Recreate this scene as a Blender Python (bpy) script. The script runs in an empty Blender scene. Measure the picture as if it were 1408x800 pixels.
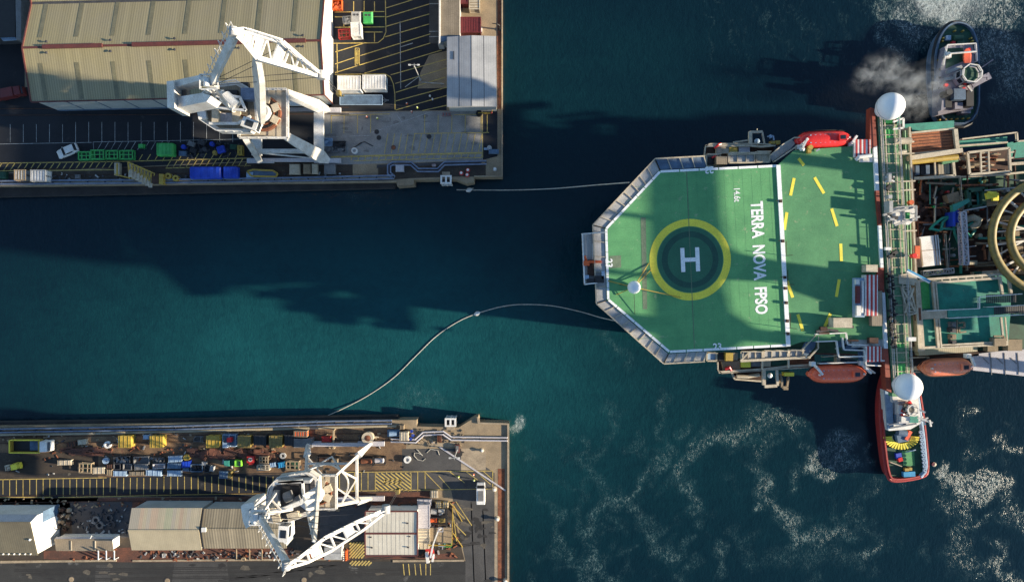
import bpy, math, random
from mathutils import Vector, Matrix
random.seed(7)
S = bpy.context.scene
COL = S.collection
PI = math.pi
H, F = 170.0, 940.0          # camera height above the water, focal length in photo pixels

def P(px, py, z):             # a point of the photograph at a known height above the water
    s = (H - z) / F
    return Vector(((px - 704) * s, (400 - py) * s, z))

# ------------------------------------------------------------------ materials
MATS = {}
APART = set('davit sheave rail_post node_lamp machinery_house jib_plate corner_machinery strap motor winch pipe_run lid_rib seam_strip deck_clutter lamp_bracket yellow_gear foam_monitor roof_light rail_lamp deck_machinery machine dashed_circle deck_fitting yellow_locker shadow_rack pump_group porthole bridge_roof blue_valve_stack deck_house_fitting drum_support bitt tyre guard_post post support slewing_motor service_box fork hatch side_wall gable_wall lifting_hook deck_light roof_vent aft_locker deck_locker crate black_casing panel_seam pipe_box engine cylinder down_pipe fresh_green_plate engine_cover landing_dash'.split())
def lin(c):
    return tuple((x/12.92 if x <= .04045 else ((x+.055)/1.055)**2.4) for x in c)
def M(name, c, c2=None, sc=.6, rough=.75, metal=0., stripe=None, bump=0., fine=.25, spots=None):
    """noise-varied procedural paint/stone/steel; stripe=(axis, period m, strength)"""
    m = bpy.data.materials.new(name); m.use_nodes = True; MATS[name] = m
    nt = m.node_tree; N = nt.nodes; L = nt.links
    b = N['Principled BSDF']; b.inputs['Roughness'].default_value = rough; b.inputs['Metallic'].default_value = metal
    c2 = c2 or tuple(x*.72 for x in c)
    g = N.new('ShaderNodeNewGeometry')
    n1 = N.new('ShaderNodeTexNoise'); n1.inputs['Scale'].default_value = sc; n1.inputs['Detail'].default_value = 6; n1.inputs['Roughness'].default_value = .65
    L.new(g.outputs['Position'], n1.inputs['Vector'])
    r = N.new('ShaderNodeValToRGB'); r.color_ramp.elements[0].position = .36; r.color_ramp.elements[1].position = .64
    r.color_ramp.elements[0].color = (*c2, 1); r.color_ramp.elements[1].color = (*c, 1)
    L.new(n1.outputs['Fac'], r.inputs['Fac'])
    out = r.outputs['Color']
    n2 = N.new('ShaderNodeTexNoise'); n2.inputs['Scale'].default_value = 5; n2.inputs['Detail'].default_value = 3
    L.new(g.outputs['Position'], n2.inputs['Vector'])
    mr = N.new('ShaderNodeMapRange'); mr.inputs['From Min'].default_value = .3; mr.inputs['From Max'].default_value = .7
    mr.inputs['To Min'].default_value = 1-fine; mr.inputs['To Max'].default_value = 1+fine*.4
    L.new(n2.outputs['Fac'], mr.inputs['Value'])
    mx = N.new('ShaderNodeMix'); mx.data_type = 'RGBA'; mx.blend_type = 'MULTIPLY'; mx.inputs['Factor'].default_value = 1
    L.new(out, mx.inputs['A']); L.new(mr.outputs['Result'], mx.inputs['B']); out = mx.outputs['Result']
    if spots:                                   # worn patches / stains with a shape of their own: (colour, scale, threshold)
        sp = N.new('ShaderNodeTexNoise'); sp.inputs['Scale'].default_value = spots[1]; sp.inputs['Detail'].default_value = 7; sp.inputs['Roughness'].default_value = .7
        L.new(g.outputs['Position'], sp.inputs['Vector'])
        m2 = N.new('ShaderNodeMapRange'); m2.inputs['From Min'].default_value = spots[2]; m2.inputs['From Max'].default_value = spots[2]+.09
        L.new(sp.outputs['Fac'], m2.inputs['Value'])
        mx3 = N.new('ShaderNodeMix'); mx3.data_type = 'RGBA'; L.new(m2.outputs['Result'], mx3.inputs['Factor'])
        L.new(out, mx3.inputs['A']); mx3.inputs['B'].default_value = (*spots[0], 1); out = mx3.outputs['Result']
    h = n2.outputs['Fac']
    if stripe:
        ax, per, st = stripe[:3]
        sx = N.new('ShaderNodeSeparateXYZ'); L.new(g.outputs['Position'], sx.inputs[0])
        mu = N.new('ShaderNodeMath'); mu.operation = 'MULTIPLY'; mu.inputs[1].default_value = 2*PI/per; L.new(sx.outputs[ax], mu.inputs[0])
        sn = N.new('ShaderNodeMath'); sn.operation = 'SINE'; L.new(mu.outputs[0], sn.inputs[0])
        m4 = N.new('ShaderNodeMapRange'); m4.inputs['From Min'].default_value = -1; m4.inputs['To Min'].default_value = 1-st
        L.new(sn.outputs[0], m4.inputs['Value'])
        # each sheet weathers a little differently
        sh = N.new('ShaderNodeTexWhiteNoise'); sh.noise_dimensions = '1D'
        dv = N.new('ShaderNodeMath'); dv.operation = 'MULTIPLY'; dv.inputs[1].default_value = 1/(per*2.0); L.new(sx.outputs[ax], dv.inputs[0])
        fl = N.new('ShaderNodeMath'); fl.operation = 'FLOOR'; L.new(dv.outputs[0], fl.inputs[0]); L.new(fl.outputs[0], sh.inputs['W'])
        m5 = N.new('ShaderNodeMapRange'); m5.inputs['To Min'].default_value = 1-st*.6; L.new(sh.outputs['Value'], m5.inputs['Value'])
        m6 = N.new('ShaderNodeMath'); m6.operation = 'MULTIPLY'; L.new(m4.outputs['Result'], m6.inputs[0]); L.new(m5.outputs['Result'], m6.inputs[1])
        mx5 = N.new('ShaderNodeMix'); mx5.data_type = 'RGBA'; mx5.blend_type = 'MULTIPLY'; mx5.inputs['Factor'].default_value = 1
        if len(stripe) > 3:                           # odd replacement sheets in other faded colours
            s2 = N.new('ShaderNodeTexWhiteNoise'); s2.noise_dimensions = '1D'; ad = N.new('ShaderNodeMath'); ad.inputs[1].default_value = 37.3; L.new(fl.outputs[0], ad.inputs[0]); L.new(ad.outputs[0], s2.inputs['W'])
            cr = N.new('ShaderNodeValToRGB'); cr.color_ramp.interpolation = 'CONSTANT'; e_ = cr.color_ramp.elements; e_[0].color = (*c, 1); e_[1].position = .45; e_[1].color = (*stripe[3][0], 1)
            for i_, cc_ in enumerate(stripe[3][1:]): e_.new(.6+.13*i_).color = (*cc_, 1)
            L.new(s2.outputs['Value'], cr.inputs['Fac']); mt_ = N.new('ShaderNodeMix'); mt_.data_type = 'RGBA'; mt_.inputs['Factor'].default_value = .38; L.new(out, mt_.inputs['A']); L.new(cr.outputs['Color'], mt_.inputs['B']); out = mt_.outputs['Result']
        L.new(out, mx5.inputs['A']); L.new(m6.outputs[0], mx5.inputs['B']); out = mx5.outputs['Result']
        h = sn.outputs[0]; bump = bump or .05
    L.new(out, b.inputs['Base Color'])
    if bump:
        bp = N.new('ShaderNodeBump'); bp.inputs['Strength'].default_value = bump; bp.inputs['Distance'].default_value = .05
        L.new(h, bp.inputs['Height']); L.new(bp.outputs[0], b.inputs['Normal'])
    return m

M('white', (.78,.77,.74), (.62,.60,.55), sc=.5, rough=.5)
M('crane_white', (.70,.69,.66), (.50,.47,.42), sc=.35, rough=.45, spots=((.34,.22,.14), .9, .61))
M('radome_white', (.82,.83,.84), (.76,.77,.78), sc=.2, rough=.35, fine=.06)
M('cream', (.55,.48,.36), (.38,.32,.23), sc=.6, spots=((.16,.09,.05), 1.2, .64))
M('pale_grey', (.42,.42,.41), (.30,.30,.29), sc=.5)
M('mid_grey', (.20,.20,.20), (.13,.13,.13), sc=.5)
M('dark_grey', (.06,.06,.065), (.035,.035,.04), sc=.6)
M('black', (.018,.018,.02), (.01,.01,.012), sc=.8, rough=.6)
M('glass', (.02,.03,.04), (.015,.02,.03), rough=.08)
M('rubber', (.02,.02,.02), (.012,.012,.012), rough=.85)
M('rust', (.27,.09,.04), (.13,.05,.026), sc=1.2, rough=.9, fine=.4)
M('rust_bright', (.42,.15,.06), (.26,.085,.04), sc=.7, rough=.9, fine=.35)
M('rust_dark', (.085,.04,.026), (.04,.022,.016), sc=1.1, rough=.9, fine=.4)
M('yellow', (.46,.32,.045), (.33,.22,.04), sc=.8, rough=.55)
M('yellow_paint', (.62,.46,.12), (.38,.29,.11), sc=.9, rough=.8, fine=.35)
M('deck_yellow', (.86,.76,.07), (.78,.66,.06), sc=.5, rough=.7)
M('line_white', (.46,.47,.46), (.22,.23,.22), sc=.9, rough=.8, fine=.35)
M('deck_white', (.88,.89,.88), (.74,.77,.77), sc=.8, rough=.7)
M('green_bright', (.06,.44,.10), (.04,.32,.075), sc=.8, rough=.5)
M('green_lime', (.22,.60,.04), (.14,.42,.03), sc=.8, rough=.5)
M('green_dark', (.02,.09,.05), (.012,.05,.03), sc=.6)
M('teal', (.04,.30,.22), (.03,.20,.16), sc=.5)
M('teal_deck', (.02,.27,.19), (.015,.17,.13), sc=.35, spots=((.25,.33,.24), .8, .64))
M('deck_green', (.112,.345,.135), (.078,.27,.108), sc=.22, rough=.85, fine=.22, spots=((.24,.34,.19), .6, .60))
M('deck_green_b', (.09,.275,.118), (.064,.215,.095), sc=.22, rough=.85, fine=.2, spots=((.22,.29,.16), .6, .61))
M('deck_green_dark', (.018,.085,.06), (.014,.065,.05), sc=.5, rough=.85)
M('circle_green', (.034,.15,.085), (.026,.12,.07), sc=.3, rough=.85)
M('deck_grey_patch', (.17,.22,.14), (.12,.17,.11), sc=.9, rough=.9)
M('walk_green', (.085,.27,.125), (.20,.27,.17), sc=.4, rough=.85, fine=.35)
M('blue', (.01,.06,.50), (.008,.04,.36), sc=.8, rough=.5)
M('blue_grey', (.10,.17,.26), (.06,.10,.16), sc=.6)
M('pipe_blue', (.17,.22,.31), (.10,.13,.20), sc=.7, rough=.5)
M('pale_blue', (.30,.42,.56), (.22,.31,.42), sc=.7)
M('steel_blue', (.03,.30,.55), (.02,.22,.42), sc=.7)
M('red', (.50,.03,.025), (.34,.022,.02), sc=.7, rough=.45)
M('boat_red', (.78,.03,.028), (.60,.025,.022), sc=.5, rough=.35)
M('boat_orange', (.86,.15,.065), (.70,.11,.05), sc=.5, rough=.4)
M('boat_salmon', (.85,.27,.15), (.70,.20,.11), sc=.5, rough=.4)
M('orange', (.75,.12,.02), (.55,.09,.02), sc=.6, rough=.5)
M('tug_red', (.42,.035,.03), (.28,.03,.028), sc=.9, rough=.6)
M('maroon', (.16,.02,.022), (.11,.016,.018), sc=.6, rough=.6)
M('bulwark_red', (.30,.05,.025), (.22,.04,.02), sc=.8, rough=.6)
M('hull_paint', (.16,.03,.025), (.10,.022,.02), sc=.2)
M('asphalt', (.017,.020,.027), (.010,.0125,.018), sc=.18, rough=.92, fine=.35, spots=((.040,.039,.039), .35, .62))
M('asphalt_brown', (.066,.050,.036), (.036,.028,.022), sc=.25, rough=.92, fine=.4, spots=((.10,.08,.06), .4, .60))
M('asphalt_grey', (.082,.080,.078), (.05,.049,.049), sc=.2, rough=.92, fine=.35, spots=((.05,.05,.05), .3, .60))
M('road_concrete', (.040,.040,.039), (.023,.024,.025), sc=.14, rough=.92, fine=.35, spots=((.11,.11,.105), .22, .60))
M('concrete', (.34,.26,.165), (.22,.17,.11), sc=.2, rough=.92, fine=.3, spots=((.11,.095,.075), .3, .64))
M('concrete_pale', (.30,.29,.27), (.20,.195,.185), sc=.25, rough=.92, fine=.3, spots=((.12,.115,.11), .45, .66))
M('concrete_edge', (.40,.32,.22), (.25,.20,.14), sc=.5, rough=.92, fine=.3)
M('soil', (.23,.145,.08), (.10,.062,.04), sc=.35, rough=.95, fine=.45, spots=((.16,.065,.045), .5, .62))
M('rust_ground', (.17,.065,.04), (.08,.04,.03), sc=.35, rough=.95, fine=.45)
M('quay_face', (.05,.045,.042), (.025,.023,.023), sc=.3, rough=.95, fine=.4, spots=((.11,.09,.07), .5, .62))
M('roof_olive', (.335,.290,.155), (.315,.278,.185), sc=.035, rough=.6, stripe=('X',.56,.26), fine=.12)
M('roof_cream', (.44,.375,.25), (.37,.315,.21), sc=.2, rough=.6, stripe=('X',.42,.10), fine=.12)
M('stain_dark', (.028,.026,.025), (.018,.017,.017), sc=.8, rough=.8)
M('stain_grey', (.20,.19,.175), (.15,.145,.135), sc=.9, rough=.9)
M('stain_pale', (.13,.115,.09), (.08,.07,.058), sc=.9, rough=.95, fine=.4)
M('tug_grey', (.27,.26,.31), (.19,.18,.22), sc=.6)
M('roof_dull', (.17,.145,.09), (.13,.11,.07), sc=.2, rough=.6, stripe=('X',.5,.2), fine=.12)
M('road_patch', (.062,.061,.06), (.045,.045,.045), sc=.3, rough=.92, fine=.35)
M('roof_rib', (.42,.35,.235), (.34,.285,.19), sc=.2, rough=.6, stripe=('X',.62,.42), fine=.12)
M('roof_mix', (.50,.42,.29), (.42,.38,.27), sc=.5, rough=.6, stripe=('X',.42,.18,[(.50,.30,.22),(.36,.44,.28),(.40,.36,.33)]), fine=.12)
M('roof_white', (.62,.58,.48), (.54,.50,.41), sc=.25, rough=.55, stripe=('X',.36,.07), fine=.1)
M('roof_grey', (.40,.41,.42), (.31,.32,.33), sc=.25, rough=.5, stripe=('X',.42,.14), fine=.12, spots=((.20,.19,.17), .6, .68))
M('roof_tan', (.27,.22,.155), (.21,.17,.12), sc=.3, rough=.7, stripe=('X',.45,.15))
M('skylight', (.185,.17,.10), (.14,.13,.08), sc=.6, rough=.4)
M('wall_panel', (.42,.44,.43), (.33,.35,.34), sc=.3, rough=.6)
M('wall_white', (.80,.78,.73), (.68,.65,.58), sc=.3, rough=.6)
M('trim_red', (.13,.034,.027), (.09,.027,.023), sc=.6, rough=.6)
M('rope', (.50,.48,.42), (.38,.36,.31), sc=2, rough=.9)
M('rope_wet', (.12,.17,.16), (.08,.12,.12), sc=2, rough=.6)
M('skin', (.45,.27,.19), rough=.6)
M('cloth_navy', (.03,.035,.06), rough=.9)
M('hi_vis_orange', (.85,.16,.03), rough=.8)
M('hi_vis_yellow', (.68,.80,.06), rough=.8)
M('hose_green', (.02,.30,.20), (.02,.22,.15), rough=.5)
M('reel_yellow', (.27,.20,.05), (.17,.125,.04), sc=1.0, rough=.6, spots=((.12,.08,.03), 1.5, .6))
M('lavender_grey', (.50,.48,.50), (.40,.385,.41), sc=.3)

# ------------------------------------------------------------------ mesh builder
class MB:
    def __init__(s): s.v = []; s.f = []
    def add(s, vs, fs):
        n = len(s.v); s.v += [tuple(v) for v in vs]; s.f += [tuple(i+n for i in f) for f in fs]; return s
    def prism(s, pts, z0, z1):                       # pts: xy (world), any simple polygon
        pts = [(p[0], p[1]) for p in pts]
        a = sum(pts[i][0]*pts[(i+1) % len(pts)][1]-pts[(i+1) % len(pts)][0]*pts[i][1] for i in range(len(pts)))
        if a < 0: pts = pts[::-1]
        n = len(pts)
        return s.add([(x, y, z0) for x, y in pts]+[(x, y, z1) for x, y in pts],
              [tuple(range(n, 2*n)), tuple(range(n-1, -1, -1))]+[(i, (i+1) % n, n+(i+1) % n, n+i) for i in range(n)])
    def pp(s, px, z0, z1):                           # polygon given where its top is seen
        return s.prism([P(a, b, z1) for a, b in px], z0, z1)
    def pb(s, x0, y0, x1, y1, z0, z1): return s.pp([(x0, y0), (x1, y0), (x1, y1), (x0, y1)], z0, z1)
    def sheet(s, px, z):
        pts = [P(a, b, z) for a, b in px]
        a = sum(pts[i].x*pts[(i+1) % len(pts)].y-pts[(i+1) % len(pts)].x*pts[i].y for i in range(len(pts)))
        if a < 0: pts = pts[::-1]
        return s.add(pts, [tuple(range(len(pts)))])
    def line(s, a, b, w, z):                         # painted line between photo points
        p, q = P(*a, z), P(*b, z); d = (q-p); d.z = 0
        if d.length < 1e-6: return s
        d.normalize(); n = Vector((-d.y, d.x, 0))*w/2
        return s.add([p-n, q-n, q+n, p+n], [(0, 1, 2, 3)])
    def box(s, c, d, rz=0, tilt=None):
        x, y, z = d[0]/2, d[1]/2, d[2]/2
        R = Matrix.Rotation(rz, 3, 'Z')
        if tilt: R = R @ Matrix.Rotation(tilt, 3, 'Y')
        vs = [Vector(c)+R @ Vector((i*x, j*y, k*z)) for k in (-1, 1) for j in (-1, 1) for i in (-1, 1)]
        return s.add(vs, [(0, 2, 3, 1), (4, 5, 7, 6), (0, 1, 5, 4), (2, 6, 7, 3), (0, 4, 6, 2), (1, 3, 7, 5)])
    def bar(s, a, b, w, h=None, w2=None, h2=None, up=(0, 0, 1)):   # straight beam, may taper
        a, b = Vector(a), Vector(b); h = h or w; w2 = w2 or w; h2 = h2 or h
        d = b-a
        if d.length < 1e-6: return s
        d.normalize(); u = Vector(up)
        if abs(d.dot(u)) > .98: u = Vector((1, 0, 0))
        r = d.cross(u).normalized(); t = r.cross(d)
        vs = [a-r*w/2-t*h/2, a+r*w/2-t*h/2, a+r*w/2+t*h/2, a-r*w/2+t*h/2, b-r*w2/2-t*h2/2, b+r*w2/2-t*h2/2, b+r*w2/2+t*h2/2, b-r*w2/2+t*h2/2]
        return s.add(vs, [(0, 1, 2, 3), (7, 6, 5, 4), (0, 4, 5, 1), (1, 5, 6, 2), (2, 6, 7, 3), (3, 7, 4, 0)])
    def poly(s, pts, w, h=None, closed=False):
        pts = list(pts)+([pts[0]] if closed else [])
        for a, b in zip(pts, pts[1:]): s.bar(a, b, w, h)
        return s
    def tube(s, pts, r, n=8, caps=True):
        pts = [Vector(p) for p in pts]; rs = r if isinstance(r, (list, tuple)) else [r]*len(pts)
        base = len(s.v); u = None
        for i, p in enumerate(pts):
            d = (pts[min(i+1, len(pts)-1)]-pts[max(i-1, 0)]).normalized()
            if u is None:
                u = Vector((0, 0, 1)) if abs(d.z) < .9 else Vector((1, 0, 0))
            a = d.cross(u).normalized(); u = a.cross(d).normalized()
            for k in range(n):
                t = 2*PI*k/n; s.v.append(tuple(p+(a*math.cos(t)+u*math.sin(t))*rs[i]))
        for i in range(len(pts)-1):
            for k in range(n):
                A = base+i*n+k; B = base+i*n+(k+1) % n; s.f.append((A, B, B+n, A+n))
        if caps:
            s.f.append(tuple(base+k for k in range(n-1, -1, -1))); e = base+(len(pts)-1)*n; s.f.append(tuple(e+k for k in range(n)))
        return s
    def lathe(s, c, prof, n=20):                     # prof: (radius, z) from the bottom up
        base = len(s.v); c = Vector(c)
        for r, z in prof:
            for k in range(n):
                t = 2*PI*k/n; s.v.append((c.x+r*math.cos(t), c.y+r*math.sin(t), c.z+z))
        for i in range(len(prof)-1):
            for k in range(n):
                A = base+i*n+k; B = base+i*n+(k+1) % n; s.f.append((A, B, B+n, A+n))
        s.f.append(tuple(base+k for k in range(n-1, -1, -1))); e = base+(len(prof)-1)*n; s.f.append(tuple(e+k for k in range(n)))
        return s
    def cyl(s, c, r, h, n=16): return s.lathe(c, [(r, 0), (r, h)], n)
    def ball(s, c, r, n=24, m=14, sq=(1, 1, 1)):
        c = Vector(c); base = len(s.v)
        for i in range(m+1):
            a = -PI/2+PI*i/m
            for k in range(n):
                t = 2*PI*k/n; s.v.append((c.x+r*sq[0]*math.cos(a)*math.cos(t), c.y+r*sq[1]*math.cos(a)*math.sin(t), c.z+r*sq[2]*math.sin(a)))
        for i in range(m):
            for k in range(n):
                A = base+i*n+k; B = base+i*n+(k+1) % n; s.f.append((A, B, B+n, A+n))
        return s
    def ring(s, c, r0, r1, z0, z1, n=48, a0=0, a1=2*PI):
        c = Vector(c); full = abs(a1-a0-2*PI) < 1e-6; base = len(s.v); m = n if full else n+1
        for k in range(m):
            t = a0+(a1-a0)*k/n
            for r, z in ((r0, z0), (r1, z0), (r1, z1), (r0, z1)): s.v.append((c.x+r*math.cos(t), c.y+r*math.sin(t), c.z+z))
        for k in range(n):
            A = base+4*k; B = base+4*((k+1) % m)
            for i in range(4): s.f.append((A+i, B+i, B+(i+1) % 4, A+(i+1) % 4))
        if not full: s.f.append((base, base+1, base+2, base+3)); e = base+4*n; s.f.append((e+3, e+2, e+1, e))
        return s
    def flat_ring(s, c, r0, r1, n=72):
        c = Vector(c); base = len(s.v)
        for k in range(n):
            t = 2*PI*k/n
            for r in (r0, r1): s.v.append((c.x+r*math.cos(t), c.y+r*math.sin(t), c.z))
        for k in range(n):
            A = base+2*k; B = base+2*((k+1) % n); s.f.append((A, A+1, B+1, B))
        return s
    def loft(s, secs, cap=True):                     # equal-length closed sections
        base = len(s.v); n = len(secs[0])
        for q in secs: s.v += [tuple(p) for p in q]
        for i in range(len(secs)-1):
            for k in range(n):
                A = base+i*n+k; B = base+i*n+(k+1) % n; s.f.append((A, B, B+n, A+n))
        if cap: s.f.append(tuple(base+k for k in range(n-1, -1, -1))); e = base+(len(secs)-1)*n; s.f.append(tuple(e+k for k in range(n)))
        return s
    def rail(s, pts, h=1.1, w=.1, step=2.0, closed=False, mid=True):    # handrail with posts
        pts = [Vector(p) for p in pts]
        if closed: pts.append(pts[0])
        for a, b in zip(pts, pts[1:]):
            d = b-a; n = max(1, round(d.length/step))
            for k in range(n+1):
                p = a+d*k/n; s.bar(p, p+Vector((0, 0, h)), w*.8)
            s.bar(a+Vector((0, 0, h)), b+Vector((0, 0, h)), w)
            if mid: s.bar(a+Vector((0, 0, h*.55)), b+Vector((0, 0, h*.55)), w*.6)
        return s
    def truss(s, a, b, w, h, c=.18, n=6, w2=None, h2=None):     # four-chord lattice beam
        a, b = Vector(a), Vector(b); d = (b-a).normalized(); w2 = w2 or w; h2 = h2 or h
        r = d.cross(Vector((0, 0, 1))).normalized(); t = r.cross(d)
        def cor(k, i, j):
            f = k/n; p = a.lerp(b, f); return p+r*i*(w+(w2-w)*f)/2+t*j*(h+(h2-h)*f)/2
        for i in (-1, 1):
            for j in (-1, 1): s.bar(cor(0, i, j), cor(n, i, j), c)
        for k in range(n+1):
            for i in (-1, 1): s.bar(cor(k, i, -1), cor(k, i, 1), c*.7)
            for j in (-1, 1): s.bar(cor(k, -1, j), cor(k, 1, j), c*.7)
            if k < n:
                e = 1 if k % 2 else -1
                for i in (-1, 1): s.bar(cor(k, i, -e), cor(k+1, i, e), c*.6)
                for j in (-1, 1): s.bar(cor(k, -e, j), cor(k+1, e, j), c*.6)
        return s
    def islands(s):                                  # the loose pieces of this builder, each a builder of its own
        par = list(range(len(s.v)))
        def find(a):
            while par[a] != a: par[a] = par[par[a]]; a = par[a]
            return a
        for f in s.f:
            for b in f[1:]: par[find(b)] = find(f[0])
        grp = {}
        for f in s.f: grp.setdefault(find(f[0]), []).append(f)
        out = []
        for fs in grp.values():
            m = MB(); idx = {}
            for f in fs:
                for i in f:
                    if i not in idx: idx[i] = len(m.v); m.v.append(s.v[i])
            m.f = [tuple(idx[i] for i in f) for f in fs]; out.append(m)
        return out
    def build(s, name, mat, parent=None, local=False, smooth=False, loc=None):
        if name in APART and parent is not None:
            q = s.islands()
            if len(q) > 1: return [m._build(name, mat, parent, local, smooth, loc) for m in q][0]
        return s._build(name, mat, parent, local, smooth, loc)
    def _build(s, name, mat, parent=None, local=False, smooth=False, loc=None):
        me = bpy.data.meshes.new(name)
        if parent is None:
            if loc is None:
                xs = [v[0] for v in s.v]; ys = [v[1] for v in s.v]; zs = [v[2] for v in s.v]
                loc = Vector(((min(xs)+max(xs))/2, (min(ys)+max(ys))/2, min(zs)))
            vs = [tuple(Vector(v)-loc) for v in s.v]
        elif local: vs = s.v
        else:
            W = world(parent).inverted(); vs = [tuple(W @ Vector(v)) for v in s.v]
        me.from_pydata(vs, [], s.f); me.update()
        o = bpy.data.objects.new(name, me); COL.objects.link(o)
        me.materials.append(MATS[mat] if isinstance(mat, str) else mat)
        if smooth:
            for p in me.polygons: p.use_smooth = True
        if parent is None: o.location = loc
        else: o.parent = parent
        return o

def world(o):
    w = Matrix.Identity(4)
    while o is not None:
        w = (Matrix.Translation(o.location) @ o.rotation_euler.to_matrix().to_4x4()) @ w; o = o.parent
    return w
def tag(o, label=None, cat=None, group=None, kind=None):
    if label: o['label'] = label
    if cat: o['category'] = cat
    if group: o['group'] = group
    if kind: o['kind'] = kind
    return o
def thing(name, label, cat, loc, rz=0, group=None):
    o = bpy.data.objects.new(name, None); COL.objects.link(o); o.empty_display_size = .5
    o.location = Vector(loc); o.rotation_euler = (0, 0, rz)
    return tag(o, label, cat, group)
def dup(root, loc, rz, label, group=None, tweak=None):
    r = root.copy(); COL.objects.link(r); r.location = Vector(loc); r.rotation_euler = (0, 0, rz); r['label'] = label
    if group: r['group'] = group
    def kids(a, b):
        for ch in list(a.children):
            c = ch.copy(); COL.objects.link(c); c.parent = b
            if tweak and ch.name.split('.')[0] in tweak:
                c.data = ch.data.copy(); c.data.materials[0] = MATS[tweak[ch.name.split('.')[0]]]
            kids(ch, c)
    kids(root, r)
    return r
def structure(mb, name, mat): return tag(mb.build(name, mat, loc=Vector((0, 0, 0))), kind='structure')

def text_mesh(body, size, bold=.0):
    cu = bpy.data.curves.new('lettering', 'FONT'); cu.body = body; cu.size = size; cu.align_x = 'CENTER'; cu.align_y = 'CENTER'; cu.offset = bold
    cu.resolution_u = 3
    o = bpy.data.objects.new('lettering', cu); COL.objects.link(o)
    dg = bpy.context.evaluated_depsgraph_get(); me = bpy.data.meshes.new_from_object(o.evaluated_get(dg))
    bpy.data.objects.remove(o); return me
def lettering(name, body, size, pos, rz, mat, parent, sx=1, sy=1, bold=.0):
    me = text_mesh(body, size, bold)
    W = world(parent).inverted(); R = Matrix.Rotation(rz, 3, 'Z')
    for v in me.vertices:
        v.co = W @ (Vector(pos)+R @ Vector((v.co.x*sx, v.co.y*sy, 0)))
    me.materials.clear(); me.materials.append(MATS[mat])
    o = bpy.data.objects.new(name, me); COL.objects.link(o); o.parent = parent; return o
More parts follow.
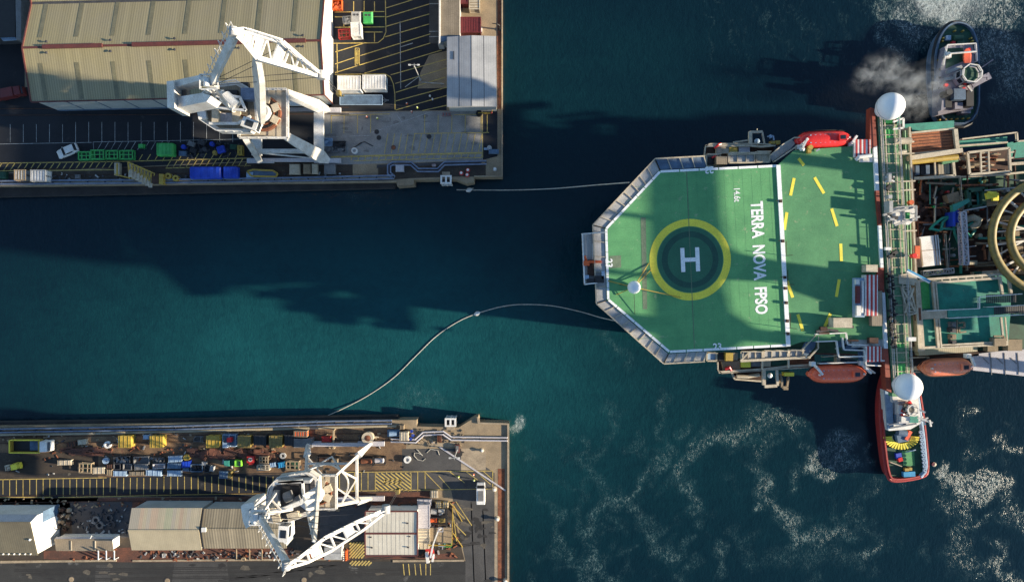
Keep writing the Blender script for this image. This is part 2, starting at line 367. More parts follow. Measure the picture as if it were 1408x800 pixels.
# ================================================================== SETTING: water, quays, painted markings
import numpy as np
def water():
    fx = np.arange(-150, 150.01, .62); fy = np.arange(-92, 92.01, .62)
    xs = np.concatenate([[-4000, -1500, -600, -300, -200], fx, [200, 300, 600, 1500, 4000]])
    ys = np.concatenate([[-4000, -1500, -600, -300, -150], fy, [150, 300, 600, 1500, 4000]])
    X, Y = np.meshgrid(xs, ys); nx, ny = len(xs), len(ys)
    co = np.stack([X.ravel(), Y.ravel(), np.zeros(X.size)], 1)
    i = np.arange(nx*ny).reshape(ny, nx)
    q = np.stack([i[:-1, :-1].ravel(), i[:-1, 1:].ravel(), i[1:, 1:].ravel(), i[1:, :-1].ravel()], 1)
    me = bpy.data.meshes.new('water'); me.from_pydata([], [], []); me.vertices.add(len(co)); me.vertices.foreach_set('co', co.ravel())
    me.loops.add(q.size); me.loops.foreach_set('vertex_index', q.ravel().astype(np.int32))
    me.polygons.add(len(q)); me.polygons.foreach_set('loop_start', np.arange(0, q.size, 4, dtype=np.int32)); me.polygons.foreach_set('loop_total', np.full(len(q), 4, dtype=np.int32)); me.update()
    s = H/F
    rng = np.random.RandomState(3)
    # foam and painted wave-glint streaks on the water, in metres
    foam = np.zeros(X.size); px0 = X.ravel()/s+704; py0 = 400-Y.ravel()/s
    px = px0+6*np.sin(py0/13+px0/29)+4*np.sin(py0/5.7-px0/17+1)+2.5*np.sin(px0/4.1+py0/6.3); py = py0+5*np.sin(px0/15-py0/31)+3.5*np.sin(px0/6.1+py0/12+2)
    def seg(pts, r, a):
        best = np.full(px.size, 1e9)
        for (x0, y0), (x1, y1) in zip(pts, pts[1:]):
            dx, dy = x1-x0, y1-y0; t = np.clip(((px-x0)*dx+(py-y0)*dy)/(dx*dx+dy*dy+1e-9), 0, 1)
            best = np.minimum(best, np.hypot(px-x0-t*dx, py-y0-t*dy))
        np.maximum(foam, a*np.exp(-(best/r)**2), out=foam)
    def blob(x, y, rx, ry, a): np.maximum(foam, a*np.exp(-(((px-x)/rx)**2+((py-y)/ry)**2)**1.5), out=foam)
    blob(1308, 4, 88, 46, 1.25); blob(1296, 0, 60, 40, 1.6); seg([(1335, 0), (1345, 40), (1350, 75)], 14, .8); seg([(1380, 0), (1375, 60), (1395, 110)], 40, .95)
    seg([(1235, 5), (1250, 35), (1270, 60)], 22, 1.0); seg([(1205, 0), (1215, 40), (1235, 75)], 18, .75)
    for k in range(34):  # pale streaks painted in for wave glints, along with drifting wash
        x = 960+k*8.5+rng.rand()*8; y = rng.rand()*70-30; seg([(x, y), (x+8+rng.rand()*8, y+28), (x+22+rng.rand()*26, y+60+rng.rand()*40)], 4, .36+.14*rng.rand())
    blob(1340, 667, 54, 27, .90); blob(1140, 627, 40, 30, .80); blob(1160, 618, 30, 16, .9)
    blob(712, 582, 9, 18, 1.25); seg([(704, 596), (712, 580), (718, 568)], 6, 1.2)
    for pts, r, a in [
        ([(770, 700), (771, 750), (780, 772), (796, 790)], 6, .58), ([(810, 800), (806, 760), (812, 728), (828, 698), (846, 694), (872, 678), (886, 652), (906, 640), (908, 630)], 7, .60),
        ([(800, 610), (812, 650), (830, 680)], 6, .5), ([(820, 640), (838, 600), (840, 560)], 6, .48), ([(905, 540), (914, 600), (918, 628)], 6, .5),
        ([(930, 660), (935, 640), (950, 618), (975, 606), (1010, 602)], 8, .62), ([(945, 660), (955, 690), (945, 705)], 6, .62), ([(872, 690), (886, 720), (905, 750), (925, 760)], 8, .58),
        ([(812, 760), (825, 780), (850, 798)], 7, .6), ([(1035, 640), (1045, 660), (1046, 695)], 6, .62), ([(985, 740), (992, 790)], 6, .55), ([(1000, 600), (1035, 585), (1060, 570), (1095, 580)], 13, .56),
        ([(1030, 600), (1050, 620), (1062, 600)], 10, .5), ([(1048, 655), (1062, 685), (1080, 712), (1098, 735), (1125, 742), (1165, 730)], 8, .64), ([(1090, 650), (1095, 670), (1105, 640)], 6, .55),
        ([(1185, 760), (1204, 746)], 5, .6), ([(1060, 770), (1120, 760), (1180, 770)], 12, .46), ([(1175, 700), (1200, 735)], 10, .45), ([(1300, 700), (1320, 690), (1330, 730), (1310, 770), (1350, 790)], 12, .52),
        ([(1360, 770), (1390, 790), (1415, 806)], 8, .62), ([(1372, 605), (1390, 612), (1415, 618)], 6, .55), ([(1385, 690), (1400, 712), (1415, 730)], 12, .52), ([(1365, 740), (1380, 760)], 6, .56), ([(1325, 560), (1328, 640)], 8, .42),
([(1112, 642), (1114, 625), (1126, 611), (1146, 604), (1172, 604)], 8, .86), ([(1112, 642), (1130, 652), (1150, 646)], 7, .8), ([(1196, 608), (1199, 635)], 5, .85), ([(1165, 640), (1180, 642)], 8, .68),
        ([(1296, 636), (1299, 645), (1296, 656), (1304, 654)], 5, 1.0), ([(540, 562), (556, 548), (572, 546), (588, 556)], 7, .50), ([(586, 538), (606, 548)], 6, .46), ([(560, 540), (590, 562)], 18, .42), ([(838, 462), (850, 480), (862, 498)], 8, .47), ([(468, 266), (520, 262)], 9, .40), ([(1275, 55), (1255, 68)], 9, .6)]:
        seg(pts, r*2.3 if a < .7 else r*1.6, a*1.05)
    for k in range(130):                                       # loose flecks out in the turning basin
        x = 720+rng.rand()*680; y = 560+rng.rand()*250; seg([(x, y), (x+rng.randn()*14, y+rng.rand()*26)], 12, .40+.12*rng.rand())
    # silt: the enclosed dock is milkier than the fairway on the right
    turb = np.exp(-(((px0-500)/400)**2+((py0-505)/190)**2))*.80+.17*np.exp(-(((px0-760)/260)**2+((py0-95)/120)**2))+.10+.10*np.exp(-(((px0-1100)/420)**2+((py0-720)/170)**2))
    far = np.abs(X.ravel()) > 190
    foam[far] = 0
    for nm, arr in (('foam', foam), ('silt', turb)):
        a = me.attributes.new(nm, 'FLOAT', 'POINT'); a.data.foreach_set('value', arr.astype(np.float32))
    m = bpy.data.materials.new('sea_water'); m.use_nodes = True; N = m.node_tree.nodes; L = m.node_tree.links; b = N['Principled BSDF']
    g = N.new('ShaderNodeNewGeometry')
    def nz(sc, det=5, ro=.6, dist=0., vec=None):
        n = N.new('ShaderNodeTexNoise'); n.inputs['Scale'].default_value = sc; n.inputs['Detail'].default_value = det; n.inputs['Roughness'].default_value = ro; n.inputs['Distortion'].default_value = dist
        L.new(vec or g.outputs['Position'], n.inputs['Vector']); return n.outputs['Fac']
    def mth(op, a, c, d=None):
        n = N.new('ShaderNodeMath'); n.operation = op
        for i, v in enumerate((a, c) if d is None else (a, c, d)):
            if isinstance(v, (int, float)): n.inputs[i].default_value = v
            else: L.new(v, n.inputs[i])
        return n.outputs[0]
    at = N.new('ShaderNodeAttribute'); at.attribute_name = 'silt'
    lm = N.new('ShaderNodeMapping'); lm.inputs['Scale'].default_value = (.35, 1.6, 1); lm.inputs['Rotation'].default_value = (0, 0, .5); L.new(g.outputs['Position'], lm.inputs['Vector'])
    lanes = nz(.09, 5, .65, .6, lm.outputs['Vector'])
    cloud = nz(.035, 5, .6, .8)
    fine = nz(.55, 4, .65, .4)
    t = mth('MULTIPLY', at.outputs['Fac'], mth('ADD', mth('MULTIPLY', cloud, .9), mth('MULTIPLY_ADD', fine, .55, mth('MULTIPLY', lanes, .55))))
    r = N.new('ShaderNodeValToRGB'); e = r.color_ramp.elements
    e[0].position = 0; e[0].color = (.0010, .0052, .0145, 1); e[1].position = 1.0; e[1].color = (.0085, .072, .080, 1)
    x = e.new(.25); x.color = (.0024, .0185, .027, 1)
    L.new(t, r.inputs['Fac'])
    # foam: torn lace, broken by fine bubbles
    fa = N.new('ShaderNodeAttribute'); fa.attribute_name = 'foam'
    v1 = nz(.95, 7, .72, 2.8)
    ridge = mth('SUBTRACT', 1.0, mth('MULTIPLY', mth('ABSOLUTE', mth('SUBTRACT', v1, .5), 0), 5.2))
    mp = N.new('ShaderNodeMapping'); mp.inputs['Scale'].default_value = (1.25, .55, 1); mp.inputs['Rotation'].default_value = (0, 0, .25); L.new(g.outputs['Position'], mp.inputs['Vector'])
    fine2 = nz(1.7, 4, .66, 1.0, mp.outputs['Vector'])
    patch = nz(.24, 5, .68, 1.5)
    f = mth('MULTIPLY', fa.outputs['Fac'], mth('MAXIMUM', mth('MULTIPLY_ADD', patch, 2.0, -.25), .2))
    def sstep(v, lo, w):
        mr = N.new('ShaderNodeMapRange'); mr.interpolation_type = 'SMOOTHSTEP'; L.new(v, mr.inputs['Value'])
        if isinstance(lo, float): mr.inputs['From Min'].default_value = lo; mr.inputs['From Max'].default_value = lo+w
        else: L.new(lo, mr.inputs['From Min']); L.new(mth('ADD', lo, w), mr.inputs['From Max'])
        return mr.outputs['Result']
    ra = nz(.30, 3, .55, 3.2); rb = nz(.80, 4, .6, 2.6)
    def thread(n, k): return mth('SUBTRACT', 1.0, mth('MULTIPLY', mth('ABSOLUTE', mth('SUBTRACT', n, .5), 0), k))
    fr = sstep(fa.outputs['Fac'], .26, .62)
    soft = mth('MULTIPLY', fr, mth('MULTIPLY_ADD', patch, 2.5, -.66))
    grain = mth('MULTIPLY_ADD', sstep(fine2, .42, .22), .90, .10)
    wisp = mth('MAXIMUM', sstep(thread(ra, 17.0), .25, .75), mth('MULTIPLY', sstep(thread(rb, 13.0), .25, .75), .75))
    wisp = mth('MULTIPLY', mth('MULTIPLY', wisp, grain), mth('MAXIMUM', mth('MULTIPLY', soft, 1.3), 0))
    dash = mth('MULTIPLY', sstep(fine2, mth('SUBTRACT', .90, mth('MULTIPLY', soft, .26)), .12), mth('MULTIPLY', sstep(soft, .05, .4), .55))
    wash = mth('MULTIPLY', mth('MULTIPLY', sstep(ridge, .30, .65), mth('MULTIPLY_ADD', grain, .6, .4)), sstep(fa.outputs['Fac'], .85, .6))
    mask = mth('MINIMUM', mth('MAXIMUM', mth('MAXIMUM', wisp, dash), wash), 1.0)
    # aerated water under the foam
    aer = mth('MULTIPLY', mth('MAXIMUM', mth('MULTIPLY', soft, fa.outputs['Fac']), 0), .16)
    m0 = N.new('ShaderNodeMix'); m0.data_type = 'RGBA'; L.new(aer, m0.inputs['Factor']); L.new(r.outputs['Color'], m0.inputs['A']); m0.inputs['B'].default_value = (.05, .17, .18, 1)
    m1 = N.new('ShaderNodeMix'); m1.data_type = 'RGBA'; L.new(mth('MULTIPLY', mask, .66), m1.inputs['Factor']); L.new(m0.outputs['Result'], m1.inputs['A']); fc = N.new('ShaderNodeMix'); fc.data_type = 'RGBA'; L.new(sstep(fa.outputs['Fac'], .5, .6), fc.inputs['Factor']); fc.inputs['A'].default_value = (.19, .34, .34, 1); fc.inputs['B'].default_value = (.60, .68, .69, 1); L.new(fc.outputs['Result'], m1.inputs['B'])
    L.new(m1.outputs['Result'], b.inputs['Base Color'])
    b.inputs['IOR'].default_value = 1.33
    L.new(mth('MULTIPLY_ADD', mask, .7, .13), b.inputs['Roughness'])
    bp = N.new('ShaderNodeBump'); bp.inputs['Strength'].default_value = .5; bp.inputs['Distance'].default_value = .35
    hgt = mth('ADD', mth('MULTIPLY', nz(.30, 4, .6, .5), .8), mth('MULTIPLY', nz(1.3, 4, .6, .3, mp.outputs['Vector']), .35))
    L.new(mth('ADD', hgt, mth('MULTIPLY', mask, .3)), bp.inputs['Height']); L.new(bp.outputs[0], b.inputs['Normal'])
    me.materials.append(m); o = bpy.data.objects.new('water', me); COL.objects.link(o); tag(o, kind='structure')
water()

Q = 4.0
def sheet(name, px, mat, lvl=1): return structure(MB().sheet(px, Q+.006*lvl), name, mat)
# ---- upper quay
structure(MB().pp([(-900, -900), (691, -900), (691, 243), (652, 243), (652, 250), (641, 252.5), (626, 246.5), (569, 247), (569, 254), (546, 256), (545, 250), (0, 256), (-900, 268)], -6, Q), 'quay', 'concrete')
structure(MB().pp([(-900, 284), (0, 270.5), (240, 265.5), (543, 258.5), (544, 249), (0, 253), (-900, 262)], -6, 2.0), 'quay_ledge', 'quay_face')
sheet('yard_asphalt', [(440, -900), (612, -900), (616, 60), (614, 152), (440, 154)], 'asphalt')
sheet('yard_concrete_patch', [(590, 76), (615, 70), (615, 121), (574, 122), (578, 100)], 'concrete', 2)
sheet('yard_concrete_strip', [(592, -900), (632, -900), (632, 60), (590, 60)], 'asphalt_grey', 2)
sheet('wharf_road', [(-900, 120), (456, 120), (456, 215), (340, 222), (0, 238), (-900, 262)], 'asphalt')
sheet('wharf_strip', [(-900, 263), (0, 239), (340, 223), (456, 216), (486, 214), (486, 241), (0, 253), (-900, 262.5)], 'asphalt_brown', 2)
sheet('apron', [(436, 156), (664, 152), (664, 220), (436, 228)], 'concrete_pale', 3)
sheet('apron_road', [(664, 150), (684, 150), (684, 215), (664, 220)], 'asphalt', 2)
sheet('apron_gutter', [(486, 228), (662, 220.5), (662, 224.5), (486, 233)], 'dark_grey', 3)
sheet('wharf_pad', [(485, 226), (518, 225), (518, 239), (485, 241)], 'concrete', 5)
sheet('loop_road', [(520, 230), (668, 225), (668, 243), (626, 243), (570, 245), (520, 248)], 'asphalt_brown', 4)
sheet('rust_kerb', [(683, -900), (688.5, -900), (689, 150), (684, 150)], 'rust', 3)
sheet('left_yard', [(-900, -900), (34, -900), (34, 120), (-900, 120)], 'asphalt', 2)
# quay edge kerb, a real step
structure(MB().pp([(689.5, -900), (691, -900), (691, 243), (652, 243), (652, 241.6), (689.5, 241.6)], Q, Q+.35).pp([(-900, 266.5), (0, 254.6), (545, 248.6), (545, 250), (0, 256), (-900, 268)], Q, Q+.35), 'quay_kerb', 'concrete_edge')

def paint(name, segs, mat, w=.17, z=Q+.05):
    mb = MB()
    for a in segs: mb.line(a[:2], a[2:4], a[4] if len(a) > 4 else w, z)
    return structure(mb, name, mat)
def r3(*a): return tuple(440+v/5.404 if i % 2 == 0 else v/5.404 for i, v in enumerate(a))
yl = [r3(*a) for a in [(490, 62, 690, 0), (492, 130, 812, 32), (492, 198, 812, 106), (485, 276, 812, 180), (298, 416, 820, 254), (115, 388, 330, 322), (112, 478, 255, 430), (112, 542, 820, 322), (330, 546, 905, 374), (525, 558, 940, 442),
      (560, 622, 944, 506), (562, 688, 930, 575), (562, 752, 944, 650), (565, 818, 944, 710), (760, 824, 950, 782),
      (110, 92, 478, 88), (485, -60, 490, 240), (490, 240, 470, 288), (470, 288, 430, 320), (430, 320, 100, 324), (110, 205, 480, 202), (330, 240, 465, 240), (110, 128, 480, 126), (250, 14, 250, 90), (328, 10, 328, 90), (405, 14, 405, 90), (405, 240, 405, 312), (250, 128, 250, 205), (175, 128, 178, 205),
      (110, 556, 480, 550), (480, 550, 522, 572), (522, 572, 545, 625), (545, 625, 556, 700), (556, 700, 558, 818), (262, 360, 292, 360), (292, 360, 292, 488), (292, 488, 262, 488), (262, 488, 262, 360), (272, 372, 282, 372), (282, 372, 282, 476), (282, 476, 272, 476), (272, 476, 272, 372), (126, 326, 130, 545)]]
paint('yellow_yard_lines', yl, 'yellow_paint', .2)
paint('white_yard_lines', [r3(595, 160, 600, 660), r3(600, 350, 690, 322), r3(632, 648, 730, 575), r3(812, 30, 886, 30), r3(812, 236, 886, 234), r3(812, 275, 886, 273)], 'line_white', .18)
paint('white_bay_lines', [(x, 168+(x < 100)*3, x, 196) for x in range(-4, 330, 18)]+[(-40, 199, 126, 196), (128, 195.5, 240, 193.5), (240, 193.5, 330, 191.5), (128, 195, 129, 206)]+[(134+k*9.2, 206, 141+k*9.2, 194) for k in range(11)], 'line_white', .12)
hz = [(-40, 225, 165, 222.3), (165, 222.3, 345, 217.5), (-40, 235.5, 160, 233.6), (228, 231.4, 345, 228)]
hz += [(x, 234.6-(x+5)*.018, x+7, 224.4-(x+5)*.020) for x in range(-4, 156, 9)]+[(x, 233-(x-165)*.02, x+7, 222.2-(x-165)*.025) for x in range(228, 338, 9)]+[(x, 223-(x-165)*.02, x+6, 213-(x-165)*.02) for x in range(190, 330, 11)]
paint('yellow_kerb_hatching', hz, 'yellow_paint', .2)
def r6(*a): return tuple(440+v/5.415 if i % 2 == 0 else 130+v/5.415 for i, v in enumerate(a))
ap = [r6(x, 152, x-2, 290) for x in (85, 180, 280, 378, 780, 880, 982, 1082, 1200)]+[r6(700, 292, 1258, 284), r6(1000, 152, 1200, 148), r6(340, 150, 520, 146), r6(1245, 150, 1245, 286), r6(80, 158, 340, 152)]
ap += [r6(x, 440-(x-480)*.02, x+26, 292) for x in range(480, 1200, 50)]+[r6(x, 492-(x-230)*.02, x+12, 458-(x-230)*.02) for x in range(230, 1200, 51)]
ap += [r6(80, 464, 1208, 432)+(.26,), r6(80, 470, 1208, 440)+(.14,), r6(250, 494, 1210, 470), r6(1208, 150, 1212, 470), r6(1180, 124, 1200, 150), r6(1255, 110, 1320, 106)]
paint('apron_lines', ap, 'yellow_paint', .17)
paint('pale_apron_seams', [r6(370, 290, 610, 205)+(.14,), r6(610, 205, 830, 128)+(.14,), r6(610, 205, 570, 150)+(.1,), r6(0, 320, 380, 305)+(.1,)], 'line_white', .12)

# ---- lower quay
structure(MB().pp([(-900, 1700), (700, 1700), (700, 582), (696, 581.5), (660, 580.5), (657.5, 573), (654, 573), (631, 587.5), (573, 586), (573, 577), (-900, 600), ], -6, Q), 'quay', 'concrete')
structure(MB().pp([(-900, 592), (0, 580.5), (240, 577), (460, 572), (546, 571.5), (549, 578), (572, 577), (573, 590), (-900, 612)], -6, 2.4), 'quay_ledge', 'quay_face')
structure(MB().pp([(697.5, 1700), (700, 1700), (700, 582), (696, 581.5), (660, 580.5), (657.5, 573), (655.5, 573), (657, 582.5), (697.5, 584)], Q, Q+.4), 'quay_kerb', 'concrete_edge')
sheet('yard_soil', [(-900, 618), (0, 592), (540, 582), (560, 590), (556, 652), (-900, 690)], 'soil')
sheet('yard_asphalt', [(-900, 655), (0, 622), (135, 622), (135, 700), (-900, 720)], 'asphalt_brown', 2)
sheet('bay_asphalt', [(-900, 690), (0, 658.5), (140, 656), (300, 652), (415, 652), (415, 682), (0, 684), (-900, 705)], 'asphalt', 3)
sheet('bay_asphalt', [(415, 650), (586, 649), (586, 676), (415, 678)], 'asphalt_grey', 3)
sheet('bay_asphalt', [(553, 617), (632, 616), (680, 650), (680, 673), (586, 674), (586, 650), (553, 650)], 'asphalt_grey', 2)
sheet('rail_bed', [(-900, 706), (0, 685), (300, 683), (590, 675), (592, 691), (300, 700), (0, 702), (-900, 730)], 'rust_ground', 2)
sheet('shed_yard', [(-900, 731), (0, 703), (480, 694), (592, 690), (620, 690), (640, 776), (0, 776), (-900, 776)], 'asphalt_brown', 1)
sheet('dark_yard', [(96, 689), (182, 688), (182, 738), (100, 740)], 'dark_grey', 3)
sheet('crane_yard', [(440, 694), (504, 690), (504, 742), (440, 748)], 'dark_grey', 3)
sheet('shed_border', [(60, 757), (182, 752), (400, 752), (398, 770), (182, 773), (60, 768)], 'rust_ground', 3)
sheet('shed_border', [(495, 758), (580, 762), (625, 760), (625, 768), (498, 768)], 'rust_ground', 3)
sheet('dock_road', [(-900, 776), (640, 771), (640, 1700), (-900, 1700)], 'road_concrete', 4)
sheet('dock_road', [(620, 672), (682, 672), (682, 1700), (640, 1700), (640, 770)], 'asphalt_grey', 3)
sheet('rust_strip', [(684.5, 644), (694, 644), (695, 1700), (684, 1700)], 'rust', 3)
sheet('pale_strip', [(680, 672), (684, 672), (683, 1700), (679, 1700)], 'concrete_edge', 4)
structure(MB().pp([(0, 770.5), (160, 769), (160, 771.5), (0, 774)], Q, Q+.15).pp([(182, 769.5), (470, 767), (470, 769.5), (182, 772)], Q, Q+.15).pp([(540, 769.5), (638, 769), (638, 771.5), (540, 772.5)], Q, Q+.15), 'road_kerb', 'concrete_edge')
sheet('worn_patch', [(240, 772), (312, 772), (318, 830), (232, 830)], 'road_patch', 5)
sheet('worn_patch', [(132, 776), (152, 776), (150, 830), (128, 830)], 'road_patch', 5)
sheet('patched_slab', [(634, 616), (668, 617), (668, 646), (634, 646)], 'concrete_edge', 3)
def r1(*a): return tuple(v/5.867 if i % 2 == 0 else 560+v/5.867 for i, v in enumerate(a))
bl = [r1(-300, 586, 860, 566), r1(-300, 724, 420, 722), r1(470, 724, 1420, 706)]+[r1(x, 578, x, 700 if k % 2 else 722) for k, x in enumerate(range(-30, 860, 54))]+[r1(x, 566, x-2, 716 if k % 2 else 680) for k, x in enumerate(range(890, 1420, 54))]
def r2(*a): return tuple(220+v/5.867 if i % 2 == 0 else 560+v/5.867 for i, v in enumerate(a))
bl += [r2(-10, 706, 860, 692)]+[r2(x, 556, x+1, 700 if k % 2 else 668) for k, x in enumerate(range(32, 1150, 55))]
def r4(*a): return tuple(440+v/5.03 if i % 2 == 0 else 560+v/5.03 for i, v in enumerate(a))
bl += [r4(130, 448, 1195, 438), r4(130, 578, 1195, 562), r4(1195, 438, 1195, 562), r4(726, 444, 728, 576), r4(630, 444, 630, 578), r4(382, 446, 382, 582)]+[r4(x, 446, x, 578) for x in (135, 190, 238, 286, 332, 676)]
bl += [r4(*a) for a in [(728, 448, 838, 562), (820, 470, 900, 560), (895, 442, 1000, 520), (1010, 442, 1090, 500), (1078, 442, 1180, 530), (1130, 440, 1195, 500)]]
paint('yellow_bay_lines', bl, 'yellow_paint', .17)
def clipd(x0, x1, y0, y1, step, sl):      # diagonal hatching clipped to a box
    out = []; k = x0-(y1-y0)/sl
    while k < x1:
        xa, ya, xb, yb = k, y0, k+(y1-y0)/sl, y1
        if xa < x0: ya = y0+(x0-xa)*sl; xa = x0
        if xb > x1: yb = y1-(xb-x1)*sl; xb = x1
        if xb > xa: out.append((xa, ya, xb, yb))
        k += step
    return out
hx = [r4(*a)+(.3,) for a in clipd(384, 628, 452, 576, 33, .78)]+[r4(446, 502, 560, 500), r4(446, 524, 560, 522), r4(446, 502, 446, 524), r4(560, 500, 560, 522)]
paint('yellow_box_hatching', hx, 'yellow_paint', .3)
def mir(segs, x0, x1): return [(x0+x1-a, b, x0+x1-c, d) for a, b, c, d in segs]
paint('pale_crossing_hatching', [a+(.34,) for a in mir(clipd(480.5, 501, 745, 767, 4.2, 1.1), 480.5, 501)+mir(clipd(481, 511, 770.5, 777, 4.6, 1.0), 481, 511)], 'yellow_paint', .3, Q+.06)
def r5(*a): return tuple(440+v/5.03 if i % 2 == 0 else 670+v/5.03 for i, v in enumerate(a))
paint('yellow_road_lines', [r5(x, 526, x+(8 if x < 700 else 0), 605) for x in (575, 612, 655, 692, 732, 764)]+[r5(895, 100, 1000, 216), r5(940, 96, 1050, 262), r5(920, 180, 945, 370), r5(930, 250, 1010, 330)], 'yellow_paint', .2)
sheet('pale_hatch_base', [(479, 744), (502, 743), (502, 768), (479, 769)], 'asphalt_brown', 5)
# crane rails let into both quays
rl = MB()
for a, b in [((-300, 246), (480, 236)), ((-300, 160), (480, 157)), ((-300, 694), (600, 684)), ((-300, 612), (560, 604))]:
    for d in (0, 1.6):
        p, q = P(*a, Q), P(*b, Q); n = Vector((0, d, 0)); rl.bar(p+n+Vector((0, 0, .06)), q+n+Vector((0, 0, .06)), .14, .12)
structure(rl, 'crane_rails', 'rust_dark')

structure(MB().poly([P(a, b, Q+.1) for a, b in [(-300, 600), (0, 597.5), (110, 596), (240, 593), (360, 590), (545, 585.5)]], .5, .24).poly([P(a, b, Q+.1) for a, b in [(-300, 257), (0, 253), (240, 248.5), (420, 246), (543, 243.5)]], .4, .22), 'edge_kerb', 'roof_cream')
# ================================================================== generic builders
def person_meshes():
    def skin(vs, es, rad, name):
        me = bpy.data.meshes.new(name); me.from_pydata(vs, es, []); o = bpy.data.objects.new(name, me); COL.objects.link(o)
        o.modifiers.new('s', 'SKIN'); sb = o.modifiers.new('d', 'SUBSURF'); sb.levels = 1; sb.render_levels = 1
        for i, r in enumerate(rad): me.skin_vertices[0].data[i].radius = (r, r)
        me.skin_vertices[0].data[0].use_root = True
        dg = bpy.context.evaluated_depsgraph_get(); out = bpy.data.meshes.new_from_object(o.evaluated_get(dg)); bpy.data.objects.remove(o)
        for p in out.polygons: p.use_smooth = True
        return out
    v = [(0, 0, .95), (0, 0, 1.2), (0, 0, 1.42), (0, 0, 1.54), (.02, 0, 1.64), (.01, 0, 1.74)]; e = [(0, 1), (1, 2), (2, 3), (3, 4), (4, 5)]; r = [.15, .15, .16, .06, .095, .085]
    for s in (-1, 1):
        n = len(v); v += [(0, .19*s, 1.42), (.05, .25*s, 1.14), (.20, .22*s, .95), (.27, .21*s, .90)]; e += [(2, n), (n, n+1), (n+1, n+2), (n+2, n+3)]; r += [.075, .055, .04, .045]
        n = len(v); v += [(0, .10*s, .88), (.03+.06*s, .11*s, .50), (.0+.12*s, .11*s, .07), (.14+.12*s, .12*s, .04)]; e += [(0, n), (n, n+1), (n+1, n+2), (n+2, n+3)]; r += [.10, .075, .05, .045]
    return skin(v, e, r, 'person')
PERSON = person_meshes()
PERSON.materials.clear(); PERSON.materials.append(MATS['cloth_navy'])
def person(px, py, label, vest='hi_vis_orange', hat='white', rz=0., z=Q, group='dock workers on foot'):
    o = bpy.data.objects.new('person', PERSON); COL.objects.link(o); o.location = P(px, py, z); o.rotation_euler = (0, 0, rz); tag(o, label, 'person', group)
    vm = MB().loft([[(a*math.cos(t)*.20-.0, b*math.sin(t)*.27, zz) for t in [2*PI*k/12 for k in range(12)]] for a, b, zz in ((.95, .82, .88), (1, .85, 1.1), (1.05, .98, 1.38), (.8, .9, 1.47), (.45, .4, 1.52))])
    vm.build('vest', vest, o, local=True, smooth=True)
    MB().lathe((.015, 0, 1.70), [(.15, 0), (.13, .03), (.115, .09), (.06, .13), (.01, .14)], 14).build('hard_hat', hat, o, local=True, smooth=True)
    MB().ball((.10, 0, 1.62), .055, 10, 8).build('face', 'skin', o, local=True, smooth=True)
    return o
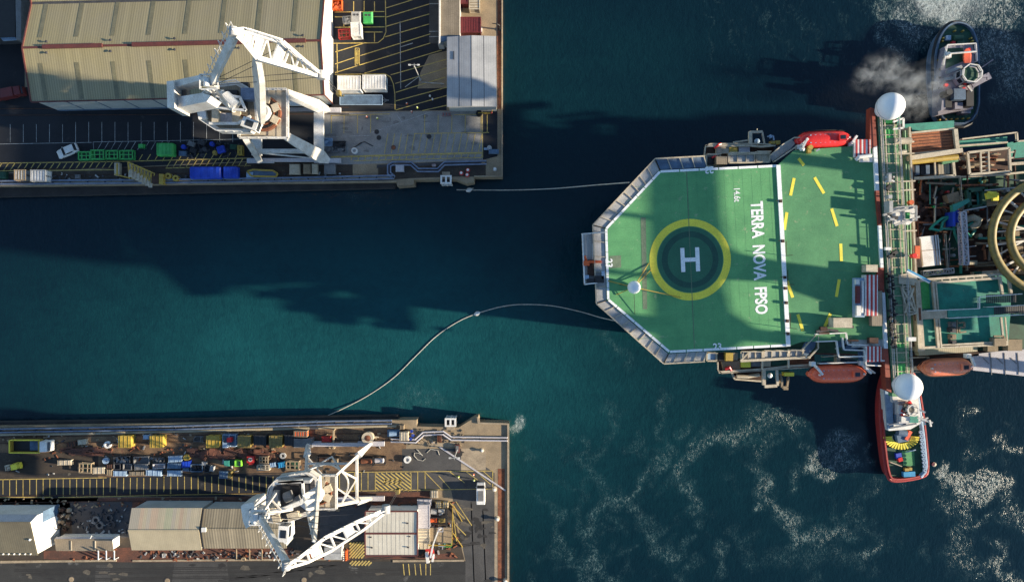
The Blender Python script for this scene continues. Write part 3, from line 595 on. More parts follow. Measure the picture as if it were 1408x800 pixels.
def car(label, loc, rz, paint, L=4.3, W=1.8, Hh=1.5, van=False, group=None):
    r = thing('van' if van else 'car', label, 'van' if van else 'car', loc, rz, group)
    def sec(x, w, z0, z1, k=.12):
        return [(x, -w/2, z0), (x, w/2, z0), (x, w/2, z1-k), (x, w/2-k, z1), (x, -w/2+k, z1), (x, -w/2, z1-k)]
    h = L/2; zb = Hh*.56
    if van: secs = [sec(-h, W*.96, .35, Hh*.98), sec(-h+.3, W, .3, Hh), sec(h-1.5, W, .3, Hh), sec(h-1.1, W*.98, .3, Hh*.96), sec(h-.55, W*.95, .3, Hh*.55), sec(h-.1, W*.9, .32, Hh*.45), sec(h, W*.8, .4, Hh*.38)]
    else: secs = [sec(-h, W*.86, .4, zb*.85), sec(-h+.15, W*.95, .3, zb), sec(-h*.4, W, .28, zb+.02), sec(h*.35, W, .28, zb), sec(h-.35, W*.95, .3, zb*.86), sec(h, W*.8, .4, zb*.66)]
    MB().loft(secs).build('body', paint, r, local=True)
    if not van:
        def c(x0, x1, w0, w1): return
        MB().loft([[(-h+.25, -W*.45, zb), (-h+.25, W*.45, zb), (-h+.25, W*.45, zb+.01), (-h+.25, -W*.45, zb+.01)], [(-h+.7, -W*.39, zb), (-h+.7, W*.39, zb), (-h+.7, W*.37, Hh-.04), (-h+.7, -W*.37, Hh-.04)],
                   [(h*.08, -W*.39, zb), (h*.08, W*.39, zb), (h*.08, W*.37, Hh), (h*.08, -W*.37, Hh)], [(h*.50, -W*.43, zb-.02), (h*.50, W*.43, zb-.02), (h*.50, W*.43, zb), (h*.50, -W*.43, zb)]]).build('roof', paint, r, local=True)
        MB().add([(h*.12, -W*.37, Hh-.02), (h*.12, W*.37, Hh-.02), (h*.46, W*.41, zb+.07), (h*.46, -W*.41, zb+.07)], [(0, 3, 2, 1)]).build('windscreen', 'glass', r, local=True).location.z = .02
        MB().add([(-h+.66, -W*.36, Hh-.06), (-h+.66, W*.36, Hh-.06), (-h+.30, W*.42, zb+.07), (-h+.30, -W*.42, zb+.07)], [(0, 1, 2, 3)]).build('rear_window', 'glass', r, local=True).location = (-.02, 0, .02)
        for s in (-1, 1): MB().box((-.25, s*W*.395, (zb+Hh)/2-.02), (L*.40, .03, Hh-zb-.2)).build('side_window', 'glass', r, local=True)
    else:
        MB().add([(h-1.06, -W*.42, Hh*.95), (h-1.06, W*.42, Hh*.95), (h-.58, W*.42, Hh*.60), (h-.58, -W*.42, Hh*.60)], [(0, 3, 2, 1)]).build('windscreen', 'glass', r, local=True).location = (.03, 0, .03)
        for s in (-1, 1): MB().box((h-1.25, s*(W/2+.01), Hh*.72), (.7, .03, Hh*.24)).build('side_window', 'glass', r, local=True)
        MB().box((-.4, 0, Hh+.04), (L*.5, W*.62, .06)).build('roof_rack', 'mid_grey', r, local=True)
    for sx in (-.31, .31):
        for s in (-1, 1):
            w = MB().tube([(sx*L, s*(W/2-.22), .33), (sx*L, s*(W/2+.01), .33)], .33, 14).build('wheel', 'rubber', r, local=True)
            MB().tube([(sx*L, s*(W/2), .33), (sx*L, s*(W/2+.03), .33)], .19, 10).build('rim', 'pale_grey', w, local=True)
    for s in (-1, 1):
        MB().box((h-.08, s*W*.33, Hh*.36), (.14, .3, .14)).build('headlight', 'radome_white', r, local=True)
        MB().box((-h+.03, s*W*.37, Hh*.42), (.1, .2, .2)).build('tail_light', 'red', r, local=True)
        MB().box((h*.30 if not van else h-.95, s*(W/2+.1), zb+.05 if not van else Hh*.6), (.14, .2, .14)).build('mirror', paint, r, local=True)
    return r
def skip(label, px, py, l, w, h, rz, mat, load=None, group=None, name='skip', cat='skip', z=Q):     # open-topped steel box, ribs, rim, load
    r = thing(name, label, cat, P(px, py, z), rz, group); t = .08
    b = MB(); b.box((0, 0, .08), (l-.1, w-.1, .1))
    for s in (-1, 1):
        b.box((0, s*(w/2-t/2), h/2+.05), (l, t, h-.1)); b.box((s*(l/2-t/2), 0, h/2+.05), (t, w-2*t, h-.1))
    b.build('body', mat, r, local=True)
    rm = MB(); rm.poly([(-l/2, -w/2, h), (l/2, -w/2, h), (l/2, w/2, h), (-l/2, w/2, h)], .12, .1, True)
    n = max(2, round(l/.8))
    for k in range(n+1):
        for s in (-1, 1): rm.box((-l/2+l*k/n, s*(w/2+.03), h/2), (.08, .06, h*.9))
    rm.build('rim', mat, r, local=True)
    if load:
        m = MB(); rng = random.Random(hash((round(px), round(py))) & 255)
        for k in range(int(6+l*w*2)):
            m.box((rng.uniform(-.38, .38)*l, rng.uniform(-.36, .36)*w, h*.35+rng.random()*h*.35), (rng.uniform(.3, .9), rng.uniform(.25, .6), rng.uniform(.2, .5)), rng.random()*3, rng.uniform(-.4, .4))
        m.build('load', load, r, local=True)
    return r
def cratebox(label, px, py, l, w, h, rz, mat, lid=None, group=None, name='crate', cat='crate', z=Q):   # closed box on skids with corner posts and lid battens
    r = thing(name, label, cat, P(px, py, z), rz, group)
    MB().box((0, 0, .14+h/2), (l, w, h)).build('body', mat, r, local=True)
    f = MB()
    for s in (-1, 1):
        for t in (-1, 1): f.box((s*l/2, t*w/2, .12+h/2), (.1, .1, h+.12))
        f.box((0, s*w*.36, .07), (l*.98, .14, .13))
    for k in range(-1, 2): f.box((k*l*.33, 0, h+.17), (.1, w*.98, .06))
    f.build('frame', lid or mat, r, local=True)
    return r
def drum(label, px, py, rad, h, mat, group=None, name='drum', cat='drum', z=Q, cap=None):
    r = thing(name, label, cat, P(px, py, z), 0, group)
    MB().lathe((0, 0, 0), [(rad*.96, 0), (rad, .04), (rad, h*.33), (rad*1.04, h*.36), (rad, h*.39), (rad, h*.66), (rad*1.04, h*.69), (rad, h*.72), (rad, h-.03), (rad*.94, h), (rad*.9, h-.04)], 20).build('body', mat, r, local=True)
    MB().lathe((rad*.45, 0, h-.03), [(rad*.2, 0), (rad*.2, .07), (rad*.12, .09)], 10).build('bung', cap or 'dark_grey', r, local=True)
    return r
def frame(label, px, py, l, w, h, rz, mat, name, cat, group=None, inside=None):      # tubular stillage
    r = thing(name, label, cat, P(px, py, Q), rz, group); f = MB(); t = .22
    for z in (.12, h):
        f.poly([(-l/2, -w/2, z), (l/2, -w/2, z), (l/2, w/2, z), (-l/2, w/2, z)], t, t, True)
    for s in (-1, 1):
        for u in (-1, 1): f.box((s*l/2, u*w/2, h/2), (t*1.2, t*1.2, h+.1))
    f.bar((-l/2, 0, h), (l/2, 0, h), t*.8)
    for k in (-.2, .2): f.bar((k*l, -w/2, h), (k*l, w/2, h), t*.7)
    f.build('frame', mat, r, local=True)
    MB().box((0, 0, .16), (l*.92, w*.92, .06)).build('floor', 'green_dark', r, local=True)
    b = MB(); rng = random.Random(int(px))
    for k in range(3): b.box((rng.uniform(-.3, .3)*l, rng.uniform(-.3, .3)*w, .3+.12*k), (.6, .5, .3), rng.random())
    b.build('load', inside or 'black', r, local=True)
    return r
def tarped(label, px, py, l, w, h, rz, mat, name='covered_skip', cat='skip'):       # load under a taut sheet
    r = thing(name, label, cat, P(px, py, Q), rz)
    def s(x, q, hh): return [(x, -w/2*q, .25), (x, w/2*q, .25), (x, w/2*q, hh*.82), (x, w/2*q-.22, hh), (x, -w/2*q+.22, hh), (x, -w/2*q, hh*.82)]
    n = 9; rng = random.Random(int(px*7))
    MB().loft([s(-l/2, .9, h*.8)]+[s(-l/2+.25+(l-.5)*k/n, 1, h*(.93+.1*rng.random())) for k in range(n+1)]+[s(l/2, .9, h*.8)]).build('cover', mat, r, local=True)
    MB().box((0, 0, .18), (l*.94, w*.9, .36)).build('base', 'dark_grey', r, local=True)
    k = MB()
    for a in range(4):
        x = -l*.36+a*l*.24; k.poly([(x, -w/2-.02, .4), (x, -w/2-.02, h*.8), (x, -w/2+.25, h+.06), (x, w/2-.25, h+.06), (x, w/2+.02, h*.8), (x, w/2+.02, .4)], .07, .04)
    k.build('strap', mat, r, local=True)
    return r
def container(label, px, py, l, w, h, rz, mat, roof=None, name='shipping_container', cat='container', group=None, z=Q, legs=False):
    r = thing(name, label, cat, P(px, py, z), rz, group); b = MB(); z0 = .15 if not legs else 1.1
    b.box((0, 0, z0+h/2), (l-.1, w-.1, h-.04)); n = int(l/.35)
    for k in range(n):
        x = -l/2+.2+(l-.4)*k/max(1, n-1)
        for s in (-1, 1): b.box((x, s*(w/2-.02), z0+h/2), (.16, .07, h-.3))
    b.build('body', mat, r, local=True)
    t = MB(); nr = int(l/.6)
    for k in range(nr): t.box((-l/2+.3+(l-.6)*k/max(1, nr-1), 0, z0+h+.0), (.22, w-.3, .05))
    t.build('roof', roof or mat, r, local=True)
    f = MB()
    for z in (z0, z0+h): f.poly([(-l/2, -w/2, z), (l/2, -w/2, z), (l/2, w/2, z), (-l/2, w/2, z)], .16, .16, True)
    for s in (-1, 1):
        for u in (-1, 1): f.box((s*l/2, u*w/2, z0+h/2), (.18, .18, h+.18))
    f.build('frame', mat, r, local=True)
    d = MB(); d.box((l/2+.01, -w/4, z0+h/2), (.06, w/2-.15, h-.25)); d.box((l/2+.01, w/4, z0+h/2), (.06, w/2-.15, h-.25))
    dd = d.build('door', roof or mat, r, local=True)
    MB().bar((l/2+.07, -.15, z0+.2), (l/2+.07, -.15, z0+h-.2), .05).bar((l/2+.07, .15, z0+.2), (l/2+.07, .15, z0+h-.2), .05).build('handle', 'mid_grey', dd, local=True)
    if legs:
        for x in (-.3, .3):
            for s in (-1, 1): MB().tube([(x*l, s*(w/2-.35), .45), (x*l, s*(w/2-.05), .45)], .45, 14).build('wheel', 'rubber', r, local=True)
        MB().bar((l/2, 0, .9), (l/2+1.1, 0, .8), .2).build('drawbar', 'dark_grey', r, local=True)
    return r
def lamp_post(label, px, py, h, group='lamp posts on the quays'):
    r = thing('lamp_post', label, 'lamp post', P(px, py, Q), 0, group)
    MB().lathe((0, 0, 0), [(.28, 0), (.28, .3), (.13, .32), (.08, h)], 12).build('pole', 'pale_grey', r, local=True)
    MB().bar((-1.0, 0, h), (1.0, 0, h), .12).bar((0, -.5, h-.4), (0, .5, h-.4), .1).build('cross_arm', 'pale_grey', r, local=True)
    for s in (-1, 1): MB().box((s*1.0, 0, h-.05), (.55, .32, .16)).build('lamp_head', 'white', r, local=True)
    return r
def bollard(label, px, py, mat, rad=.32, h=.75, group=None, z=Q):
    r = thing('bollard', label, 'bollard', P(px, py, z), 0, group)
    MB().lathe((0, 0, 0), [(rad*1.5, 0), (rad*1.5, .08), (rad*.8, .12), (rad*.75, h*.6), (rad*1.25, h*.75), (rad*1.3, h*.9), (rad*.9, h)], 16).build('post', mat, r, local=True)
    MB().lathe((0, 0, h), [(rad*.85, 0), (rad*.5, .05)], 14).build('cap', 'white', r, local=True)
    return r
# ================================================================== UPPER QUAY
# --- big shed: two gabled bays
def big_shed():
    r = thing('warehouse', 'long olive roofed warehouse with red ridge and white east gable', 'warehouse', P(237, 70, Q))
    A = lambda px, py, z: P(px, py, z)
    ze, zr, zv = 13.3, 16.0, 13.1
    xl, xr = P(31, 68, zr).x, P(441, 64, zr).x
    yE = P(100, 138, ze).y; yR = P(100, 66, zr).y; yV = P(100, 6, zv).y; yR2 = yV+(yV-yR); yN = yR2+(yR-yE)
    sk = (P(441, 60, zr).y-P(31, 70, zr).y)/(xr-xl)          # plan is turned a hair
    def pt(x, y, z): return Vector((x, y+(x-xl)*sk-.6*0, z))
    def slope(ya, za, yb, zb, nm='roof', mat='roof_olive'):
        m = MB(); m.add([pt(xl, ya, za), pt(xr, ya, za), pt(xr, yb, zb), pt(xl, yb, zb), pt(xl, ya, za-.15), pt(xr, ya, za-.15), pt(xr, yb, zb-.15), pt(xl, yb, zb-.15)], [(0, 1, 2, 3), (7, 6, 5, 4), (0, 4, 5, 1), (2, 6, 7, 3), (1, 5, 6, 2), (0, 3, 7, 4)])
        return m.build(nm, mat, r)
    s1 = slope(yE-.3, ze-.07, yR, zr); s2 = slope(yR, zr, yV, zv); slope(yV+.5, zv+.1, yR2, zr); slope(yR2, zr, yN, ze)
    MB().bar(pt(xl, yV+.25, zv-.05), pt(xr, yV+.25, zv-.05), .7, .2).build('valley_gutter', 'dark_grey', r)
    rc = MB(); rc.bar(pt(xl, yR, zr+.06), pt(xr, yR, zr+.06), .45, .2)
    for a, b in ((.07, .27), (.37, .75)): rc.bar(pt(xl+(xr-xl)*a, yR, zr+.25), pt(xl+(xr-xl)*b, yR, zr+.25), .85, .5)
    rc.bar(pt(xl+(xr-xl)*.86, yR, zr+.25), pt(xl+(xr-xl)*.95, yR, zr+.25), .85, .5)
    rc.build('ridge_vent', 'trim_red', r)
    # walls
    xl2, xr2 = xl+.35, xr-.35
    w = MB(); w.add([pt(xl2, yE, Q), pt(xr2, yE, Q), pt(xr2, yE, ze), pt(xl2, yE, ze)], [(0, 1, 2, 3)]); w.add([pt(xl2, yN, Q), pt(xr2, yN, Q), pt(xr2, yN, ze), pt(xl2, yN, ze)], [(3, 2, 1, 0)])
    w.build('side_wall', 'wall_panel', r)
    wj = MB()
    for k in range(1, 10): x = xl2+(xr2-xl2)*k/10; wj.bar(pt(x, yE-.05, Q), pt(x, yE-.05, ze-.1), .14)
    wj.bar(pt(xl2, yE-.04, Q+.4), pt(xr2, yE-.04, Q+.4), .1, .8); wj.build('wall_joint', 'blue_grey', r)
    g = MB()
    for x, f in ((xr2, 1), (xl2, -1)):
        vs = [pt(x, yE, Q), pt(x, yV, Q), pt(x, yN, Q), pt(x, yN, ze), pt(x, yR2, zr-.1), pt(x, yV, zv-.1), pt(x, yR, zr-.1), pt(x, yE, ze)]
        g.add(vs, [(0, 1, 5, 6, 7), (1, 2, 3, 4, 5)] if f > 0 else [(7, 6, 5, 1, 0), (5, 4, 3, 2, 1)])
    g.build('gable_wall', 'wall_white', r)
    t = MB()
    for x in (xr+.02, xl-.02):
        t.bar(pt(x, yE-.3, ze-.05), pt(x, yR, zr+.02), .3, .35); t.bar(pt(x, yR, zr+.02), pt(x, yV, zv), .3, .35); t.bar(pt(x, yV, zv), pt(x, yR2, zr), .3, .35)
    t.bar(pt(xl, yE-.4, ze-.12), pt(xr, yE-.4, ze-.12), .25, .3); t.bar(pt(xr2+.03, yE, Q), pt(xr2+.03, yE, ze), .25)
    t.build('trim', 'trim_red', r)
    d = MB().bar(pt(xr2+.04, yR+4, Q+8.6), pt(xr2+.04, yR-4, Q+8.6), .12).bar(pt(xr2+.04, yR-4, Q+8.6), pt(xr2+.04, yR-5.2, Q+4), .12).build('drain_pipe', 'mid_grey', r)
    for k in range(9):                                    # dull translucent roof sheets
        f = (k+.42)/8.2
        if f > 1: break
        x = xl+(xr-xl)*f
        for (ya, za, yb, zb, q0, q1) in ((yE, ze, yR, zr, .0, .70), (yV, zv, yR, zr, .0, .78)):
            a = pt(x-.48, ya+(yb-ya)*q0, za+(zb-za)*q0+.05); b = pt(x+.48, ya+(yb-ya)*q0, za+(zb-za)*q0+.05); c = pt(x+.48, ya+(yb-ya)*q1, za+(zb-za)*q1+.05); e = pt(x-.48, ya+(yb-ya)*q1, za+(zb-za)*q1+.05)
            m = MB(); m.add([a, b, c, e], [(0, 1, 2, 3) if yb > ya else (3, 2, 1, 0)]); m.build('skylight', 'skylight', r)
    for k in range(5):
        x = xl+(xr-xl)*(.08+k*.215)
        for s, dz in ((-1, 0), (1, 0)):
            MB().lathe(pt(x, yR+s*1.25, zr-.36), [(.14, 0), (.14, .35), (.3, .38), (.3, .5), (.1, .55)], 10).build('roof_vent', 'dark_grey', r)
big_shed()
# low dark buildings at the left frame edge
r = thing('lean_to_shed', 'dark flat roofed lean-to at the west gable of the olive warehouse', 'shed', P(8, 30, Q))
MB().pp([(-60, -60), (20, -60), (20, 50), (-60, 52)], Q, 9).build('wall', 'dark_grey', r); MB().pp([(-61, -61), (20.6, -61), (20.6, 50.8), (-61, 52.6)], 9.003, 9.3).build('roof', 'black', r)
MB().pp([(20.5, -60), (29, -60), (29, 55), (22, 55)], Q, 11).build('stair_tower', 'mid_grey', r)
MB().pp([(0, 51.5), (20, 51), (24, 55), (4, 56.5)], 8.2, 8.5).build('canopy', 'pale_blue', r)
r = thing('red_truck', 'dark red truck parked in shade beyond the warehouse west wall', 'truck', P(14, 132, Q), .2)
MB().box((0, 0, 1.5), (4.6, 2.2, 1.9)).build('load_bed', 'maroon', r, local=True); MB().loft([[(2.5, -1.05, .5), (2.5, 1.05, .5), (2.5, 1.05, 2.4), (2.5, -1.05, 2.4)], [(3.9, -1.05, .5), (3.9, 1.05, .5), (3.9, 1.0, 2.3), (3.9, -1.0, 2.3)], [(4.4, -1.0, .5), (4.4, 1.0, .5), (4.4, .95, 1.3), (4.4, -.95, 1.3)]]).build('cab', 'maroon', r, local=True)
for x in (-1.5, 3.2):
    for s in (-1, 1): MB().tube([(x, s*.8, .5), (x, s*1.1, .5)], .5, 14).build('wheel', 'rubber', r, local=True)
MB().box((4.17, 0, 1.85), (.3, 1.8, .6), 0, .5).build('windscreen', 'glass', r, local=True)

# --- east end of the yard
r = thing('wharf_shed', 'grey corrugated wharf shed at the corner beside the water', 'shed', P(648, 98, Q))
zA = 9.5
MB().pp([(616, 52), (681, 51), (682, 145), (616, 145)], Q, zA-.1).build('wall', 'wall_panel', r)
m = MB(); pts = [P(614.5, 51, zA), P(682, 50, zA), P(683, 147, zA), P(614.5, 147, zA)]
mid0 = (pts[0]+pts[1])/2+Vector((0, 0, .7)); mid1 = (pts[3]+pts[2])/2+Vector((0, 0, .7))
m.add([pts[0], mid0, mid1, pts[3], pts[1], pts[2]], [(0, 3, 2, 1), (1, 2, 5, 4)]); m.add([p-Vector((0, 0, .12)) for p in (pts[0], pts[3], pts[2], pts[1])], [(0, 1, 2, 3)])
m.build('roof', 'roof_grey', r)
for k in range(1, 4):
    f = k/4; a = pts[0].lerp(pts[1], f); b = pts[3].lerp(pts[2], f); dz = .7*(1-abs(2*f-1))-.02; MB().bar(a+Vector((0, 0, dz)), b+Vector((0, 0, dz)), .12, .08).build('roof_seam', 'dark_grey', r)
MB().bar(pts[1]+Vector((.3, 0, -.1)), pts[2]+Vector((.3, 0, -.1)), .3, .2).build('gutter', 'rust', r)
MB().box(P(624, 77, zA)+Vector((0, 0, .25)), (.16, 1.9, .12)).build('roof_ladder', 'black', r)
r = thing('store_building', 'flat grey store building with white west parapet north of the corrugated shed', 'building', P(618, 10, Q))
MB().pp([(604, -120), (632, -120), (632, 50), (604, 58)], Q, 8.6).build('wall', 'pale_grey', r); MB().pp([(605.5, -120), (632, -120), (632, 49), (605.5, 51)], 8.603, 8.75).build('roof', 'roof_tan', r)
MB().pp([(603.5, -120), (605.5, -120), (605.5, 58), (603.5, 60)], 8.2, 9.2).build('parapet', 'white', r); MB().pp([(605.5, 50.5), (632, 49), (632, 51), (605.5, 58)], 8.3, 8.9).build('canopy', 'blue_grey', r)
MB().box(P(607, 62, 5.5), (1.3, 1.0, 3)).build('porch', 'pale_grey', r)
container('maroon shipping container lying against the grey store building', 646, 40, 5.4, 3.6, 2.4, 0, 'maroon', 'maroon')
container('maroon and tan container topmost by the store building', 638, 2, 3.2, 2.2, 2.4, PI/2, 'maroon', 'maroon')
container('tan container with white end beside the topmost maroon one', 653, 6, 4.4, 2.4, 2.3, PI/2, 'cream', 'concrete')
cratebox('small white cabinet beside the maroon container', 661, 44, .7, .9, 1.1, 0, 'white', 'white', name='cabinet', cat='cabinet')
r = thing('mooring_davit', 'thin dark davit leaning over the east kerb of the upper quay', 'davit', P(687, 41, Q))
MB().tube([(0, 0, 0), (0, 0, 2.6), (-.5, .1, 3.2), (-1.8, .2, 3.4)], [.2, .16, .13, .09], 10).build('arm', 'black', r, local=True); MB().cyl((0, 0, 0), .4, .25).build('base', 'black', r, local=True)
r = thing('yellow_barrier', 'yellow safety barrier along the east wall of the corrugated shed', 'barrier', P(684, 80, Q))
MB().rail([(0, 2.6, 0), (0, -2.6, 0)], 1.0, .16, 1.2).build('rail', 'yellow', r, local=True)
skip('open orange skip at the warehouse gable corner', 463.5, 9.5, 2.9, 2.3, 1.4, 0, 'orange', 'orange')
for (x, y, m, lb) in ((492, 28, 'pale_grey', 'grey waste bin beside the green bin in the yard'), (508, 28.5, 'green_bright', 'green waste bin with round hatches in the yard')):
    r = thing('waste_bin', lb, 'bin', P(x, y, Q), 0, 'waste bins in the yard')
    MB().loft([[(-.95, -1.1, .2), (.95, -1.1, .2), (.95, 1.1, .2), (-.95, 1.1, .2)], [(-1.15, -1.35, 1.7), (1.15, -1.35, 1.7), (1.15, 1.35, 1.7), (-1.15, 1.35, 1.7)]]).build('body', m, r, local=True)
    MB().loft([[(-1.2, -1.4, 1.7), (1.2, -1.4, 1.7), (1.2, 1.4, 1.7), (-1.2, 1.4, 1.7)], [(-.9, -1.2, 2.0), (.9, -1.2, 2.0), (.9, 1.2, 2.0), (-.9, 1.2, 2.0)]]).build('lid', m, r, local=True)
    for s in (-.4, .4): MB().cyl((s, .5, 2.0), .28, .06).build('hatch', 'dark_grey', r, local=True)
    for s in (-1, 1): MB().box((s*.8, 0, .1), (.2, 1.8, .2)).build('skid', 'dark_grey', r, local=True)
container('white box trailer standing below the grey bin', 493.5, 47.5, 3.2, 2.2, 2.2, PI/2+.05, 'white', 'white', 'trailer', 'trailer', legs=True)
frame('rusty red stillage of gas bottles beside the white box trailer', 475, 49, 2.6, 1.9, 1.3, .05, 'red', 'stillage', 'stillage', inside='rust')
skip('small grey skip left of the grey bin', 478.5, 29.5, 2.0, 1.6, 1.0, .1, 'pale_grey', 'pale_grey')
gt = 'white box trailers parked by the yard line'
container('white box trailer nearest the warehouse gable', 485, 121, 5.3, 3.3, 2.7, 0, 'white', 'white', 'trailer', 'trailer', gt, legs=True)
container('white box trailer beside the curved yellow line', 518.5, 119.5, 5.3, 3.2, 2.7, 0, 'white', 'white', 'trailer', 'trailer', gt, legs=True)
r = thing('flatbed_trailer', 'low blue grey flatbed trailer below the two white trailers', 'trailer', P(498, 139.5, Q))
MB().box((0, 0, 1.05), (10.2, 2.2, .22)).build('deck', 'blue_grey', r, local=True); MB().poly([(-5.1, -1.15, 1.15), (5.1, -1.15, 1.15), (5.1, 1.15, 1.15), (-5.1, 1.15, 1.15)], .14, .2, True).build('side_rail', 'pale_blue', r, local=True)
MB().bar((5.1, 0, .9), (6.6, 0, .8), .25).bar((5.1, .8, .9), (6.2, 0, .8), .14).bar((5.1, -.8, .9), (6.2, 0, .8), .14).build('drawbar', 'mid_grey', r, local=True)
for x in (-3.6, -2.4, 3.8):
    for s in (-1, 1): MB().tube([(x, s*.75, .45), (x, s*1.05, .45)], .45, 14).build('wheel', 'rubber', r, local=True)
lamp_post('lattice lamp post in the middle of the upper yard', 578, 110, 11)
r = thing('pipe_stand', 'thin bent white pipe stand beside the corrugated shed west wall', 'pipe', P(608, 117, Q))
MB().tube([(-5, .6, .2), (-2, .3, .5), (0, 0, 1.2), (.6, -.2, 1.4)], .12, 8).build('pipe', 'line_white', r, local=True); MB().box((0, 0, .6), (.3, .3, 1.2)).build('stand', 'mid_grey', r, local=True)
for (x, y, v, lb) in ((560.5, 144.5, 'hi_vis_orange', 'person in orange vest alone on the yard hatching'), (574.5, 150, 'hi_vis_yellow', 'person in yellow vest near the apron edge in the yard'), (567, 155.5, 'hi_vis_orange', 'person in orange vest on the apron edge below the yellow vest'),
      (505.5, 162.5, 'hi_vis_orange', 'person in orange vest near the portal crane on the apron'), (520, 164.5, 'hi_vis_yellow', 'person in yellow vest near the portal crane on the apron'), (592, 134, 'white', 'person in white top left of two by the shed corner'), (595.5, 138.5, 'white', 'person in white top right of two by the shed corner'), (670, 152, 'red', 'person in red jacket at the corrugated shed front')):
    person(x, y, lb, v, 'white', random.random()*6)
car('pale silver hatchback parked askew on the shaded wharf', P(95.5, 208.5, Q), math.radians(203), 'white', 5.2, 2.2, 1.6)
for x, y, l, w, lb in ((120, 215.5, 2.7, 1.8, 'leftmost and lowest green stillage beside the silver car'), (137.8, 214, 3.0, 2.1, 'green stillage holding most crates, second from the silver car'), (157.8, 214, 2.7, 1.9, 'green stillage third from the silver car'), (177.5, 214.2, 3.0, 2.0, 'green stillage farthest from the silver car')):
    frame(lb, x, y, l, w, 1.2, .02, 'green_bright', 'stillage', 'stillage', 'green stillages in a row on the wharf')
tarped('bright green rounded covered tank on the wharf', 231.5, 207.5, 4.1, 3.1, 2.0, 0, 'green_bright', 'covered_tank', 'tank')
r = thing('pump_unit', 'small green pump unit near the bright green tank', 'pump', P(196.5, 202, Q))
MB().box((0, 0, .6), (1.1, .9, .9)).build('body', 'green_bright', r, local=True); MB().tube([(.5, 0, .7), (.9, 0, .7), (.95, .4, .9)], .1).build('pipe', 'green_bright', r, local=True); MB().box((0, 0, .08), (1.8, 1.2, .14)).build('skid', 'green_dark', r, local=True)
# loose gear in the shade between the tank and the portal crane
for (x, y, k, m, lb) in ((254, 203, 'd', 'blue', 'blue drum just right of the bright green tank'), (265, 199, 'c', 'mid_grey', 'grey crate with pale fittings on the hatched wharf'), (253, 212, 'c', 'blue_grey', 'low dark blue crate below the blue drum'), (279, 197, 'c', 'dark_grey', 'dark crate among gear on the shaded wharf'),
      (283, 206, 'd', 'dark_grey', 'black drum among gear on the shaded wharf'), (293, 199, 'd', 'blue', 'lone blue drum above the yellow canister'), (297, 211, 'd', 'yellow', 'small tan canister on the shaded wharf'), (268, 208, 'c', 'black', 'black box in the middle of the wharf gear'), (323, 203, 'c', 'green_dark', 'dark green box beside the yellow frame trolley')):
    (drum(lb, x, y, .55, .9, m, 'gear on the shaded wharf') if k == 'd' else cratebox(lb, x, y, 1.6, 1.1, .8, random.uniform(-.4, .4), m, m, 'gear on the shaded wharf'))
tarped('blue tarped bundle among the dark wharf gear', 305.5, 206.5, 1.9, 1.7, 1.1, .3, 'blue', 'tarped_bundle', 'bundle')
frame('small yellow upright frame trolley beside the crane leg', 332.5, 208, .9, 2.1, 1.2, 0, 'yellow', 'frame_trolley', 'trolley')
# yellow access stair
r = thing('access_stair', 'yellow lattice gangway stair lying at the quay edge', 'gangway', P(192, 238, Q))
def st(a, b, z): return P(a, b, z)
f = MB()
for (a, b) in (((161, 225, 7), (161, 240, 7)), ((176, 223, 7.6), (213, 239, 5.2)), ((158, 240, 5.4), (205, 251.5, 4.7))): f.bar(P(*a), P(*b), .28)
for k in range(9):
    t = k/8; a = P(*(176+37*t, 223+16*t, 7.6-2.4*t)); b = P(*(178+30*t, 246+6*t, 5.2-.4*t)); f.bar(a, b, .2); f.bar(a+Vector((0, 0, -1)), a, .16)
    if k < 8: t2 = (k+1)/8; f.bar(a, P(178+30*t2, 246+6*t2, 5.2-.4*t2), .12)
f.build('lattice', 'yellow', r)
s = MB()
for k in range(7): s.box(P(180+k*4.6, 234+k*2.4, 6.5-.3*k), (.9, 3.4, .12), -.1)
s.build('tread', 'cream', r)
MB().pp([(157, 224), (164, 224), (164, 242), (157, 241)], 4.1, 5.2).build('landing', 'cream', r); MB().pp([(209, 238), (218, 239), (218, 253), (208, 252)], 4.1, 5.2).build('foot_platform', 'rust_dark', r); MB().pp([(218.5, 239), (224.5, 239.5), (224.5, 253.5), (218.5, 253)], 4.1, 5.6).build('end_frame', 'yellow', r)
for x, y, lb in ((233.5, 243, 'yellow cable reel nearer the access stair'), (244, 246, 'tan cable reel nearer the blue tarped skip')):
    r = thing('cable_reel', lb, 'reel', P(x, y, Q), 0, 'cable reels at the quay edge'); MB().ring((0, 0, .5), .3, .75, -.4, .5, 20).build('cable', 'yellow', r, local=True); MB().ring((0, 0, .5), .12, .85, -.5, -.41, 20).build('flange', 'cream', r, local=True)
container('small pale container at the far left quay edge', 37, 243, 2.6, 2.4, 2.2, 0, 'concrete', 'pale_grey')
container('pale container with white end panel at the left quay edge', 62, 244, 3.4, 2.6, 2.4, 0, 'pale_grey', 'white')
cratebox('dark green crate at the left frame edge of the quay', 6, 242, 2.2, 1.6, 1, 0, 'green_dark', 'green_dark')
cratebox('small grey hatch box on the bare dark wharf', 108.5, 243.5, 1.1, 1.0, .5, 0, 'mid_grey', 'mid_grey', name='hatch_box', cat='box')
tarped('long skip under a blue tarpaulin at the quay edge', 286.5, 239, 7.6, 2.9, 1.9, 0, 'blue')
tarped('short skip under a blue tarpaulin at the quay edge', 320.5, 238.5, 3.5, 2.8, 1.9, 0, 'blue')
r = thing('work_raft', 'yellow edged grey work raft lying at the quay edge', 'raft', P(362, 240, Q))
f = MB(); out = [(-3.6, .6), (-2.2, 1.0), (2.6, .8), (3.7, .1), (3.4, -.7), (-2.6, -.5)]
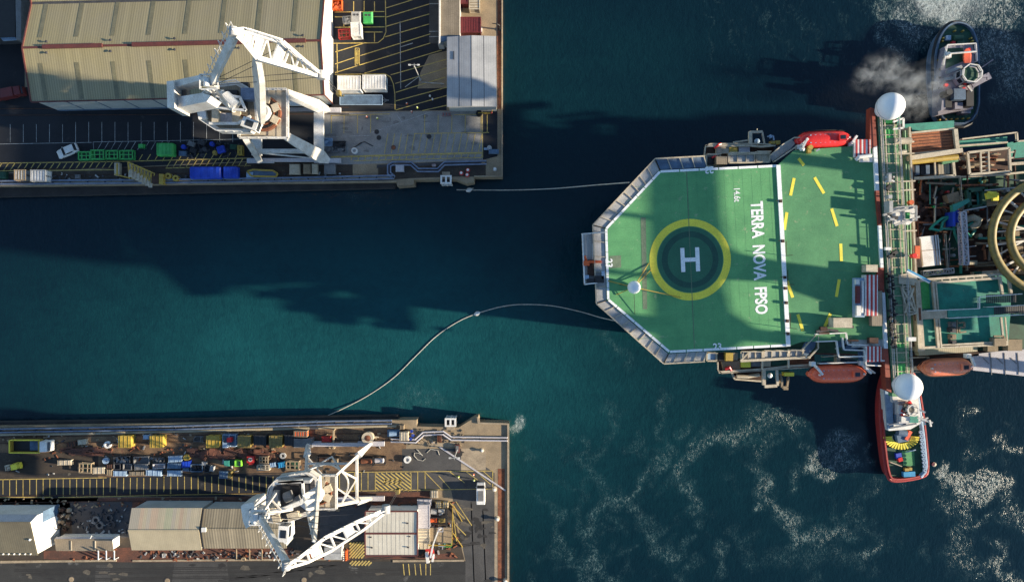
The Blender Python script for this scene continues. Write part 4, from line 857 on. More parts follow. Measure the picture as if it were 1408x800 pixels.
f.poly([(x, y, .75) for x, y in out], .38, .4, True); f.build('rim', 'yellow', r, local=True); MB().prism([(x*.9, y*.85) for x, y in out], .1, .6).build('deck', 'blue_grey', r, local=True); MB().box((-3, -.2, .5), (1.6, 1.3, .6)).build('locker', 'pale_blue', r, local=True)
for x, y, l, w, m, lb in ((407, 234, 2.4, 2.4, 'cream', 'cream winch box beneath the portal crane'), (424, 233.5, 1.7, 2.2, 'concrete', 'tan box between two winch boxes beneath the crane'), (434.5, 233.5, 1.3, 2.3, 'cream', 'narrow cream box beside the crane foot'), (455, 233.5, 2.6, 2.4, 'mid_grey', 'grey control box at the crane foot')):
    cratebox(lb, x, y, l, w, 1.1, 0, m, m, 'boxes along the crane rail', 'equipment_box', 'box')
for x, y, l, w, m, lb in ((450.5, 196.5, 2.6, 1.8, 'pale_blue', 'pale blue topped bin beside the crane portal'), (450.5, 207, 2.2, 1.3, 'mid_grey', 'grey bin below the pale blue topped one'), (467.5, 199, 3.0, 1.3, 'dark_grey', 'dark low skip upper of two beside the crane bins'), (467.5, 206.5, 3.2, 1.4, 'mid_grey', 'grey low skip lower of two beside the crane bins')):
    skip(lb, x, y, l, w, .9, 0, m, m if m != 'dark_grey' else 'black', 'skips on the apron')
r = thing('hose_drum', 'round white hose drum on the apron with black hose trailing', 'drum', P(488, 208, Q))
MB().ring((0, 0, 0), .42, .75, 0, .7, 28).build('rim', 'white', r, local=True); MB().cyl((0, 0, .0), .4, .45, 20).build('core', 'pale_grey', r, local=True)
MB().tube([P(490, 201, Q+.1), P(495, 197, Q+.1), P(501, 195, Q+.1), P(507, 198, Q+.1), P(513, 201, Q+.1)], .09).tube([P(486, 203, Q+.1), P(494, 199, Q+.1), P(498, 196.5, Q+.1)], .07).build('hose', 'black', r)
for x, y, lb in ((518, 181.5, 'upper black mooring ring cover on the apron'), (521, 189.5, 'black oval drain cover in the middle of the apron'), (541, 203, 'rust brown drain cover on the apron'), (590, 188, 'small dark drain cover right of centre on the apron')):
    r = thing('drain_cover', lb, 'drain cover', P(x, y, Q+.02), 0, 'covers set in the apron'); MB().lathe((0, 0, 0), [(.5, 0), (.5, .06), (.42, .08)], 16).build('lid', 'black' if 'black' in lb or 'dark' in lb else 'rust', r, local=True); MB().ring((0, 0, 0), .5, .6, 0, .05, 20).build('frame', 'dark_grey', r, local=True)
drum('black tyre fender standing at the shed front corner', 659, 157, .75, .9, 'rubber', name='tyre_fender', cat='fender')
cratebox('low dark cable box at the apron top edge', 614, 158, 2.0, .6, .4, 0, 'mid_grey', 'red', name='cable_box', cat='box')
# pipelines along the edge with an expansion loop
def pipeline(label, pts, z, mat, n=2, gap=.75, rad=.22):
    r = thing('pipeline', label, 'pipeline', P(*pts[len(pts)//2], z)); z += .45
    w = [P(a, b, z) for a, b in pts]
    for k in range(n):
        off = (k-(n-1)/2)*gap; q = []
        for i, p in enumerate(w):
            d = (w[min(i+1, len(w)-1)]-w[max(i-1, 0)]).normalized(); q.append(p+Vector((-d.y, d.x, 0))*off)
        m = MB(); 
        for a, b in zip(q, q[1:]): m.tube([a, b], rad, 8)
        for p in q: m.ball(p, rad*1.05, 8, 6)
        m.build('pipe', mat, r)
    s = MB()
    for a, b in zip(w, w[1:]):
        d = b-a; c = int(d.length/4)
        for k in range(c+1):
            p = a+d*(k/max(1, c)); s.box((p.x, p.y, z-.32), (.3, .3, .5), math.atan2(d.y, d.x))
    s.build('support', 'dark_grey', r)
pipeline('pair of blue grey pipes along the upper quay edge', [(-300, 258), (0, 251), (240, 249), (400, 246.5), (541, 243.5)], Q, 'pipe_blue')
pipeline('blue grey pipe pair with a rectangular expansion loop near the upper quay corner', [(541, 244), (535, 238), (535, 228), (540, 225), (565, 225), (575, 234), (602, 234), (611, 225), (668, 223.5)], Q, 'pipe_blue', 2, .75, .2)
cratebox('grey brown valve chamber inside the upper pipe loop', 550.5, 232.5, 1.9, 1.5, 1.0, 0, 'lavender_grey', 'lavender_grey', name='valve_chamber', cat='box')
cratebox('small pipe support block inside the upper expansion loop', 597, 228, .9, .6, .6, 0, 'lavender_grey', 'rust', name='support_block', cat='block')
def ladder_frame(label, x, y, sgn):
    r = thing('fender_frame', label, 'fender frame', P(x, y, 1.0)); m = MB()
    for dx in (-1.15, 0, 1.15):
        m.box((dx, 0, 3.2), (.42, 1.9, .4))
        for dy in (-.8, .8): m.box((dx, dy, 1.0), (.3, .3, 4.2))
    m.box((0, .85, 3.21), (2.7, .38, .4)); m.box((0, -.85, 3.21), (2.7, .38, .4))
    for z in (1.2, -.6):
        for dy in (-.8, .8): m.box((0, dy, z), (2.5, .26, .26))
    MB().box((0, 0, 1.1), (2.2, 1.3, 3.4)).build('dark_hole_fill', 'black', r, local=True)  # black fill standing in for the dark inside the two openings
    m.build('frame', 'white', r, local=True)
    MB().box((0, 1.2*sgn, 3.1), (1.9, 1.4, .25)).build('bracket', 'concrete_edge', r, local=True)
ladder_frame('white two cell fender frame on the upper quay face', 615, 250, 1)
g = 'red mooring bollards at the upper quay corner'
for x, y, lb in ((634.5, 238.5, 'leftmost red bollard of three at the rounded corner'), (643.5, 234.5, 'uppermost red bollard of three at the rounded corner'), (642.5, 241, 'lowest red bollard of three at the rounded corner')): bollard(lb, x, y, 'red', .36, .8, g)
bollard('pale bollard alone near the corner kerb', 680.5, 233, 'pale_grey')
cratebox('blue grey pump housing beside the apron road', 679, 209.5, 2.4, 1.0, 1.0, 0, 'blue_grey', 'blue_grey', name='pump_housing', cat='box')
r = thing('capstan', 'pale mooring capstan on the dark road by the east kerb', 'capstan', P(673, 204, Q)); MB().lathe((0, 0, 0), [(.6, 0), (.6, .2), (.35, .3), (.3, .8), (.5, 1.0), (.5, 1.1), (.2, 1.15)], 16).build('drum', 'pale_grey', r, local=True); MB().box((-.9, -.2, .2), (.9, .5, .4)).build('motor', 'pale_blue', r, local=True)
r = thing('gate_post', 'yellow gate with red lamp where the apron meets the shed', 'gate', P(676, 157, Q)); MB().rail([(-3.2, 0, 0), (0, 0, 0), (.6, 1.6, 0)], 1.1, .15, 1.6).build('rail', 'yellow', r, local=True); MB().lathe((0, 0, 1.1), [(.2, 0), (.25, .3), (.1, .45)], 10).build('lamp', 'red', r, local=True)
# ================================================================== LOWER QUAY
# --- sheds
def gable_shed(name, label, x0, y0, x1, y1, ze, zr, roof_n, roof_s, wall, ridge=None, trim=None, eave=.25, cat='shed'):
    """ridge runs along x; rectangle given by the eaves as seen"""
    r = thing(name, label, cat, P((x0+x1)/2, (y0+y1)/2, Q))
    a, b = P(x0, y0, ze), P(x1, y1, ze); xl, xr, yn, ys = a.x, b.x, a.y, b.y; ym = (yn+ys)/2 if ridge is None else P(x0, ridge, zr).y
    def sl(ya, za, yb, zb, mat):
        MB().add([(xl, ya, za), (xr, ya, za), (xr, yb, zb), (xl, yb, zb), (xl, ya, za-.14), (xr, ya, za-.14), (xr, yb, zb-.14), (xl, yb, zb-.14)], [(0, 1, 2, 3), (7, 6, 5, 4), (0, 4, 5, 1), (2, 6, 7, 3), (1, 5, 6, 2), (0, 3, 7, 4)]).build('roof', mat, r)
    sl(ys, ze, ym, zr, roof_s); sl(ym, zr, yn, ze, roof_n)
    MB().bar((xl, ym, zr+.05), (xr, ym, zr+.05), .4, .12).build('ridge_cap', trim or roof_s, r)
    e = eave; w = MB()
    X0, X1, Y0, Y1 = xl+e, xr-e, ys+e, yn-e
    w.add([(X0, Y0, Q), (X1, Y0, Q), (X1, Y0, ze), (X0, Y0, ze), (X0, Y1, Q), (X1, Y1, Q), (X1, Y1, ze), (X0, Y1, ze)], [(0, 1, 2, 3), (5, 4, 7, 6)])
    for x, f in ((X1, 1), (X0, 0)):
        v = [(x, Y0, Q), (x, Y1, Q), (x, Y1, ze), (x, ym, zr-.12), (x, Y0, ze)]; w.add(v, [(0, 1, 2, 3, 4) if f else (4, 3, 2, 1, 0)])
    w.build('wall', wall, r)
    if trim:
        t = MB()
        for x in (xl-.02, xr+.02): t.bar((x, ys, ze+.03), (x, ym, zr+.05), .3, .28); t.bar((x, ym, zr+.05), (x, yn, ze+.03), .3, .28)
        t.bar((xl, ys-.08, ze), (xr, ys-.08, ze), .3, .3); t.bar((xl, yn+.08, ze), (xr, yn+.08, ze), .3, .3); t.build('trim', trim, r)
    return r, (xl, xr, ys, yn, ym)
r, (xl, xr, ys, yn, ym) = gable_shed('boat_shed', 'tall olive roofed shed with bright white gable at the left edge', -70, 707, 52, 763, 12.0, 14.5, 'lavender_grey', 'roof_dull', 'wall_white', 718)  # north slope coloured lavender for its shade, south slope olive
X = xr-.25
MB().box((X+.04, ym-.2, Q+3.2), (.1, 2.6, 5.6)).build('window', 'blue_grey', r); MB().box((X+.04, ys+1.6, Q+2), (.1, 1.6, 4)).build('door', 'pale_grey', r)
for k in range(8): MB().lathe((xr-1.5-k*1.05*1.2, ys+.4, 12.05), [(.14, 0), (.14, .3), (.2, .32), (.05, .42)], 8).build('roof_vent', 'white', r)
for x, y in ((9, 726), (42, 741)): MB().lathe(P(x, y, 13.2)+Vector((0, 0, -.3)), [(.2, 0), (.2, .6), (.3, .62), (.08, .8)], 10).build('roof_vent', 'white', r)
r, _ = gable_shed('annex_shed', 'low tan annex shed with a short white end between the boat shed and ribbed shed', 77, 738, 156, 757, 7.0, 7.6, 'lavender_grey', 'roof_tan', 'wall_white', 741.5)
for x in (98, 131): MB().bar(P(x, 743, 7.7), P(x, 756, 7.15), .2, .1).build('roof_seam', 'cream', r)
MB().tube([P(124, 739.5, 7.6), P(124, 739.5, 8.5), P(126, 736.5, 8.9)], .14).build('roof_vent', 'white', r)
r = thing('goalpost_frame', 'three white posts standing in front of the tan annex shed', 'frame', P(146, 765, Q)); m = MB()
for x in (135, 146, 157): m.bar(P(x, 769, Q), P(x, 757, Q+4.5), .22); m.bar(P(x, 769, Q+.1), P(x+6, 766, Q+.1), .2)
m.build('post', 'white', r)
r, (xl, xr, ys, yn, ym) = gable_shed('long_shed', 'long shed with faded multi coloured sheets on its smooth cream roof', 181, 698, 277.5, 756, 10.5, 12.0, 'roof_mix', 'roof_cream', 'wall_panel', 729)
r, (xl, xr, ys, yn, ym) = gable_shed('ribbed_shed', 'shed with deeply ribbed tan roof adjoining the smooth cream one', 279, 699, 394, 753.5, 10.2, 11.6, 'roof_rib', 'roof_rib', 'wall_panel', 727)
MB().bar((xl+.2, ys, 10.4), (xl+.2, ym, 11.9), .3, .2).bar((xl+.2, ym, 11.9), (xl+.2, yn, 10.4), .3, .2).build('party_gutter', 'black', r)
MB().box((xl+1, ym, 11.95), (1.0, 1.0, .4)).build('roof_hatch', 'white', r)
f = MB()
for x in (325, 343, 360): f.bar(P(x, 755, 9.6), P(x, 769, Q), .2)
f.build('down_pipe', 'concrete', r)
r, (xl, xr, ys, yn, ym) = gable_shed('white_shed', 'square white roofed shed with brick red trim near the jib tip', 502.5, 703, 574, 763, 9.5, 9.9, 'roof_white', 'roof_white', 'wall_white', 733, 'trim_red')
for k in range(1, 12): x = xl+(xr-xl)*k/12; MB().bar((x, ys+.1, 9.49), (x, ym, 9.89), .06, .05).bar((x, ym, 9.89), (x, yn-.1, 9.49), .06, .05).build('roof_seam', 'mid_grey', r)
for x, y in ((509.5, 738), (563, 737), (511, 752.5), (561, 752), (560, 719)): MB().box(P(x, y, 9.85), (.5, .25, .25)).build('roof_vent', 'dark_grey', r)
r, _ = gable_shed('hut', 'small pale hut under the boom of the lower crane', 446, 752, 470, 769, 6.8, 7.1, 'pale_grey', 'pale_grey', 'wall_white')
for x, lb, m in ((474, 'white gas cylinder rack beside the pale hut', 'white'), (477.5, 'orange gas cylinder rack beside the pale hut', 'orange')):
    q = thing('cylinder_rack', lb, 'rack', P(x, 761, Q)); mm = MB()
    for k in range(5): mm.lathe((0, -1+.5*k, 0), [(.2, 0), (.22, 1.2), (.1, 1.5), (.08, 1.6)], 10)
    mm.build('cylinder', m, q, local=True); MB().rail([(-.35, -1.3, 0), (.35, -1.3, 0), (.35, 1.3, 0), (-.35, 1.3, 0)], 1.0, .08, 1.5, True).build('cage', 'rust', q, local=True)
# --- containers beside the white shed
container('long pale grey container along the east wall of the white shed', 585, 705, 5.6, 2.6, 2.5, PI/2, 'lavender_grey', 'lavender_grey')
container('short cream container south of the long pale grey one', 584.5, 731, 3.4, 2.7, 2.5, PI/2, 'cream', 'concrete_pale')
cratebox('dull tan bin below the short cream container', 584, 747, 2.8, 1.8, 1.0, 0, 'cream', 'cream')
r = thing('generator_skid', 'open black skid of machinery with grey and rusty drums', 'generator', P(602.5, 707, Q))
f = MB()
for z in (.15, 2.4): f.poly([(-2.2, -2.2, z), (2.2, -2.2, z), (2.2, 2.2, z), (-2.2, 2.2, z), (-2.2, -2.2, z)], .2)
for x in (-2.2, 2.2):
    for y in (-2.2, 0, 2.2): f.box((x, y, 1.25), (.2, .2, 2.5))
f.bar((-2.2, 0, 2.4), (2.2, 0, 2.4), .2); f.build('frame', 'black', r, local=True)
MB().box((0, 0, .3), (4.2, 4.2, .12)).build('floor', 'black', r, local=True)
MB().tube([(-1.6, 1.2, 1.3), (-.2, 1.0, 1.3)], .6, 14).tube([(.2, 1.4, 1.2), (1.6, 1.2, 1.2)], .5, 14).box((.8, .7, 1.6), (.8, .3, .9), .4).build('engine', 'pale_grey', r, local=True)
MB().tube([(-1.7, -1.0, 1.2), (-.2, -.9, 1.2)], .55, 14).build('tank', 'orange', r, local=True); MB().tube([(.3, -1.1, 1.0), (1.7, -1.0, 1.0)], .6, 14).build('tank', 'reel_yellow', r, local=True)
for x, lb in ((603.5, 'left one of two pale yellow boxes above the black skid'), (613, 'right one of two pale yellow boxes above the black skid')): cratebox(lb, x, 692, 1.3, 1.3, 1.1, 0, 'cream', 'yellow', 'yellow boxes above the skid', 'equipment_box', 'box')
r = thing('scaffold_platform', 'yellow scaffold platform below the black skid', 'scaffold', P(610, 730, Q)); m = MB()
m.rail([(-3.4, -2.6, 1.2), (2.2, -2.6, 1.2), (2.4, 6.5, 1.2)], 1.1, .16, 1.6); m.bar((2.4, 6.5, .6), (4.5, 2.4, .1), .16); m.bar((2.4, 0, 1.2), (4.6, -3.8, .1), .16); m.build('frame', 'yellow', r, local=True)
MB().box((-.6, -.6, 1.1), (5.2, 3.8, .12)).build('platform', 'concrete', r, local=True); 
MB().add([(-3.2+2.6*i, -2.4+3.6*j, z) for z in (0, 1.05) for j in (0, 1) for i in (0, .15)], [(0, 1, 3, 2), (4, 6, 7, 5), (0, 4, 5, 1), (2, 3, 7, 6), (0, 2, 6, 4), (1, 5, 7, 3)]).build('leg', 'yellow', r, local=True)
skip('grey skip beside the green one below the scaffold', 608, 745, 1.5, 1.3, 1.0, 0, 'pale_blue', 'pale_grey')
skip('green skip below the yellow scaffold platform', 616, 745, 1.7, 1.5, 1.0, 0, 'green_bright', 'green_dark')
r = thing('boom_lift', 'white boom lift with folded arm and red base below the scaffold', 'lift', P(592, 762, Q), 0)
MB().box((0, .6, .8), (1.9, 2.6, .7), .15).build('chassis', 'red', r, local=True); MB().box((-.6, -.1, 1.4), (.7, 2.6, .8), .12).box((.8, -.2, 1.4), (.5, 1.8, .7), -.2).build('engine_cover', 'white', r, local=True)
MB().bar((.2, 0, 1.8), (1.0, 3.6, 3.2), .4).bar((1.0, 3.6, 3.2), (2.2, 6.8, 2.6), .32).bar((2.2, 6.8, 2.6), (2.9, 7.2, 2.4), .26).build('arm', 'white', r, local=True); MB().rail([(2.2, 6.6, 2.0), (3.3, 6.6, 2.0), (3.3, 7.5, 2.0), (2.2, 7.5, 2.0)], 1.0, .12, 1, True).build('basket', 'lavender_grey', r, local=True)
for x in (-.9, .9):
    for y in (-.5, 1.7): MB().tube([(x-.2, y, .42), (x+.2, y, .42)], .42, 14).build('wheel', 'rubber', r, local=True)
# --- vehicles and people
car('white van with dark windscreen casting a long shadow by the rust strip', P(661.5, 675.5, Q), PI/2, 'white', 4.9, 2.1, 2.3, True)
for x, y, v, lb in ((631, 653.5, 'hi_vis_yellow', 'person in yellow vest farthest from the white van'), (651.5, 650.5, 'hi_vis_orange', 'person in orange vest standing above the white van'), (652, 658, 'hi_vis_yellow', 'person in yellow vest close to the white van bonnet')): person(x, y, lb, v, 'white', random.random()*6, Q, 'dock workers on foot')
r = thing('forklift', 'yellow forklift with a dull counterweight on brown asphalt', 'forklift', P(27, 639, Q), math.radians(190))
MB().loft([[(-1.0, -.75, .4), (-1.0, .75, .4), (-1.0, .7, 1.3), (-1.0, -.7, 1.3)], [(.3, -.8, .3), (.3, .8, .3), (.3, .75, 1.1), (.3, -.75, 1.1)], [(1.1, -.7, .3), (1.1, .7, .3), (1.1, .65, .9), (1.1, -.65, .9)]]).build('body', 'deck_yellow', r, local=True)
MB().box((-.1, 0, 2.1), (1.4, 1.3, .1)).build('overhead_guard', 'deck_yellow', r, local=True)
m = MB()
for x in (-.75, .55):
    for y in (-.6, .6): m.box((x, y, 1.6), (.1, .1, 1.0))
m.build('guard_post', 'black', r, local=True); MB().box((1.3, -.35, 1.4), (.12, .12, 2.6)).box((1.3, .35, 1.4), (.12, .12, 2.6)).box((1.3, 0, 2.6), (.12, .8, .12)).build('mast', 'dark_grey', r, local=True)
for s in (-.3, .3): MB().box((2.0, s, .15), (1.3, .14, .08)).build('fork', 'dark_grey', r, local=True)
MB().box((2.1, 0, .75), (1.2, 1.3, 1.0)).build('load', 'cream', r, local=True)
for x in (-.7, .8):
    for s in (-.65, .65): MB().tube([(x, s-.15, .35), (x, s+.15, .35)], .35, 12).build('wheel', 'rubber', r, local=True)
# yellow tipper truck at the edge
r = thing('tipper_truck', 'yellow rimmed empty tipper truck with white cab at the lower quay edge', 'truck', P(50, 610.5, Q))
b = MB()
for s in (-1, 1): b.box((-1.2, s*1.45, 1.7), (7.2, .14, 1.3))
b.box((-4.75, 0, 1.7), (.14, 2.9, 1.3)); b.box((2.35, 0, 1.9), (.14, 2.9, 1.7)); b.build('load_bed', 'yellow', r, local=True); MB().box((-1.2, 0, 1.1), (7.1, 2.8, .12)).build('bed_floor', 'black', r, local=True); MB().box((.8, 0, 1.35), (2.6, 2.2, .4)).box((1.6, .2, 1.7), (1.0, 1.2, .3), .4).build('load', 'blue_grey', r, local=True)
MB().poly([(-4.8, -1.5, 2.4), (2.4, -1.5, 2.4), (2.4, 1.5, 2.4), (-4.8, 1.5, 2.4)], .22, .18, True).build('rim', 'deck_yellow', r, local=True)
MB().loft([[(2.7, -1.3, .6), (2.7, 1.3, .6), (2.7, 1.25, 2.8), (2.7, -1.25, 2.8)], [(4.1, -1.3, .6), (4.1, 1.3, .6), (4.1, 1.2, 2.75), (4.1, -1.2, 2.75)], [(4.8, -1.25, .6), (4.8, 1.25, .6), (4.8, 1.2, 1.6), (4.8, -1.2, 1.6)]]).build('cab', 'white', r, local=True)
MB().box((4.5, 0, 2.25), (.5, 2.1, .5), 0, .85).build('windscreen', 'glass', r, local=True)
for x in (-3.6, -2.4, 3.7):
    for s in (-1, 1): MB().tube([(x, s*1.0, .5), (x, s*1.35, .5)], .5, 14).build('wheel', 'rubber', r, local=True)
# yellow lidded bins along the edge
g = 'square lidded containers along the lower quay edge'
for x, m, lb in ((178, 'yellow', 'yellow square lidded container farthest left at the lower quay edge'), (221, 'yellow', 'yellow square lidded container right of the pale blue locker'), (297.5, 'yellow', 'yellow square lidded container touching the blue pallet rack'),
      (340, 'reel_yellow', 'tan yellow lidded container with a shadow across its top'), (383, 'reel_yellow', 'dull tan lidded container farthest right of the yellow ones')):
    r = thing('lidded_container', lb, 'container', P(x, 604.5, Q), 0, g); MB().box((0, 0, 1.0), (2.9, 2.7, 1.9)).build('body', m, r, local=True)
    MB().box((0, 0, 2.03), (3.1, 2.9, .14)).build('lid', m, r, local=True); k = MB()
    for a in (-1, 0, 1): k.box((a*.95, 0, 2.13), (.12, 2.7, .08))
    k.build('lid_rib', m, r, local=True); MB().box((0, 1.47, 1.3), (.5, .1, .2)).build('handle', 'dark_grey', r, local=True)
r = thing('pallet_rack', 'blue pallet rack with a pink box and pale blue box', 'rack', P(318, 604, Q)); MB().box((0, 0, .25), (3.4, 3.1, .3)).build('base', 'blue_grey', r, local=True)
m = MB()
for x in (-1.5, 0, 1.5):
    for y in (-1.4, 0, 1.4): m.box((x, y, .8), (.14, .14, 1.0))
m.poly([(-1.5, -1.4, 1.3), (1.5, -1.4, 1.3), (1.5, 1.4, 1.3), (-1.5, 1.4, 1.3)], .12, .12, True); m.bar((0, -1.4, 1.3), (0, 1.4, 1.3), .12); m.build('frame', 'pale_blue', r, local=True)
q = MB().box((.1, .2, 1.0), (1.1, 1.0, 1.1)).build('pink_box', 'boat_red', r, local=True); MB().box((-1.0, -1.1, .9), (1.1, 1.2, 1.0)).build('blue_box', 'pale_blue', r, local=True)
cratebox('pale blue locker between the two left yellow containers', 204, 599.5, 1.3, .9, 1, 0, 'pale_blue', 'pale_blue', name='locker', cat='locker')
cratebox('black machine box right of the shadow striped tan container', 361, 603, 3.0, 2.4, 1.6, 0, 'black', 'dark_grey', name='machine_box', cat='box')
cratebox('black machine box left of the grey tank deck', 400.5, 603, 2.2, 2.6, 1.6, 0, 'black', 'dark_grey', name='machine_box', cat='box')
container('flat grey container under the crane foot at the quay edge', 420, 606.5, 4.2, 2.0, 1.8, 0, 'mid_grey', 'mid_grey')
container('orange tan container top left of the crane foot', 416, 594.5, 3.0, 1.3, 1.5, 0, 'roof_tan', 'orange')
cratebox('red box near the white gate post on the edge strip', 450, 602.5, 2.0, 1.2, 1, 0, 'red', 'red')
r = thing('edge_gate', 'white gate post across the edge strip near the round tank', 'gate', P(461, 602, Q)); MB().bar((0, -2.2, 1.6), (0, 2.2, 1.6), .3, .5).bar((0, -2.2, 0), (0, -2.2, 1.6), .25).bar((0, 2.2, 0), (0, 2.2, 1.6), .25).build('frame', 'concrete', r, local=True)
for x, y, lb in ((274, 603, 'dark winch among rubble left of the pallet rack'),):
    r = thing('winch', lb, 'winch', P(x, y, Q)); MB().tube([(-.7, 0, .6), (.7, 0, .6)], .45, 14).build('drum', 'black', r, local=True); MB().box((0, 0, .12), (2.0, 1.4, .2)).box((-.8, 0, .6), (.12, 1.1, 1.0)).box((.8, 0, .6), (.12, 1.1, 1.0)).build('frame', 'mid_grey', r, local=True)
r = thing('hose_reel', 'round white hose reel on the dark edge strip', 'reel', P(149.5, 610.5, Q)); MB().ring((0, 0, 0), .45, .85, .1, .6, 24, .6, 2*PI+.1).build('hose', 'white', r, local=True); MB().cyl((0, 0, 0), .4, .4).build('hub', 'mid_grey', r, local=True); MB().bar((-.8, -.1, .3), (-1.4, -.5, .1), .2).build('nozzle', 'white', r, local=True)
drum('small white barrel touching the farthest left yellow container', 166.5, 606, .4, .9, 'white')
cratebox('tan crate on bare soil left of the white hose reel', 116, 606.5, 2.0, 1.1, .8, .1, 'cream', 'cream')
cratebox('rusty flat plate stack on soil left of the tan crate', 100, 610, 2.2, 1.2, .4, .2, 'rust_dark', 'rust')
r = thing('scrap_heap', 'heap of rusty scrap boards along the rail above the grey skips', 'scrap heap', P(112, 622, Q)); m = MB()
for k in range(38): m.box(P(82+random.random()*62, 616+random.random()*9, Q+.2+.3*random.random()), (random.uniform(1.2, 4.5), random.uniform(.2, .5), .18), random.uniform(-.25, .25), random.uniform(-.06, .06))
m.build('boards', 'rust_ground', r)
r = thing('scrap_heap', 'heap of reddish scrap and plates above the green cart', 'scrap heap', P(320, 625, Q)); m = MB()
for k in range(60): m.box(P(262+random.random()*112, 617+random.random()*11, Q+.15+.3*random.random()), (random.uniform(.5, 3.2), random.uniform(.3, 1.1), .2), random.uniform(-.6, .6), random.uniform(-.1, .1))
m.build('plates', 'rust_ground', r)
# rows of skips and pallets
gs = 'skips and gear stored in rows on the lower quay'
def b2(*a): return (a[0]/5.867, 560+a[1]/5.867)
rows = [(540, 437, 3.2, 1.1, 'cream', 'c', 'long tan crate standing alone on the brown asphalt'), (712, 478, 2.8, 2.2, 'concrete', 'f', 'tan slatted stillage beside the skip rows'), (815, 500, 2.7, 1.5, 'cream', 'c', 'tan crate right of the slatted stillage'),
  (865, 425, 2.0, 1.7, 'pale_blue', 'd', 'pale blue drum lid at the left end of the skip rows'), (900, 466, 1.3, .9, 'rust_dark', 'c', 'rusty small crate below the pale blue drum'), (900, 515, 1.3, 1.4, 'concrete', 'c', 'small tan crate at the lower row left end'),
  (1000, 415, 3.8, 1.6, 'dark_grey', 's', 'dark grey skip first in the top row'), (962, 468, 1.6, 1.3, 'dark_grey', 's', 'small dark skip in the middle row left end'), (1045, 470, 2.0, 1.4, 'mid_grey', 's', 'small grey skip full of pipes in the middle row'), (985, 524, 3.0, 1.2, 'pale_blue', 'c', 'pale blue crate first in the lower row'),
  (1157, 420, 3.6, 1.8, 'mid_grey', 's', 'grey rimmed empty skip in the top row'), (1155, 474, 3.1, 1.2, 'mid_grey', 'c', 'grey crate below the grey rimmed skip'), (1120, 524, 3.4, .9, 'roof_tan', 'c', 'flat tan crate between two pale blue crates'), (1255, 520, 3.6, 1.3, 'pale_blue', 'c', 'blue grey crate right of the flat tan crate'),
  (1296, 415, 2.6, 1.1, 'dark_grey', 's', 'dark skip last in the top row before the blue crates'), (1296, 465, 2.7, 1.1, 'lavender_grey', 's', 'lavender grey skip left of the blue crates'), (1428, 408, 3.2, 1.4, 'pale_blue', 'c', 'pale blue crate top one of three stacked rows'), (1420, 462, 3.2, 1.3, 'blue_grey', 'c', 'darker blue grey crate middle one of three rows'), (1420, 522, 3.2, 1.3, 'pale_blue', 'c', 'pale blue crate lowest one of three rows'),
  (1515, 398, 1.4, 1.3, 'yellow', 'd', 'yellow tan drum at the right end of the skip rows'), (1515, 450, 2.0, 1.4, 'blue', 'c', 'bright blue crate at the right end of the skip rows'), (1515, 492, 1.5, .8, 'blue_grey', 'c', 'small grey blue box under the bright blue crate')]
for bx, by, l, w, m, k, lb in rows:
    x, y = b2(bx, by); rz = random.uniform(-.05, .05)
    if k == 's': skip(lb, x, y, l, w, 1.0, rz, m, random.choice([None, 'mid_grey', 'black']), gs)
    elif k == 'd': drum(lb, x, y, .75, .8, m, gs)
    elif k == 'f': frame(lb, x, y, l, w, 1.2, rz, m, 'stillage', 'stillage', gs)
    else: cratebox(lb, x, y, l, w, .9, rz, m, m, gs)
def b3(a, b): return (220+a/5.867, 560+b/5.867)
for bx, by, l, w, m, k, lb in [(310, 480, 2.8, 1.7, 'blue_grey', 's', 'blue grey skip of dark gear right of the bright blue crate'), (392, 485, 1.2, 1.7, 'dark_grey', 's', 'dark grey skip beside the upright white bags'), (432, 485, .9, 1.2, 'pale_grey', 'c', 'narrow white box left of the cart'), (368, 445, 1.0, .7, 'pale_grey', 'c', 'tiny white box above the dark grey skip'),
      (525, 535, 2.0, 1.7, 'blue_grey', 'c', 'blue grey crate left of the tan digger bucket'), (850, 415, 2.0, 1.6, 'concrete', 'f', 'tan pallet cage right of the red machine'), (845, 475, 2.8, 1.1, 'cream', 'f', 'low tan slatted pallet below the pallet cage'), (920, 455, 1.4, 1.0, 'pale_blue', 'c', 'pale blue box on brown soil left one of two'), (988, 455, 1.5, 1.2, 'steel_blue', 'c', 'stronger blue box on brown soil right one of two'),
      (1080, 460, 3.0, 2.0, 'concrete', 'f', 'pinkish tan pallet cage behind the crane foot')]:
    x, y = b3(bx, by)
    if k == 's': skip(lb, x, y, l, w, 1.0, 0, m, 'black', gs)
    elif k == 'f': frame(lb, x, y, l, w, 1.1, 0, m, 'stillage', 'stillage', gs)
    else: cratebox(lb, x, y, l, w, .9, random.uniform(-.2, .2), m, m, gs)
r = thing('utility_cart', 'lime green utility cart with pale rear deck on the lower quay', 'cart', P(322, 635, Q), PI)
MB().loft([[(-2.2, -.75, .4), (-2.2, .75, .4), (-2.2, .7, 1.3), (-2.2, -.7, 1.3)], [(-.7, -.8, .4), (-.7, .8, .4), (-.7, .75, 1.5), (-.7, -.75, 1.5)], [(-.5, -.8, .4), (-.5, .8, .4), (-.5, .75, .9), (-.5, -.75, .9)]]).build('body', 'green_lime', r, local=True)
MB().box((.6, 0, .6), (2.2, 1.5, .3)).build('deck', 'green_dark', r, local=True); MB().box((1.3, 0, 1.0), (1.2, 1.3, .7)).build('load', 'teal', r, local=True); MB().box((-1.9, 0, 1.45), (.4, 1.2, .3)).build('windscreen', 'glass', r, local=True)
for x in (-1.5, 1.2):
    for s in (-1, 1): MB().tube([(x, s*.6, .35), (x, s*.85, .35)], .35, 12).build('wheel', 'rubber', r, local=True)
r = thing('compressor', 'red compressor machine on dark ground beside the tan pallet cage', 'compressor', P(347, 631.5, Q))
